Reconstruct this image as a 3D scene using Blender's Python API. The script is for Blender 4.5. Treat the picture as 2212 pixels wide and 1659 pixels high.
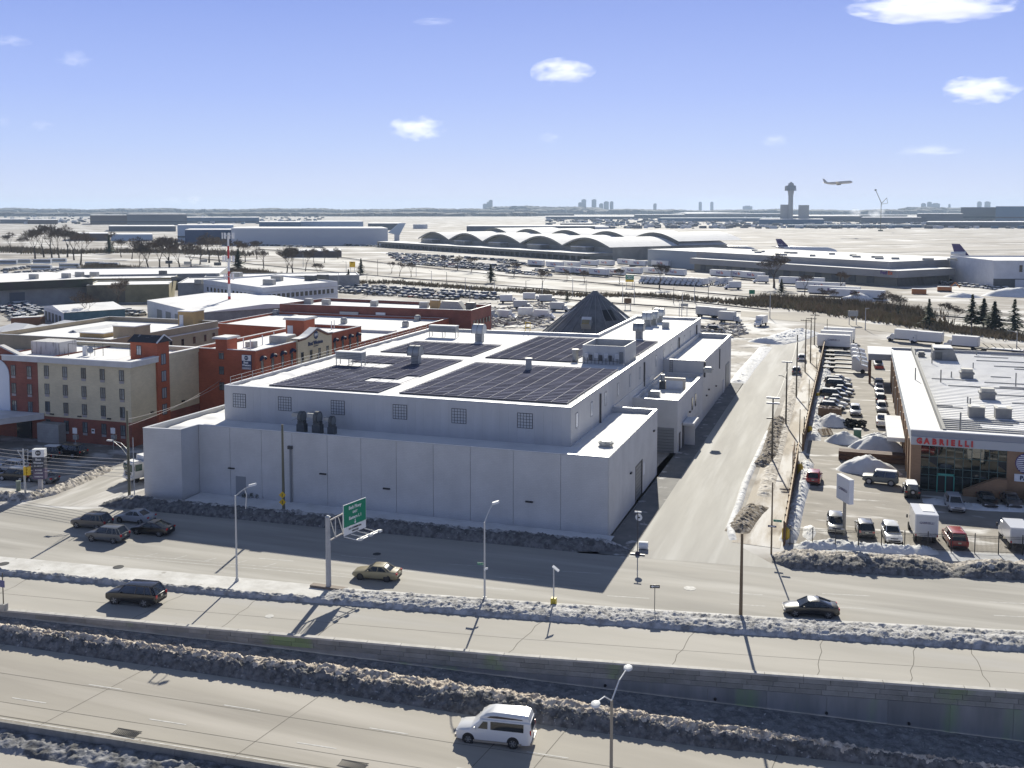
import bpy, bmesh, math, random
import numpy as np
from mathutils import Vector, Matrix
random.seed(7)
for o in list(bpy.data.objects): bpy.data.objects.remove(o)
SC = bpy.context.scene
COL = SC.collection
rad = math.radians
# ------------------------------------------------------------------ camera, sky, sun, exposure
H = 37.5; PITCH = rad(4.3); FPX = 2200*math.cos(PITCH); YAW = rad(18.8)
CAM = (26.264, -111.173, H)
PV = 452.0 + FPX*math.tan(PITCH)
cd = bpy.data.cameras.new('camera'); cam = bpy.data.objects.new('camera', cd); COL.objects.link(cam)
cam.location = CAM; cam.rotation_euler = (rad(90)-PITCH, 0, YAW)
cd.sensor_fit = 'HORIZONTAL'; cd.sensor_width = 36.0; cd.lens = 36.0*FPX/2212.0
cd.shift_x = 0.0; cd.shift_y = -(829.5-PV)/2212.0
cd.clip_start = 1.0; cd.clip_end = 60000.0
SC.camera = cam
SUN_EL, SUN_AZ = rad(29.0), rad(11.7)      # azimuth measured to the left of the building axis
sdir = Vector((-math.sin(SUN_AZ)*math.cos(SUN_EL), math.cos(SUN_AZ)*math.cos(SUN_EL), math.sin(SUN_EL)))
W = bpy.data.worlds.new('World'); SC.world = W; W.use_nodes = True
nt = W.node_tree; nt.nodes.clear()
out = nt.nodes.new('ShaderNodeOutputWorld')
sky = nt.nodes.new('ShaderNodeTexSky'); sky.sky_type = 'NISHITA'; sky.sun_disc = False
sky.sun_elevation = SUN_EL; sky.sun_rotation = -SUN_AZ; sky.altitude = 30; sky.dust_density = 0.6; sky.air_density = 1.0
b1 = nt.nodes.new('ShaderNodeBackground'); b1.inputs[1].default_value = 0.05
nt.links.new(sky.outputs[0], b1.inputs[0])
tc = nt.nodes.new('ShaderNodeTexCoord'); sx = nt.nodes.new('ShaderNodeSeparateXYZ')
nt.links.new(tc.outputs['Generated'], sx.inputs[0])
rp = nt.nodes.new('ShaderNodeValToRGB'); nt.links.new(sx.outputs[2], rp.inputs[0])
def s2l(c): return tuple(((x/255.0)/12.92 if x/255.0 <= .04045 else ((x/255.0+.055)/1.055)**2.4) for x in c)
stops = [(0.0,(216,226,248)),(0.02,(206,219,250)),(0.06,(188,208,253)),(0.11,(170,192,252)),(0.19,(146,170,240)),(0.36,(116,136,182)),(0.55,(96,112,146)),(1.0,(82,95,120))]
els = rp.color_ramp.elements
while len(els) < len(stops): els.new(0.5)
for e, (p, c) in zip(els, stops):
 e.position = p; e.color = s2l(c)+(1,)
b2 = nt.nodes.new('ShaderNodeBackground'); b2.inputs[1].default_value = 0.64
nt.links.new(rp.outputs[0], b2.inputs[0])
mx = nt.nodes.new('ShaderNodeMixShader'); mx.inputs[0].default_value = 0.95
nt.links.new(b1.outputs[0], mx.inputs[1]); nt.links.new(b2.outputs[0], mx.inputs[2]); nt.links.new(mx.outputs[0], out.inputs[0])
sl = bpy.data.lights.new('sun', 'SUN'); sl.energy = 4.6; sl.angle = rad(0.5); sl.color = (1.0, 0.95, 0.83)
so = bpy.data.objects.new('sun', sl); COL.objects.link(so); so.rotation_euler = sdir.to_track_quat('Z','Y').to_euler()
so.location = (0, 0, 300)
SC.view_settings.view_transform = 'Standard'; SC.view_settings.look = 'None'
SC.view_settings.exposure = 0.65; SC.view_settings.gamma = 1.0; SC.view_settings.use_curve_mapping = False
SC.render.engine = 'CYCLES'
SC.cycles.use_denoising = True; SC.cycles.max_bounces = 5; SC.cycles.diffuse_bounces = 2; SC.cycles.glossy_bounces = 2
SC.cycles.transmission_bounces = 3; SC.cycles.volume_bounces = 2; SC.cycles.transparent_max_bounces = 6
SC.cycles.sample_clamp_indirect = 4.0
# ------------------------------------------------------------------ survey helpers: where a sight line of the photograph meets a level or a wall plane
CA, SA, CP, SP = math.cos(YAW), math.sin(YAW), math.cos(PITCH), math.sin(PITCH)
def ray(u, v):
 x = u-1106.0; up = (PV-v)*CP-FPX*SP; fw = FPX*CP+(PV-v)*SP
 return (x*CA-fw*SA, x*SA+fw*CA, up)
def at(u, v, z=0.0):
 r = ray(u, v); k = (z-H)/r[2]; return (CAM[0]+r[0]*k, CAM[1]+r[1]*k)
def onX(u, v, X):
 r = ray(u, v); k = (X-CAM[0])/r[0]; return (CAM[1]+r[1]*k, H+r[2]*k)
def onY(u, v, Y):
 r = ray(u, v); k = (Y-CAM[1])/r[1]; return (CAM[0]+r[0]*k, H+r[2]*k)
def zat(u, v, x, y):                       # height of the point above (x, y) seen at row v
 r = ray(u, v); k = math.hypot(x-CAM[0], y-CAM[1])/math.hypot(r[0], r[1]); return H+r[2]*k
# ------------------------------------------------------------------ materials
MATS = {}
def mat(name, col, rough=0.8, col2=None, sc=1.0, st=(1,1,1), amt=1.0, lo=.35, hi=.65, bump=0.0, bsc=None, metal=0.0, spec=0.5, rnd=0.0, coord='Object', detail=4.0, emit=None, alpha=None, col3=None, sc3=1.0, st3=None, coat=0.0, lo3=.45, hi3=.65):
 if name in MATS: return MATS[name]
 m = bpy.data.materials.new(name); m.use_nodes = True; MATS[name] = m
 n = m.node_tree; b = n.nodes['Principled BSDF']; L = n.links.new
 b.inputs['Roughness'].default_value = rough; b.inputs['Metallic'].default_value = metal
 b.inputs['Specular IOR Level'].default_value = spec; b.inputs['Coat Weight'].default_value = coat
 b.inputs['Base Color'].default_value = tuple(col)+(1,)
 m.diffuse_color = tuple(col)+(1,)
 cur = None; vec = None
 if col2 or bump or col3:
  if coord == 'World':
   g = n.nodes.new('ShaderNodeNewGeometry'); src = g.outputs['Position']
  else:
   t = n.nodes.new('ShaderNodeTexCoord'); src = t.outputs['Object']
  def mapped(st_):
   mp = n.nodes.new('ShaderNodeMapping'); mp.inputs['Scale'].default_value = st_; L(src, mp.inputs[0]); return mp.outputs[0]
  vec = mapped(st)
 if col2:
  no = n.nodes.new('ShaderNodeTexNoise'); no.inputs['Scale'].default_value = sc; no.inputs['Detail'].default_value = detail; no.inputs['Roughness'].default_value = .6
  L(vec, no.inputs['Vector'])
  mr = n.nodes.new('ShaderNodeMapRange'); mr.inputs[1].default_value = lo; mr.inputs[2].default_value = hi; mr.inputs[3].default_value = 0; mr.inputs[4].default_value = amt
  L(no.outputs[0], mr.inputs[0])
  mi = n.nodes.new('ShaderNodeMix'); mi.data_type = 'RGBA'; mi.inputs[6].default_value = tuple(col)+(1,); mi.inputs[7].default_value = tuple(col2)+(1,)
  L(mr.outputs[0], mi.inputs[0]); cur = mi.outputs[2]
 if col3:
  no3 = n.nodes.new('ShaderNodeTexNoise'); no3.inputs['Scale'].default_value = sc3; no3.inputs['Detail'].default_value = 5
  L(mapped(st3 or st), no3.inputs['Vector'])
  mr3 = n.nodes.new('ShaderNodeMapRange'); mr3.inputs[1].default_value = lo3; mr3.inputs[2].default_value = hi3
  L(no3.outputs[0], mr3.inputs[0])
  m3 = n.nodes.new('ShaderNodeMix'); m3.data_type = 'RGBA'; m3.inputs[6].default_value = tuple(col)+(1,); m3.inputs[7].default_value = tuple(col3)+(1,)
  if cur is not None: L(cur, m3.inputs[6])
  L(mr3.outputs[0], m3.inputs[0]); cur = m3.outputs[2]
 if rnd:
  oi = n.nodes.new('ShaderNodeObjectInfo'); mr2 = n.nodes.new('ShaderNodeMapRange'); mr2.inputs[3].default_value = 1-rnd; mr2.inputs[4].default_value = 1+rnd
  L(oi.outputs['Random'], mr2.inputs[0])
  mu = n.nodes.new('ShaderNodeMix'); mu.data_type = 'RGBA'; mu.blend_type = 'MULTIPLY'; mu.inputs[0].default_value = 1
  mu.inputs[6].default_value = tuple(col)+(1,)
  if cur is not None: L(cur, mu.inputs[6])
  L(mr2.outputs[0], mu.inputs[7]); cur = mu.outputs[2]
 if cur is not None: L(cur, b.inputs['Base Color'])
 if bump:
  nb = n.nodes.new('ShaderNodeTexNoise'); nb.inputs['Scale'].default_value = bsc or sc*4; nb.inputs['Detail'].default_value = 6; L(vec, nb.inputs['Vector'])
  bp = n.nodes.new('ShaderNodeBump'); bp.inputs['Strength'].default_value = bump; bp.inputs['Distance'].default_value = 0.1
  L(nb.outputs[0], bp.inputs['Height']); L(bp.outputs[0], b.inputs['Normal'])
 if emit:
  b.inputs['Emission Color'].default_value = tuple(emit[0])+(1,); b.inputs['Emission Strength'].default_value = emit[1]
 return m
def brickmat(name, c1, c2, mortar, bw=.4, bh=.2, msz=.012, rough=.85, axis='xz', noise=.25, dirt=None):
 if name in MATS: return MATS[name]
 m = bpy.data.materials.new(name); m.use_nodes = True; MATS[name] = m
 n = m.node_tree; b = n.nodes['Principled BSDF']; L = n.links.new; b.inputs['Roughness'].default_value = rough
 g = n.nodes.new('ShaderNodeNewGeometry'); s = n.nodes.new('ShaderNodeSeparateXYZ'); L(g.outputs['Position'], s.inputs[0])
 ad = n.nodes.new('ShaderNodeMath'); ad.operation = 'ADD'; L(s.outputs[0], ad.inputs[0]); L(s.outputs[1], ad.inputs[1])
 c = n.nodes.new('ShaderNodeCombineXYZ'); L(ad.outputs[0], c.inputs[0]); L(s.outputs[2], c.inputs[1])
 bt = n.nodes.new('ShaderNodeTexBrick'); L(c.outputs[0], bt.inputs['Vector'])
 bt.inputs['Color1'].default_value = tuple(c1)+(1,); bt.inputs['Color2'].default_value = tuple(c2)+(1,); bt.inputs['Mortar'].default_value = tuple(mortar)+(1,)
 bt.inputs['Scale'].default_value = 1; bt.inputs['Mortar Size'].default_value = msz; bt.inputs['Brick Width'].default_value = bw; bt.inputs['Row Height'].default_value = bh
 no = n.nodes.new('ShaderNodeTexNoise'); no.inputs['Scale'].default_value = .35; no.inputs['Detail'].default_value = 6; L(g.outputs['Position'], no.inputs['Vector'])
 mr = n.nodes.new('ShaderNodeMapRange'); mr.inputs[1].default_value = .3; mr.inputs[2].default_value = .7; mr.inputs[3].default_value = 1-noise; mr.inputs[4].default_value = 1+noise*.4
 L(no.outputs[0], mr.inputs[0])
 mu = n.nodes.new('ShaderNodeMix'); mu.data_type = 'RGBA'; mu.blend_type = 'MULTIPLY'; mu.inputs[0].default_value = 1
 L(bt.outputs[0], mu.inputs[6]); L(mr.outputs[0], mu.inputs[7]); L(mu.outputs[2], b.inputs['Base Color'])
 return m
SNOW = mat('snow', (.74,.74,.735), .85, col2=(.58,.575,.56), sc=.25, lo=.45, hi=.75, bump=.25, bsc=2.0, coord='World')
SNOWR = mat('roof snow', (.77,.765,.755), .85, col2=(.64,.64,.635), sc=.16, lo=.5, hi=.75, bump=.15, bsc=1.2, coord='World')
SNOWD = mat('dirty snow', (.62,.58,.52), .9, col2=(.30,.26,.21), sc=.9, lo=.42, hi=.68, bump=.5, bsc=5, coord='World')
SNOWG = mat('grey snow', (.48,.48,.48), .9, col2=(.22,.22,.22), sc=1.1, lo=.4, hi=.7, bump=.6, bsc=6, coord='World', col3=(.75,.75,.74), sc3=2.2, lo3=.62, hi3=.70)
ASPH = mat('salted asphalt', (.39,.368,.325), .9, col2=(.285,.27,.24), sc=.10, st=(.35,2.2,1), lo=.35, hi=.7, bump=.1, bsc=8, coord='World', col3=(.50,.48,.435), sc3=.22, st3=(.12,1.6,1), lo3=.5, hi3=.75)
CONC = mat('salted concrete road', (.405,.375,.32), .9, col2=(.31,.285,.245), sc=.09, st=(.3,2.0,1), lo=.35, hi=.7, bump=.1, bsc=8, coord='World', col3=(.49,.455,.40), sc3=.2, st3=(.1,1.4,1), lo3=.5, hi3=.75)
CONC2 = mat('ramp concrete', (.44,.415,.365), .9, col2=(.35,.33,.29), sc=.1, st=(.3,2.0,1), lo=.35, hi=.7, bump=.1, bsc=8, coord='World', col3=(.42,.405,.38), sc3=.2, st3=(.1,1.4,1), lo3=.5, hi3=.75)
STREET = mat('salted side street', (.44,.425,.385), .9, col2=(.34,.325,.295), sc=.12, st=(2.4,.25,1), lo=.35, hi=.7, bump=.1, bsc=8, coord='World', col3=(.53,.52,.485), sc3=.25, st3=(1.8,.12,1), lo3=.5, hi3=.75)
LOT = mat('lot pavement', (.33,.30,.26), .9, col2=(.235,.215,.185), sc=.2, st=(.6,1.5,1), lo=.35, hi=.65, bump=.2, bsc=6, coord='World', col3=(.62,.60,.57), sc3=.35, st3=(.4,1.2,1), lo3=.58, hi3=.66)
DARK = mat('dark asphalt', (.07,.07,.07), .9, col2=(.04,.04,.04), sc=1.0)
PAINT = mat('road paint', (.60,.59,.56), .8, col2=(.40,.39,.36), sc=2.0, coord='World')
GALV = mat('galvanised steel', (.42,.43,.44), .5, metal=.3, col2=(.34,.35,.36), sc=2)
WOODP = mat('weathered pole wood', (.17,.145,.105), .9, col2=(.10,.09,.065), sc=1.5, st=(6,6,.5))
BLACK = mat('black paint', (.02,.02,.022), .5)
CONCW = mat('wall concrete', (.34,.335,.32), .9, col2=(.24,.24,.225), sc=.5, lo=.35, hi=.7, bump=.2, bsc=6, coord='World', rnd=.10)
# ------------------------------------------------------------------ mesh and object helpers
class MB:
 def __init__(s): s.v = []; s.f = []; s.m = []
 def add(s, vs, fs, mi=0):
  o = len(s.v); s.v += [tuple(p) for p in vs]
  for f in fs: s.f.append(tuple(i+o for i in f)); s.m.append(mi)
  return s
 def box(s, x0, x1, y0, y1, z0, z1, mi=0):
  vs = [(x0,y0,z0),(x1,y0,z0),(x1,y1,z0),(x0,y1,z0),(x0,y0,z1),(x1,y0,z1),(x1,y1,z1),(x0,y1,z1)]
  return s.add(vs, [(0,3,2,1),(4,5,6,7),(0,1,5,4),(1,2,6,5),(2,3,7,6),(3,0,4,7)], mi)
 def obox(s, c, size, rz=0, mi=0, M=None):
  hx, hy, hz = size[0]/2, size[1]/2, size[2]/2
  vs = [Vector(p) for p in [(-hx,-hy,-hz),(hx,-hy,-hz),(hx,hy,-hz),(-hx,hy,-hz),(-hx,-hy,hz),(hx,-hy,hz),(hx,hy,hz),(-hx,hy,hz)]]
  R = M or Matrix.Rotation(rz, 3, 'Z')
  return s.add([R @ p + Vector(c) for p in vs], [(0,3,2,1),(4,5,6,7),(0,1,5,4),(1,2,6,5),(2,3,7,6),(3,0,4,7)], mi)
 def prism(s, poly, z0, z1, mi=0, cap=True, capm=None):
  n = len(poly)
  ar = sum(poly[i][0]*poly[(i+1)%n][1]-poly[(i+1)%n][0]*poly[i][1] for i in range(n))
  if ar < 0: poly = poly[::-1]
  vs = [(p[0],p[1],z0) for p in poly]+[(p[0],p[1],z1) for p in poly]
  s.add(vs, [(i,(i+1)%n,n+(i+1)%n,n+i) for i in range(n)], mi)
  if cap: s.add(vs, [tuple(range(n-1,-1,-1)), tuple(range(n,2*n))], mi if capm is None else capm)
  return s
 def tube(s, p0, p1, r0, r1=None, n=8, mi=0, cap=True):
  r1 = r0 if r1 is None else r1
  p0, p1 = Vector(p0), Vector(p1); d = (p1-p0)
  if d.length < 1e-6: return s
  d.normalize(); a = d.orthogonal().normalized(); b = d.cross(a)
  vs = [p0+(a*math.cos(2*math.pi*i/n)+b*math.sin(2*math.pi*i/n))*r0 for i in range(n)]
  vs += [p1+(a*math.cos(2*math.pi*i/n)+b*math.sin(2*math.pi*i/n))*r1 for i in range(n)]
  s.add(vs, [(i,(i+1)%n,n+(i+1)%n,n+i) for i in range(n)], mi)
  if cap: s.add(vs, [tuple(range(n-1,-1,-1)), tuple(range(n,2*n))], mi)
  return s
 def path(s, pts, r, n=6, mi=0):
  for a, b in zip(pts[:-1], pts[1:]): s.tube(a, b, r, r, n, mi)
  return s
 def quad(s, a, b, c, d, mi=0): return s.add([a,b,c,d], [(0,1,2,3)], mi)
 def loft(s, rings, mi=0, cap=True):
  n = len(rings[0]); vs = [p for r in rings for p in r]; fs = []
  for k in range(len(rings)-1):
   for i in range(n): fs.append((k*n+i, k*n+(i+1)%n, (k+1)*n+(i+1)%n, (k+1)*n+i))
  if cap: fs += [tuple(range(n-1,-1,-1)), tuple(range((len(rings)-1)*n, len(rings)*n))]
  return s.add(vs, fs, mi)
 def mesh(s, name, mats, smooth=None):
  me = bpy.data.meshes.new(name); me.from_pydata(s.v, [], s.f)
  for m in (mats if isinstance(mats, (list, tuple)) else [mats]): me.materials.append(m)
  me.polygons.foreach_set('material_index', s.m)
  if smooth is not None:
   me.shade_smooth(); me.set_sharp_from_angle(angle=rad(smooth))
  me.update(); return me
 def obj(s, name, mats, parent=None, smooth=None, **k):
  return link(name, s.mesh(name, mats, smooth), parent, **k)
def link(name, me, parent=None, loc=None, rz=0, **k):
 o = bpy.data.objects.new(name, me); COL.objects.link(o)
 if parent is not None: o.parent = parent
 if loc is not None: o.location = loc
 if rz: o.rotation_euler = (0, 0, rz)
 for a, b in k.items(): o[a] = b
 return o
def thing(name, label, cat, loc=(0,0,0), rz=0, group=None):
 o = bpy.data.objects.new(name, None); COL.objects.link(o); o.location = loc; o.rotation_euler = (0,0,rz); o.empty_display_size = .3
 o['label'] = label; o['category'] = cat
 if group: o['group'] = group
 return o
def tag(o, label, cat, group=None):
 o['label'] = label; o['category'] = cat
 if group: o['group'] = group
 return o
def struct(o, label=None):
 o['kind'] = 'structure'
 if label: o['label'] = label
 return o
def stuff(o, label=None):
 o['kind'] = 'stuff'
 if label: o['label'] = label
 return o
def sheet(name, poly, z, m, parent=None, kind='structure', th=None):
 mb = MB(); n = len(poly)
 ar = sum(poly[i][0]*poly[(i+1)%n][1]-poly[(i+1)%n][0]*poly[i][1] for i in range(n))
 if ar < 0: poly = poly[::-1]
 if th: mb.prism(poly, z-th, z)
 else: mb.add([(p[0],p[1],z if len(p) < 3 else p[2]) for p in poly], [tuple(range(n))])
 o = mb.obj(name, m, parent)
 if kind and parent is None: o['kind'] = kind
 return o
def _hash(ix, iy, seed):
 h = (ix.astype(np.int64)*374761393 + iy.astype(np.int64)*668265263 + seed*1442695041) & 0xffffffff
 h = ((h ^ (h >> 13))*1274126177) & 0xffffffff
 return ((h ^ (h >> 16)) & 0xffff)/65535.0
def vnoise(x, y, seed=0):
 x = np.asarray(x, float); y = np.asarray(y, float)
 ix, iy = np.floor(x), np.floor(y); fx, fy = x-ix, y-iy; fx = fx*fx*(3-2*fx); fy = fy*fy*(3-2*fy)
 a = _hash(ix,iy,seed); b = _hash(ix+1,iy,seed); c = _hash(ix,iy+1,seed); d = _hash(ix+1,iy+1,seed)
 return (a*(1-fx)+b*fx)*(1-fy)+(c*(1-fx)+d*fx)*fy
def fbm(x, y, seed=0, o=4):
 t = 0; a = .5
 for k in range(o):
  t = t+a*vnoise(x*2**k, y*2**k, seed+k*17); a *= .5
 return t
def grid_mesh(name, X, Y, Z, mats, mi=None):
 nu, nv = X.shape
 me = bpy.data.meshes.new(name)
 vs = np.stack([X, Y, Z], -1).reshape(-1, 3)
 idx = np.arange(nu*nv).reshape(nu, nv)
 f = np.stack([idx[:-1,:-1], idx[1:,:-1], idx[1:,1:], idx[:-1,1:]], -1).reshape(-1, 4)
 p = vs[f[0]]; nrm = np.cross(p[1]-p[0], p[2]-p[0])
 if nrm[2] < 0: f = f[:, ::-1]
 me.vertices.add(len(vs)); me.vertices.foreach_set('co', vs.ravel())
 me.loops.add(f.size); me.loops.foreach_set('vertex_index', f.ravel().astype(np.int32))
 me.polygons.add(len(f)); me.polygons.foreach_set('loop_start', np.arange(0, f.size, 4, dtype=np.int32))
 try: me.polygons.foreach_set('loop_total', np.full(len(f), 4, dtype=np.int32))
 except Exception: pass
 for m in (mats if isinstance(mats, (list, tuple)) else [mats]): me.materials.append(m)
 if mi is not None: me.polygons.foreach_set('material_index', mi.ravel().astype(np.int32))
 me.update(calc_edges=True); me.validate()
 return me
TXT = {}
def text_mesh(s, size, m, ext=.03, bold=0.0):
 key = (s, size, m.name, ext, bold)
 if key in TXT: return TXT[key]
 cu = bpy.data.curves.new('t', 'FONT'); cu.body = s; cu.size = size; cu.extrude = ext; cu.align_x = 'CENTER'; cu.align_y = 'CENTER'; cu.offset = bold; cu.resolution_u = 2
 ob = bpy.data.objects.new('t', cu); COL.objects.link(ob)
 dg = bpy.context.evaluated_depsgraph_get()
 me = bpy.data.meshes.new_from_object(ob.evaluated_get(dg)); me.materials.clear(); me.materials.append(m)
 bpy.data.objects.remove(ob); TXT[key] = me; return me
def text(name, s, size, loc, face, m, parent=None, ext=.03, bold=0.0, sx=1.0):
 """face: yaw of the outward normal's wall: 0 faces -Y, 90 faces +X"""
 o = link(name, text_mesh(s, size, m, ext, bold), parent)
 o.rotation_euler = (rad(90), 0, rad(face)); o.location = loc; o.scale = (sx, 1, 1)
 return o
def lerp_poly(pts):
 xs = [p[0] for p in pts]; ys = [p[1] for p in pts]
 i = np.argsort(xs); xs = np.array(xs)[i]; ys = np.array(ys)[i]
 def f(x):
  x = np.asarray(x, float); y = np.interp(x, xs, ys)
  y = np.where(x < xs[0], ys[0]+(x-xs[0])*(ys[1]-ys[0])/(xs[1]-xs[0]), y)
  y = np.where(x > xs[-1], ys[-1]+(x-xs[-1])*(ys[-1]-ys[-2])/(xs[-1]-xs[-2]), y)
  return y
 return f
# ------------------------------------------------------------------ the setting: ground and roads
yE = lerp_poly([(-48.7,-39.3),(-23.2,-36.0),(-.3,-33.1),(20.3,-29.7),(39.3,-26.5)])      # top edge of the retaining wall
yF = lerp_poly([(-56.6,-31.5),(-28.1,-28.5),(-3,-25.2),(19.6,-21.6),(40.5,-17.8)])       # near edge of the median
yG = lerp_poly([(-60.5,-27.6),(-30.6,-24.5),(-19.4,-23.6),(-4.3,-21.4),(19.3,-17.6),(41.1,-13.4)])  # far edge of the median
zB = lerp_poly([(-120,.1),(-48.7,-.4),(-23.2,-1.0),(-.3,-1.7),(20.3,-2.7),(39.3,-3.75),(90,-6.2)])  # foot of the retaining wall
zR = lerp_poly([(-120,-.6),(-48.7,-1.0),(-23.2,-1.6),(-.3,-2.3),(20.3,-3.2),(39.3,-4.3),(90,-6.7)]) # lower highway
def at_low(u, v, dz=0.0):
 z = -2.0
 for _ in range(12):
  x, y = at(u, v, z); z = float(zR(x))+dz
 return x, y
pb = [at_low(*p, .2) for p in [(0,1383),(553,1464),(1023,1537),(1168,1556),(1531,1607),(1859,1641)]]
yRd = lerp_poly(pb)                                                                         # plough ridge meets the lower highway
pc = [at_low(*p, 1.0) for p in [(0,1344),(553,1416),(828,1446),(1106,1486),(1381,1531),(1659,1573),(1859,1606),(2212,1652)]]
yRf = lerp_poly(pc)                                                                         # far side of the plough ridge
pd = [at_low(*p, .8) for p in [(0,1558),(225,1593.5),(450,1629)]]
yLW = lerp_poly(pd)                                                                         # low wall of the next carriageway
XS = np.arange(-170, 131, 3.0)
XF = np.arange(-75, 60, .11)
# ground: one sheet from the retaining wall to the horizon
GROUND = mat('snowy ground', (.66,.65,.63), .9, col2=(.25,.225,.195), sc=.02, st=(1,1.8,1), lo=.36, hi=.54, bump=.1, bsc=.5, coord='World', detail=8, col3=(.24,.22,.19), sc3=.05, st3=(.5,1.6,1), lo3=.60, hi3=.68)
gx = np.array([-13000,-9000,-5000,-3000,-1800,-1100,-700,-450,-300,-230]+list(range(-170,131,15))+[180,260,400,650,1000,1600,3000,5000,9000,13000], float)
gyl = [0, 8, 18, 30]+list(range(45,400,18))+[450,520,620,760,950,1200,1600,2200,3000,4200,6000,9000,11500,14000]
GXX = np.stack([gx]*len(gyl), 1); ge = np.clip(yE(gx)+.4, -60, 0); GYY = np.stack([ge*max(0, 1-k/30)+k for k in gyl], 1)
struct(link('ground', grid_mesh('ground', GXX, GYY, GXX*0, GROUND)))
def strip(name, fa, fb, z, m, xs=XS, zf=None, **k):
 X = np.stack([xs, xs], 1); Y = np.stack([fa(xs), fb(xs)], 1); Z = np.stack([zf(xs), zf(xs)], 1) if zf is not None else np.full_like(X, z)
 return struct(link(name, grid_mesh(name, X, Y, Z, m)))
ramp = strip('ramp_road', lambda x: yE(x)+.35, yF, .006, CONC2)
serv = strip('service_road', yG, lambda x: np.where(x < 14, np.where(x < -63, yG(x)+17.5, np.interp(x, [-63,-41,-9.6,-2.9,14], [-8.2,-7.2,-5.7,-5.4,-3.5])), np.interp(x, [14,27,43,130], [-2.8,-2.6,.6,17])), .006, ASPH)
low = strip('lower_highway', lambda x: yLW(x)+.3, yRd, 0, CONC, zf=zR)
opp = strip('opposite_highway', lambda x: yLW(x)-40, lambda x: yLW(x)-.3, 0, CONC, zf=lambda x: zR(x)-.05)
sheet('side_street', [(3.2,-6),(2.9,2),(3.3,30),(3.3,82),(3.9,166),(4.5,196),(12.8,196),(12.3,160),(12.6,62),(12.75,18),(12.9,7),(15,1.5),(19.5,-4),(-2,-6)], .012, STREET)
sheet('building_apron', [(.2,-5.5),(3.6,-5.5),(3.5,112),(.9,112)], .02, mat('apron asphalt', (.22,.215,.20), .9, col2=(.15,.145,.14), sc=.3, coord='World', col3=(.5,.49,.48), sc3=.5, lo3=.6, hi3=.68))
# side road on the left, running away beside the hotel lot
sheet('left_side_road', [(-64,-9),(-62.6,8),(-63,40),(-65,60),(-72.5,60),(-72,20),(-76,4),(-83,-6),(-100,-11),(-120,-14),(-120,-24)], .012, mat('slushy side road', (.42,.40,.36), .9, col2=(.30,.28,.25), sc=.2, st=(2,.3,1), coord='World', col3=(.55,.53,.5), sc3=.3))
sheet('dealer_lot', [(19.6,4.5),(60,12.5),(95,16),(95,200),(19.2,200)], .008, LOT)
# lane markings, joints and cracks are parts of their road
def dash(parent, x0, x1, f, z, w=.13, m=PAINT, zf=None, name='lane_dash'):
 xs = np.linspace(x0, x1, max(2, int(abs(x1-x0)/3)+2)); X = np.stack([xs,xs],1); yy = f(xs); Y = np.stack([yy-w/2, yy+w/2],1)
 Z = np.stack([zf(xs)+z, zf(xs)+z],1) if zf is not None else np.full_like(X, z)
 return link(name, grid_mesh(name, X, Y, Z, m), parent)
JOINT = mat('joint tar', (.13,.12,.10), .9)
lw = lambda k: (lambda x: yLW(x)+(yRd(x)-yLW(x))*k)
for k in range(-6, 9):
 for kk, off in ((.36, 0), (.64, 4.0)):
  a = k*12.2+off
  dash(low, a, a+3.1, lw(kk), .01, zf=zR)
dash(low, -90, 60, lw(.13), .008, w=.12, zf=zR, name='edge_line')
dash(low, -90, 60, lw(.30), .007, w=.05, m=JOINT, zf=zR, name='road_joint')
dash(low, -90, 60, lw(.62), .007, w=.05, m=JOINT, zf=zR, name='road_joint')
dash(low, -90, 60, lw(.155), .006, w=.12, m=JOINT, zf=zR, name='road_joint')
dash(ramp, -100, 80, lambda x: (yE(x)+yF(x))/2-.2, .011, w=.05, m=JOINT, name='road_joint')
def cross(parent, x0, fa, fb, sl, z, w=.05, zf=None, name='road_joint', m=JOINT, wob=0.0):
 ya, yb = float(fa(x0)), float(fb(x0)); n = 6
 mb = MB(); P = []
 for i in range(n+1):
  t = i/n; y = ya+(yb-ya)*t; x = x0+sl*(y-ya)+wob*math.sin(i*2.4+x0); zz = z+(float(zf(x)) if zf is not None else 0); P.append((x,y,zz))
 for a, b in zip(P[:-1], P[1:]): mb.quad((a[0]-w/2,a[1],a[2]),(a[0]+w/2,a[1],a[2]),(b[0]+w/2,b[1],b[2]),(b[0]-w/2,b[1],b[2]))
 return mb.obj(name, m, parent)
for x in (-62,-46,-31.5,-15.5,.5,4.5,20,36): cross(low, x, lw(.05), yRd, .12, .009, zf=zR)
for x in (-52,-36,-27,-18,-1,12.5,24,31,37): cross(ramp, x, lambda q: yE(q)+.4, yF, random.choice((.1,-.1,.02)), .012, w=.06, wob=.12)
sv = lambda d: (lambda x: yG(x)+d)
for x0, x1, d in [(24.2,28,3.6),(23.8,28.2,7.0),(39,43,3.6),(39,43,7.0),(15.3,18.3,5.8),(15.6,18.8,2.9),(54,58,3.6),(54,58,7),(-8,-4,6.1),(-20,-16,6.1),(-9,-5,3.0),(-34,-30,6.1),(-2,2,9),(-14,-10,9),(-26,-22,9),(4,8,3)]:
 dash(serv, x0, x1, sv(d), .012)
dash(serv, -50, -17, sv(3.1), .011, w=.10, name='edge_line'); dash(serv, -48, -20, sv(3.9), .011, w=.08, name='edge_line')
# painted turn arrows of the closed lane left of the cantilever sign
for x in (-46,-42.5,-39,-35.5,-32): cross(serv, x, sv(3.9), sv(5.2), .5, .013, w=.12, m=PAINT, name='arrow_mark')
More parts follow.
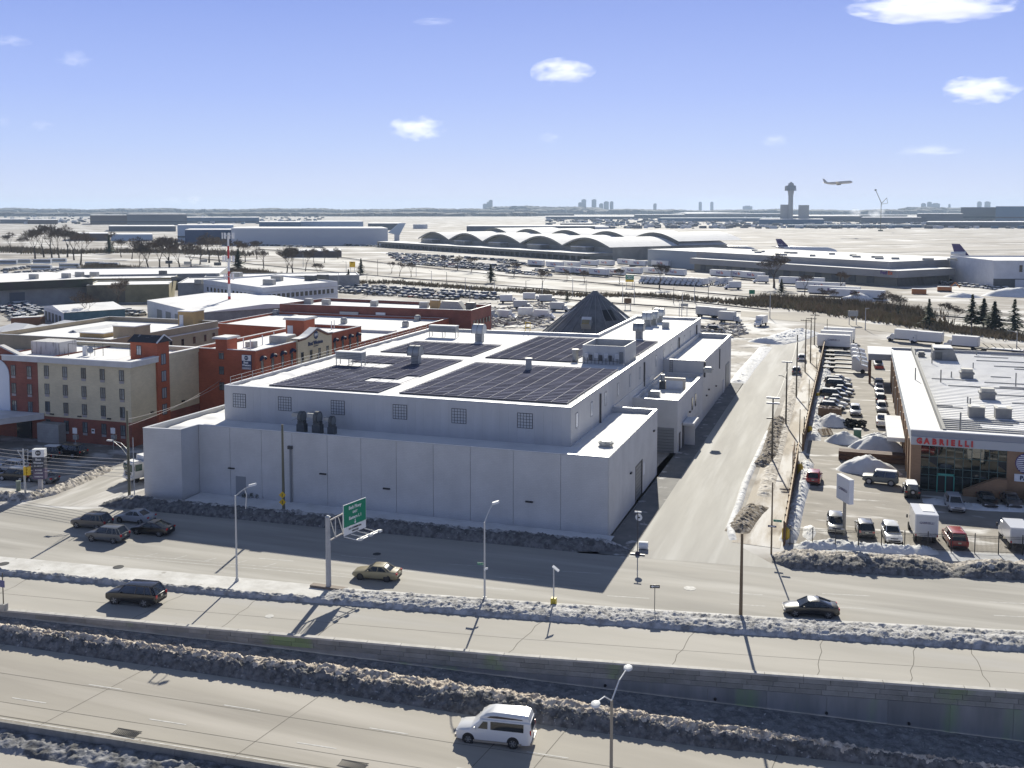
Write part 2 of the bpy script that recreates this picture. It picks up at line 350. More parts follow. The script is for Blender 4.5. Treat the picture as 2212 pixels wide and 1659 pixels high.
# manhole covers and drain grates
def disc(x, y, z, r, m, name, label=None, n=18):
 mb = MB(); mb.tube((x,y,z),(x,y,z+.012),r,r,n); return mb.obj(name, m)
for (u,v),r,m,lab in [((1490,1271),.6,PAINT,'round white manhole cover on the service road before the side street'),((814,1197),.45,DARK,'dark manhole cover in the shaded lane behind the gold sedan'),((256,1228),.55,DARK,'dark round cover sunk in the flat snowy median'),((8,1221),.55,DARK,'dark round cover in the median snow at the left'),((582,1279.5+52),.4,PAINT,'small white patch cover on the ramp below the sign gantry')]:
 x, y = at(u, v); o = disc(x, y, .17 if 1200 < v < 1235 else .014, r, m, 'manhole_cover'); tag(o, lab, 'manhole cover', 'manhole covers in the roadways')
for u, v, lab in [(273,1583,'iron drain grate in the rough shoulder at lower left'),(762,1652,'iron drain grate in the shoulder at the picture foot')]:
 x, y = at_low(u, v, .02); t = thing('drain_grate', lab, 'drain grate', (x, y, float(zR(x))+.02), rad(3), 'drain grates in the highway shoulder')
 mb = MB()
 mb.box(-1.05,1.05,-.45,-.38,0,.03); mb.box(-1.05,1.05,.38,.45,0,.03); mb.obj('frame', DARK, t)
 bar = MB().box(-.03,.03,-.38,.38,0,.025).mesh('bar', DARK)
 for i in range(14): link('bar', bar, t, loc=(-.95+i*.146,0,0))
# ---------------------------------------------------------------- retaining wall with granite courses
rw = thing('retaining_wall', 'long grey retaining wall of block courses below the ramp road', 'retaining wall', (0,0,0))
xs = np.arange(-150, 111, 2.0)
def wall_core(name, fy, d0, d1, zt, zb, m, parent):
 X = np.stack([xs]*4, 1); Y = np.stack([fy(xs)+d0, fy(xs)+d0, fy(xs)+d1, fy(xs)+d1], 1); Z = np.stack([zb(xs), zt(xs), zt(xs), zb(xs)], 1)
 return link(name, grid_mesh(name, X, Y, Z, m), parent)
wall_core('core', yE, .06, .38, lambda x: x*0+.10, lambda x: zB(x)-.6, CONCW, rw)
CAP = mat('wall cap stone', (.52,.50,.46), .85, col2=(.40,.385,.35), sc=1.2, coord='World')
BLK = mat('wall block stone', (.27,.265,.25), .9, col2=(.19,.19,.175), sc=.7, lo=.35, hi=.7, bump=.3, bsc=5, coord='World', rnd=.16, col3=(.21,.27,.13), sc3=.16, lo3=.56, hi3=.66)
def wallblock(name, x0, x1, zt0, zb0, zt1, zb1, dep, m, parent, out_=0.0):
 a, b = float(yE(x0)), float(yE(x1)); g_ = .018
 dx, dy = x1-x0, b-a; L_ = math.hypot(dx, dy); nx, ny = dy/L_, -dx/L_
 x0 += g_; x1 -= g_
 o = out_
 vs = [(x0+nx*o,a+ny*o,zb0),(x1+nx*o,b+ny*o,zb1),(x1-nx*dep,b-ny*dep,zb1),(x0-nx*dep,a-ny*dep,zb0),(x0+nx*o,a+ny*o,zt0),(x1+nx*o,b+ny*o,zt1),(x1-nx*dep,b-ny*dep,zt1),(x0-nx*dep,a-ny*dep,zt0)]
 return MB().add(vs, [(0,3,2,1),(4,5,6,7),(0,1,5,4),(1,2,6,5),(2,3,7,6),(3,0,4,7)]).obj(name, m, parent)
x = -70.0
while x < 46:
 wallblock('cap_stone', x, x+3.0, .27, .11, .27, .11, .42, CAP, rw, .05); x += 3.0
for row in range(3):
 x = -45.0 + row*.8; hrow = .42
 while x < 45:
  ln = 1.75 + .35*math.sin(x*3.1+row)
  zt = .10-row*hrow; zb = zt-hrow+.02
  floor_ = float(zB(x))-.3
  if zb > floor_ and x > (-60, -30, -14)[row]:
   wallblock('wall_block', x, x+ln, zt, zb, zt, zb, .1, BLK, rw, random.uniform(0,.015))
  x += ln
x = -12.0
while x < 46:                                   # tall cast panels under the courses
 z1 = -1.19; f0, f1 = float(zB(x))-.5, float(zB(x+4.6))-.5
 if f0 < z1-.1: wallblock('wall_panel', x, x+4.6, z1, f0, z1, f1, .1, mat('cast panel', (.25,.25,.25), .9, col2=(.17,.175,.175), sc=.35, st=(1.5,1.5,.3), coord='World', rnd=.12, col3=(.19,.25,.16), sc3=.2, lo3=.55, hi3=.68), rw, -.02)
 x += 4.6
drain = MB().tube((0,-.09,0),(0,.02,0),.12,.12,10).mesh('weep_hole', BLACK)
for u in (1308, 1541, 1785, 1958):
 x = {1308: 7.4, 1541: 16.2, 1785: 24.8, 1958: 31}[u]
 link('weep_hole', drain, rw, loc=(x, float(yE(x))-.03, float(zB(x))+.35))
# low wall at the lower left and its snow bank
lw_ = thing('median_barrier', 'low concrete barrier wall along the near highway shoulder', 'barrier', (0,0,0))
x = -75.0
mb_m = mat('barrier concrete', (.26,.25,.23), .9, col2=(.18,.175,.16), sc=1, coord='World', rnd=.1)
while x < 40:
 a, b = float(yLW(x)), float(yLW(x+4)); z0, z1 = float(zR(x)), float(zR(x+4))
 vs = []
 for (xx, yy, zz) in ((x+.015,a,z0),(x+3.985,b,z1)):
  vs += [(xx,yy-.30,zz-.3),(xx,yy-.13,zz+.3),(xx,yy-.10,zz+.82),(xx,yy+.10,zz+.82),(xx,yy+.13,zz+.3),(xx,yy+.30,zz-.3)]
 mb = MB(); mb.loft([vs[:6], vs[6:]]); mb.obj('barrier_segment', mb_m, lw_); x += 4
def bank(name, label, xs, f0, f1, prof, z0f, m, lump=.25, nv=26, sd=1, scl=1.0, kind='stuff', m2=None, cut=.4):
 """snow bank between two edge lines; prof(t) -> height 0..1 profile times local height"""
 t = np.linspace(0, 1, nv); X, T = np.meshgrid(xs, t, indexing='ij')
 a, b = f0(X), f1(X); Y = a+(b-a)*T
 base = z0f(X, T)
 n1 = fbm(X*1.1*scl, Y*1.1*scl, sd, 3); n2 = np.abs(vnoise(X*2.6*scl, Y*2.6*scl, sd+5)-.5)*2; n3 = vnoise(X*5.5*scl, Y*5.5*scl, sd+9)
 h = prof(T, X)
 env = np.clip(np.minimum(T, 1-T)*8, 0, 1)
 Z = base + h*(.75+.55*n1) + env*lump*(n2*.8+n3*.6-.5)
 Y = Y + env*lump*.9*(vnoise(X*1.7*scl, T*3, sd+31)-.5)
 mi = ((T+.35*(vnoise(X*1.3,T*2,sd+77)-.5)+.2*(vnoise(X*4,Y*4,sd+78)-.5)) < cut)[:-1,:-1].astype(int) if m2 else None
 o = link(name, grid_mesh(name, X, Y, Z, [m, m2] if m2 else m, mi)); o['kind'] = kind
 if label: o['label'] = label
 return o
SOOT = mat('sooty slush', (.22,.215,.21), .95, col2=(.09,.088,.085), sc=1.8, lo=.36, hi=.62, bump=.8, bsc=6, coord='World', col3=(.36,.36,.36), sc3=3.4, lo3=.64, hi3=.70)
# big ridge
RIDGE = mat('ridge snow', (.66,.58,.48), .95, col2=(.36,.30,.24), sc=1.6, lo=.42, hi=.62, bump=.7, bsc=7, coord='World', col3=(.09,.085,.08), sc3=2.6, lo3=.60, hi3=.68)
def ridge_prof(T, X):
 h = np.interp(T, [0,.05,.35,.7,.95,1], [0,.25,.85,1.1,.8,.55])
 return h*np.interp(X, [-60,-20,10,40], [1.0,1.1,1.0,.75])
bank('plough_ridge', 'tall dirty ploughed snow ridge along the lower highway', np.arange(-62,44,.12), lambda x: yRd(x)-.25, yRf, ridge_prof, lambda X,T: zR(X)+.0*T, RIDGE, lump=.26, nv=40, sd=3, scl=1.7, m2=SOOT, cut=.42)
bank('dirty_slope_snow', 'grey slushy snow lying between the ridge and the wall', np.arange(-70,44,.16), lambda x: yRf(x)-.15, lambda x: yE(x)-.02, lambda T,X: .1+0*T, lambda X,T: (zR(X)+.45)*(1-T)+(zB(X)-.05)*T, mat('slush', (.30,.30,.30), .95, col2=(.15,.15,.155), sc=1.4, lo=.38, hi=.65, bump=.8, bsc=7, coord='World', col3=(.62,.62,.62), sc3=3.2, lo3=.66, hi3=.72), lump=.22, nv=34, sd=11, scl=1.2)
bank('shoulder_snow', 'dark snow heaped on the near side of the low barrier', np.arange(-70,20,.2), lambda x: yLW(x)-2.4, lambda x: yLW(x)-.12, lambda T,X: np.interp(T,[0,.2,.6,1],[0,.2,.4,.4]), lambda X,T: zR(X)-.05+0*T, mat('dark snow', (.30,.30,.31), .9, col2=(.10,.10,.10), sc=.9, st=(1,1,1), lo=.4, hi=.6, bump=.6, bsc=4, coord='World'), lump=.25, nv=18, sd=21)
struct(strip('rough_shoulder', lambda x: yLW(x)+.3, lw(.135), 0, mat('rumble shoulder', (.34,.31,.265), .95, col2=(.24,.215,.18), sc=1.4, st=(1.6,.5,1), bump=.8, bsc=7, coord='World'), zf=lambda x: zR(x)+.005))
# median: flat snowy top on the left, rough ploughed ridges on the right
med = strip('median', lambda x: yF(x)+.1, yG, .15, mat('median snow', (.66,.65,.62), .9, col2=(.50,.485,.45), sc=.5, bump=.3, bsc=4, coord='World', col3=(.36,.34,.3), sc3=.9, lo3=.66, hi3=.72))
MEDS = mat('median ridge snow', (.50,.495,.49), .95, col2=(.24,.235,.23), sc=1.3, lo=.4, hi=.66, bump=.7, bsc=6, coord='World')
bank('median_edge_snow', 'grey snow edge of the left median', np.arange(-90,-20,.14), lambda x: yF(x)-.15, lambda x: yF(x)+.85, lambda T,X: np.interp(T,[0,.12,.5,1],[0,.35,.45,.16]), lambda X,T: 0*T, MEDS, lump=.22, nv=14, sd=33)
bank('median_ridge_snow', 'rough ploughed snow covering the right median', np.arange(-22,60,.13), lambda x: yF(x)-.15, lambda x: yG(x)-.35, lambda T,X: np.interp(T,[0,.1,.4,.6,.8,1],[0,.35,.55,.36,.42,.12])*np.clip((X+22.5)/2,0,1), lambda X,T: .02+0*T, MEDS, lump=.24, nv=30, sd=41, scl=1.25)
# building side bank, right bank
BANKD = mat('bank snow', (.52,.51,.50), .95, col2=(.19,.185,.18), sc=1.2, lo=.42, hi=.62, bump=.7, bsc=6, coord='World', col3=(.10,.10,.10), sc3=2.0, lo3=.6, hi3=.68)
yH = lerp_poly([(-61.4,-8.5),(-41.6,-7.5),(-9.6,-6.0),(-2.9,-5.8),(3.5,-3.8)])
def bank_taper(a, b): return lambda T, X: np.interp(T,[0,.06,.25,.6,1],[0,.5,.95,1.0,.35])*np.clip((X-a)/3,0,1)*np.clip((b-X)/3,0,1)
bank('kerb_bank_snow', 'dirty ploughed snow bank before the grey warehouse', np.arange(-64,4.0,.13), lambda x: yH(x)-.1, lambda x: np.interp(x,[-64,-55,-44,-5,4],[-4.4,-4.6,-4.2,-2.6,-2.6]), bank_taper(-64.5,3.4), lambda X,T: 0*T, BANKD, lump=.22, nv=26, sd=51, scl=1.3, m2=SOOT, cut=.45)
bank('snow_verge', 'smooth blue shaded snow along the warehouse foot', np.arange(-54.8,1.2,.4), lambda x: np.interp(x,[-54,-5,1.3],[-4.4,-2.8,-2.7]), lambda x: x*0-.05, lambda T,X: .28+.06*T, lambda X,T: 0*T, SNOW, lump=.12, nv=14, sd=61)
yK = lerp_poly([(18.8,-2.5),(20.5,-3.6),(27.4,-2.9),(43,.5),(60,4.2)])
yK2 = lerp_poly([(19.5,1.2),(43.5,4.8),(60,8)])
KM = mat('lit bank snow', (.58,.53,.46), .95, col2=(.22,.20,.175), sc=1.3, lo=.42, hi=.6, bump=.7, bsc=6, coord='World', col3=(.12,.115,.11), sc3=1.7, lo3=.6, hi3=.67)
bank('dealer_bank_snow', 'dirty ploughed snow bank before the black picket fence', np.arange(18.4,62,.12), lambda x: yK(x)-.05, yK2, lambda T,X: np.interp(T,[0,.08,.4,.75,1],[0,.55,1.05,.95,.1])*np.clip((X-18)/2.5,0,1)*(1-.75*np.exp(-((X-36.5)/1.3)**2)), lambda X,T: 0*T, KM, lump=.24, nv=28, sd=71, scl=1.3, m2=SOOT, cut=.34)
sheet('dealer_sidewalk', [(19.4,1.3),(62,8.2),(62,12.3),(44.2,8.8),(19.8,3.8)], .1, mat('icy sidewalk', (.34,.34,.34), .8, col2=(.5,.51,.52), sc=.4, coord='World'), th=.1)
# left corner banks
def at_bank(name, label, pts, w, h, m, lump=.35, sd=80, step=.14):
 P = [Vector((*at(*p),0)) for p in pts]; L = [0.0]
 for a, b in zip(P[:-1], P[1:]): L.append(L[-1]+(b-a).length)
 s = np.arange(0, L[-1], step); px = np.interp(s, L, [p.x for p in P]); py = np.interp(s, L, [p.y for p in P])
 tx, ty = np.gradient(px), np.gradient(py); ln = np.hypot(tx, ty); nx, ny = -ty/ln, tx/ln
 t = np.linspace(0, 1, max(8, int(w/.15))); S, T = np.meshgrid(np.arange(len(s)), t, indexing='ij'); off = (T-.5)*w
 X = px[S]+nx[S]*off; Y = py[S]+ny[S]*off
 env = np.sin(np.pi*T)**.7*np.clip(np.minimum(s[S], L[-1]-s[S])/1.5, 0, 1)
 Z = h*env*(.6+.6*fbm(X, Y, sd, 3)) + lump*env*(np.abs(vnoise(X*2.6,Y*2.6,sd+5)-.5)*1.8+vnoise(X*5,Y*5,sd+3)*.6-.5) - .02
 o = link(name, grid_mesh(name, X, Y, Z, m)); stuff(o, label); return o
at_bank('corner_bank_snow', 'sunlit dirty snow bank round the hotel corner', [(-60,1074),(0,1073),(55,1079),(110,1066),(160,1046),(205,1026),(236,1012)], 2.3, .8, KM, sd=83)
at_bank('street_snow_edge', 'white snow edge along the right of the side street', [(1584,1168),(1577,1140),(1597,1087),(1609,1045),(1662,930)], 1.0, .45, SNOW, .12, sd=85)
at_bank('corner_dirt', 'brown dirt and slush heap at the street corner', [(1590,1152),(1606,1128),(1622,1108),(1640,1092)], 3.0, .7, mat('brown dirt', (.20,.165,.125), .95, col2=(.45,.42,.38), sc=1.5, lo=.5, hi=.65, bump=.6, bsc=6, coord='World'), .35, sd=87)
at_bank('verge_dirt', 'brown dirt heaps between the street and the brown fence', [(1640,1010),(1662,985),(1672,940),(1684,905)], 2.8, .8, MATS['brown dirt'], .4, sd=89)
at_bank('verge_snow', 'trampled snow strip beside the street poles', [(1650,1075),(1668,1010),(1690,930),(1706,870),(1722,815),(1735,775)], 2.2, .35, SNOWD, .2, sd=91)
at_bank('far_verge_snow', 'white snow strip beyond the warehouse beside the street', [(1592,828),(1612,800),(1640,768),(1655,750)], 3.6, .5, SNOW, .15, sd=93)
at_bank('far_snow_heap', 'large white snow heap at the street end', [(1650,742),(1690,734),(1720,724),(1735,718)], 11, 1.5, SNOW, .08, sd=95)
# lots and pavements around the buildings
SLUSH = mat('slushy lot', (.20,.19,.175), .85, col2=(.50,.50,.50), sc=.22, st=(.7,1.2,1), lo=.50, hi=.64, bump=.4, bsc=3, coord='World', col3=(.12,.115,.11), sc3=.4, lo3=.55, hi3=.68)
sheet('hotel_lot', [(-180,-12),(-120,-12),(-100,-7),(-80,0),(-75.5,8),(-73,20),(-73,60),(-64,60),(-64,130),(-180,130)], .008, SLUSH)
sheet('sidewalk', [(13.6,3),(18.9,2.5),(18.4,180),(13.6,180)], .03, mat('dirty sidewalk', (.42,.37,.30), .9, col2=(.62,.60,.57), sc=.22, st=(1.5,.25,1), lo=.42, hi=.6, coord='World', bump=.3, bsc=4, col3=(.24,.20,.155), sc3=.3, st3=(1.2,.3,1), lo3=.52, hi3=.64))
sheet('yard', [(-64,60),(3,112),(3,190),(12,210),(-5,240),(-70,262),(-75,170),(-75,130),(-64,130)], .007, mat('work yard', (.30,.27,.23), .9, col2=(.62,.61,.59), sc=.1, lo=.45, hi=.58, coord='World', bump=.3, bsc=2, col3=(.12,.11,.10), sc3=.25, lo3=.56, hi3=.66))
# ------------------------------------------------------------------ the grey warehouse
CMU = brickmat('painted block wall', (.57,.565,.55), (.545,.54,.525), (.47,.465,.455), .4, .2, .012, noise=.10)
PANEL = mat('grey metal panel', (.51,.505,.495), .55, col2=(.46,.455,.445), sc=.5, st=(1,1,.25), coord='World', rnd=.025)
COPING = mat('coping metal', (.62,.63,.64), .45, metal=.2)
GLASS = mat('dark glass', (.03,.035,.04), .08, spec=.9, rnd=.3)
GLASSL = mat('pale glass', (.30,.33,.36), .12, spec=.9, rnd=.12)
FRAME = mat('dark frame', (.05,.05,.055), .5)
main = thing('warehouse', 'large grey two tier warehouse with solar panels on its white roof', 'warehouse', (0,0,0))
def parapet(poly, z0, z1, t, m_out, m_cap, parent, name='parapet', cap=.08):
 """ring wall along a polygon (counter-clockwise), inside thickness t"""
 n = len(poly); ar = sum(poly[i][0]*poly[(i+1)%n][1]-poly[(i+1)%n][0]*poly[i][1] for i in range(n))
 if ar < 0: poly = poly[::-1]
 ins = []
 for i in range(n):
  p0, p1, p2 = Vector(poly[i-1]), Vector(poly[i]), Vector(poly[(i+1)%n])
  d1, d2 = (p1-p0).normalized(), (p2-p1).normalized(); n1, n2 = Vector((-d1.y,d1.x)), Vector((-d2.y,d2.x))
  b = (n1+n2); b = b/max(.3, b.dot(n1)); ins.append(p1+b*t)
 def ring(a, b, zz0, zz1):
  mb = MB(); vs = [(*p,zz0) for p in a]+[(*p,zz1) for p in a]+[(*p,zz0) for p in b]+[(*p,zz1) for p in b]
  fs = []
  for i in range(n):
   j = (i+1)%n
   fs += [(i,j,n+j,n+i),(2*n+j,2*n+i,3*n+i,3*n+j),(n+i,n+j,3*n+j,3*n+i),(j,i,2*n+i,2*n+j)]
  return mb.add(vs, fs)
 ring(poly, ins, z0, z1).obj(name, m_out, parent)
 if cap:
  o2 = []; i2 = []
  for i in range(n):
   v = (Vector(poly[i])-Vector(ins[i])); o2.append(Vector(poly[i])+v*.10); i2.append(Vector(ins[i])-v*.10)
  ring(o2, i2, z1+.003, z1+cap).obj('coping', m_cap, parent)
# lower tier
lowp = [(-60.6,-4.0),(-55.3,-3.3),(-55.0,0),(0,0),(0,29.5),(-6.3,29.5),(-6.3,60),(-57.5,60)]
MB().prism(lowp, -.1, 8.55, cap=False).obj('lower_wall', CMU, main)
sheet('lower_roof', lowp, 8.56, SNOWR, main)
parapet(lowp, 8.55, 9.3, .3, CMU, COPING, main)
# front wall bays between control joints stand slightly proud of the wall behind
xs_j = [-55.0+.05,-50.2,-45.5,-41,-36,-31.3,-26.5,-21.6,-16.8,-11.4,-5.6,0]
for a, b in zip(xs_j[:-1], xs_j[1:]):
 MB().box(a+.025, b-.025, -.09, -.001, -.05, 9.28).obj('wall_bay', CMU, main)
for a, b in ((0.05,7.0),(7.05,14.6),(19.0,24.2),(24.25,29.4)):
 MB().box(.001,.09,a,b,-.05,9.28).obj('wall_bay', CMU, main)
MB().box(.001,.09,14.6,19.0,4.6,9.28).obj('wall_bay', CMU, main)
# roll-up door in the right wall
DOORM = mat('grey roll door', (.22,.23,.235), .5, col2=(.18,.19,.195), sc=2, st=(.3,.3,6))
d = MB().box(-.02,.02,14.9,18.7,0,4.5).obj('roll_door', DOORM, main)
for i in range(9): MB().box(.02,.045,14.9,18.7,.1+i*.48,.13+i*.48).obj('door_rib', BLACK, d)
fr = MB(); fr.box(.05,.13,14.6,14.85,0,4.7); fr.box(.05,.13,18.75,19,0,4.7); fr.box(.05,.13,14.6,19,4.55,4.72); fr.obj('door_frame', FRAME, main)
MB().box(.09,.14,19.5,20.3,2.4,4.0).obj('notice_panel', mat('white board', (.7,.7,.7), .6), main)
for y, z in ((11.5,4.6),(26.5,6.8)): MB().box(.09,.3,y-.3,y+.3,z,z+.2).obj('wall_lamp', BLACK, main)
for x, z in ((-36.6,4.3),(-27.8,3.2),(-9.4,3.3),(-50,3.9)): MB().box(x-.45,x+.45,-.32,-.09,z,z+.16).obj('wall_lamp', BLACK, main)
# personnel door, dark stain and drain pipe at the left of the front
MB().box(-49.4,-47.9,-.14,-.092,0,3.0).obj('side_door', mat('grey door', (.25,.26,.27), .6), main)
MB().tube((-41.2,-.22,0),(-41.2,-.22,7.2),.13).obj('drain_pipe', mat('grey pipe', (.22,.225,.23), .6), main)
MB().box(-41.5,-40.9,-.4,-.1,7.2,7.6).obj('pipe_head', FRAME, main)
# upper tier
upp = [(-55.7,6.9),(-6.4,6.9),(-6.4,115),(-21,115),(-21,79),(-55.7,78)]
MB().prism(upp, 8.4, 12.85, cap=False).obj('upper_wall', PANEL, main)
sheet('upper_roof', upp, 12.86, SNOWR, main)
parapet(upp, 12.85, 13.35, .35, PANEL, COPING, main)
pf = MB().box(0,1.14,-.06,0,8.5,13.3).mesh('metal_panel', PANEL)
wins_f = [(-54.3,-52.3),(-47.2,-45.2),(-39.2,-37.2),(-30.2,-28.2),(-22.0,-20.0),(-13.2,-11.2)]
for i in range(43): link('metal_panel', pf, main, loc=(-55.68+i*1.147, 6.899, 0))
ps = MB().box(0,.06,0,1.14,8.5,13.3).mesh('metal_panel', PANEL)
for i in range(94): link('metal_panel', ps, main, loc=(-6.399, 6.92+i*1.147, 0))
# gridded windows in the front of the upper tier
wf = MB(); wp = MB().box(.06,1.94,-.10,-.065,.06,1.84).mesh('pane_group', mat('wired pane', (.40,.42,.44), .3, spec=.7))
wf.box(0,2,-.12,-.062,0,.06); wf.box(0,2,-.12,-.062,1.84,1.9); wf.box(0,.06,-.12,-.062,0,1.9); wf.box(1.94,2,-.12,-.062,0,1.9)
wfm = wf.mesh('window', FRAME)
barv = MB().box(-.022,.022,-.125,-.10,.06,1.84).mesh('muntin', FRAME); barh = MB().box(.06,1.94,-.124,-.10,-.022,.022).mesh('muntin', FRAME)
for a, b in wins_f:
 w = link('window', wfm, main, loc=(a, 6.9, 10.45)); link('pane', wp, w)
 for i in range(1,5): link('muntin', barv, w, loc=(i*.4,0,0))
 for i in range(1,5): link('muntin', barh, w, loc=(0,0,i*.38))
# narrow windows along the right side
wn = MB(); wn.box(.062,.12,0,1.0,0,.07); wn.box(.062,.12,0,1.0,1.83,1.9); wn.box(.062,.12,0,.07,0,1.9); wn.box(.062,.12,.93,1.0,0,1.9)
wnm = wn.mesh('window', mat('grey frame', (.25,.26,.27), .5)); wnp = MB().box(.061,.09,.07,.93,.07,1.83).mesh('pane', mat('bright pane', (.62,.64,.66), .25, spec=.7, rnd=.2))
for u, v in [(1246,905),(1278,888),(1308,865),(1335,848),(1361,828),(1382,805),(1417,796),(1434,780),(1450,769),(1464,762),(1478,752),(1491,743)]:
 y, z = onX(u, v, -6.34); w = link('window', wnm, main, loc=(-6.4, y-.5, 10.35)); link('pane', wnp, w)
for u, v in [(1296,890),(1391,820),(1466,760),(1504,735)]:
 y, z = onX(u, v, -6.3); MB().tube((-6.22,y,8.6),(-6.22,y,12.6),.14).obj('drain_pipe', FRAME, main)
# right annexes
a2 = [(-6.3,42.8),(.7,42.8),(.75,69.5),(-6.3,69.5)]
MB().prism(a2, -.1, 7.5, cap=False).obj('annex_wall', CMU, main); sheet('annex_roof', a2, 7.51, SNOWR, main); parapet(a2, 7.5, 8.2, .35, CMU, COPING, main)
a3 = [(-6.3,69.6),(.75,69.6),(.85,110.5),(-6.3,110.5)]
MB().prism(a3, -.1, 9.6, cap=False).obj('annex_wall', PANEL, main); sheet('annex_roof', a3, 9.61, SNOWR, main); parapet(a3, 9.6, 10.5, .35, PANEL, COPING, main)
MB().box(-5.6,.2,42.72,42.79,0,3.9).obj('roll_door', DOORM, main)
for i in range(8): MB().box(-5.6,.2,42.69,42.72,.2+i*.47,.23+i*.47).obj('door_rib', BLACK, main)
cn = MB(); cn.box(.78,2.6,47.0,52.2,3.55,3.8); cn.obj('door_canopy', PANEL, main); MB().box(.80,2.58,47.05,52.15,3.803,3.95).obj('canopy_snow', SNOW, main)
MB().box(.72,.80,47.3,49.0,0,3.5).obj('side_door', FRAME, main); MB().box(.78,2.4,49.2,49.45,0,3.55).obj('canopy_wall', PANEL, main)
for y in (44.2,): MB().box(.71,.79,y,y+1.2,0,2.9).obj('side_door', FRAME, main)
for y, z in ((56.5,5.0),(60.0,5.0)): MB().box(.76,.80,y,y+1.3,z-.9,z+1.2).obj('slot_window', GLASS, main)
for y, z in ((53.5,4.3),(73,3.6),(76,4.2),(86,3.2)): MB().box(.8,1.05,y,y+.6,z,z+.22).obj('wall_lamp', BLACK, main)
MB().box(.86,.93,101.5,107,0,5.2).obj('roll_door', DOORM, main); MB().box(.86,.95,97.5,98.7,0,2.6).obj('side_door', mat('white board', (.7,.7,.7), .6), main)
MB().tube((.93,91,6.0),(.93,91,9.9),.1).obj('drain_pipe', FRAME, main)
MB().tube((.95,69.9,7.6),(.95,69.9,10.4),.16).obj('drain_pipe', FRAME, main)
lad = MB()
for xx in (-5.2,-4.75): lad.tube((xx,69.45,7.6),(xx,69.45,10.5),.035,n=5)
for i in range(9): lad.tube((-5.2,69.45,7.8+i*.32),(-4.75,69.45,7.8+i*.32),.025,n=5)
lad.obj('roof_ladder', FRAME, main)
# roof edge railing: posts along the left parapet and the right edge
post = MB().tube((0,0,0),(0,0,1.0),.035,n=5).mesh('rail_post', GALV)
for i in range(26): link('rail_post', post, main, loc=(-55.45, 8+i*2.7, 13.4))
for i in range(28): link('rail_post', post, main, loc=(-7.2, 9+i*3.9, 12.88))
for z in (13.9,14.38): MB().tube((-55.45,8,z),(-55.45,76,z),.022,n=5).obj('hand_rail', GALV, main)
# long snow drifts inside the edges
def roof_drift(x0,x1,y0,y1,z,h,sd,m=SNOWR,parent=main):
 nx, ny = max(4,int((x1-x0)/.5)), max(4,int((y1-y0)/.5))
 X, Y = np.meshgrid(np.linspace(x0,x1,nx), np.linspace(y0,y1,ny), indexing='ij')
 e = np.clip(np.minimum(np.minimum(X-x0,x1-X),np.minimum(Y-y0,y1-Y))/.5,0,1)
 return link('roof_snow', grid_mesh('roof_snow', X, Y, z+h*e*fbm(X*.5,Y*.5,sd,4), m), parent)
roof_drift(-55.3,-52.3,8,60,12.87,.5,5); roof_drift(-55,-8,7.3,10.2,12.87,.22,7)
roof_drift(-5.9,-.4,1,29,8.57,.25,9); roof_drift(-60,-56,0,40,8.57,.4,10)
# solar arrays
CELL = mat('solar cell', (.125,.13,.175), .6, col2=(.155,.158,.205), sc=1.5, spec=0.0, rnd=.2)
RAIL = mat('panel rail', (.22,.22,.26), .8)
PW, PD = 2.06, 1.03
pm = MB().box(.01,PW-.01,0,PD+.02,0,.05); tilt = rad(-4)
pv = [(x, y*math.cos(tilt), z+y*math.sin(tilt)) for x,y,z in pm.v]; pm.v = pv
pme = pm.mesh('solar_panel', CELL)
arrs = [(-31.4,11.3,11,27,'solar array nearest the right front of the warehouse roof',None),(-51.2,10.9,8,29,'solar array at the left front of the warehouse roof',None),(-51.4,46.4,8,14,'small solar array at the left back of the warehouse roof',None),(-31.8,45.6,11,28,'solar array behind the roof plant screen at the right back',(-15.2,56))]
for x0, y0, nx, ny, lab, cut in arrs:
 t = thing('solar_array', lab, 'solar array', (x0, y0, 12.9), 0, 'solar arrays on the warehouse roof')
 for i in range(nx):
  col = 0
  for j in range(ny):
   px, py = x0+i*2.12, y0+j*1.075
   if cut and px > cut[0]-2 and py < cut[1]: continue
   if 'left front' in lab and px > -41 and 18 < py < 24.5 and px < -35 and (px > -37.8 or py < 21.5) : continue
   if 'left front' in lab and px < -43.5 and 30 < py < 34 : continue
   link('solar_panel', pme, t, loc=(i*2.12, j*1.075, .12)); col += 1
  MB().box(i*2.12+PW-.005, i*2.12+PW+.065, 0, ny*1.075 if not (cut and x0+i*2.12 > cut[0]-2) else ny*1.075, .12, .17).obj('panel_rail', RAIL, t) if not (cut and x0+i*2.12 > cut[0]-2) else MB().box(i*2.12+PW-.005, i*2.12+PW+.065, cut[1]-y0, ny*1.075, .12, .17).obj('panel_rail', RAIL, t)
 MB().box(0, nx*2.12, 0, .05, 0, .15).obj('front_rail', FRAME, t)
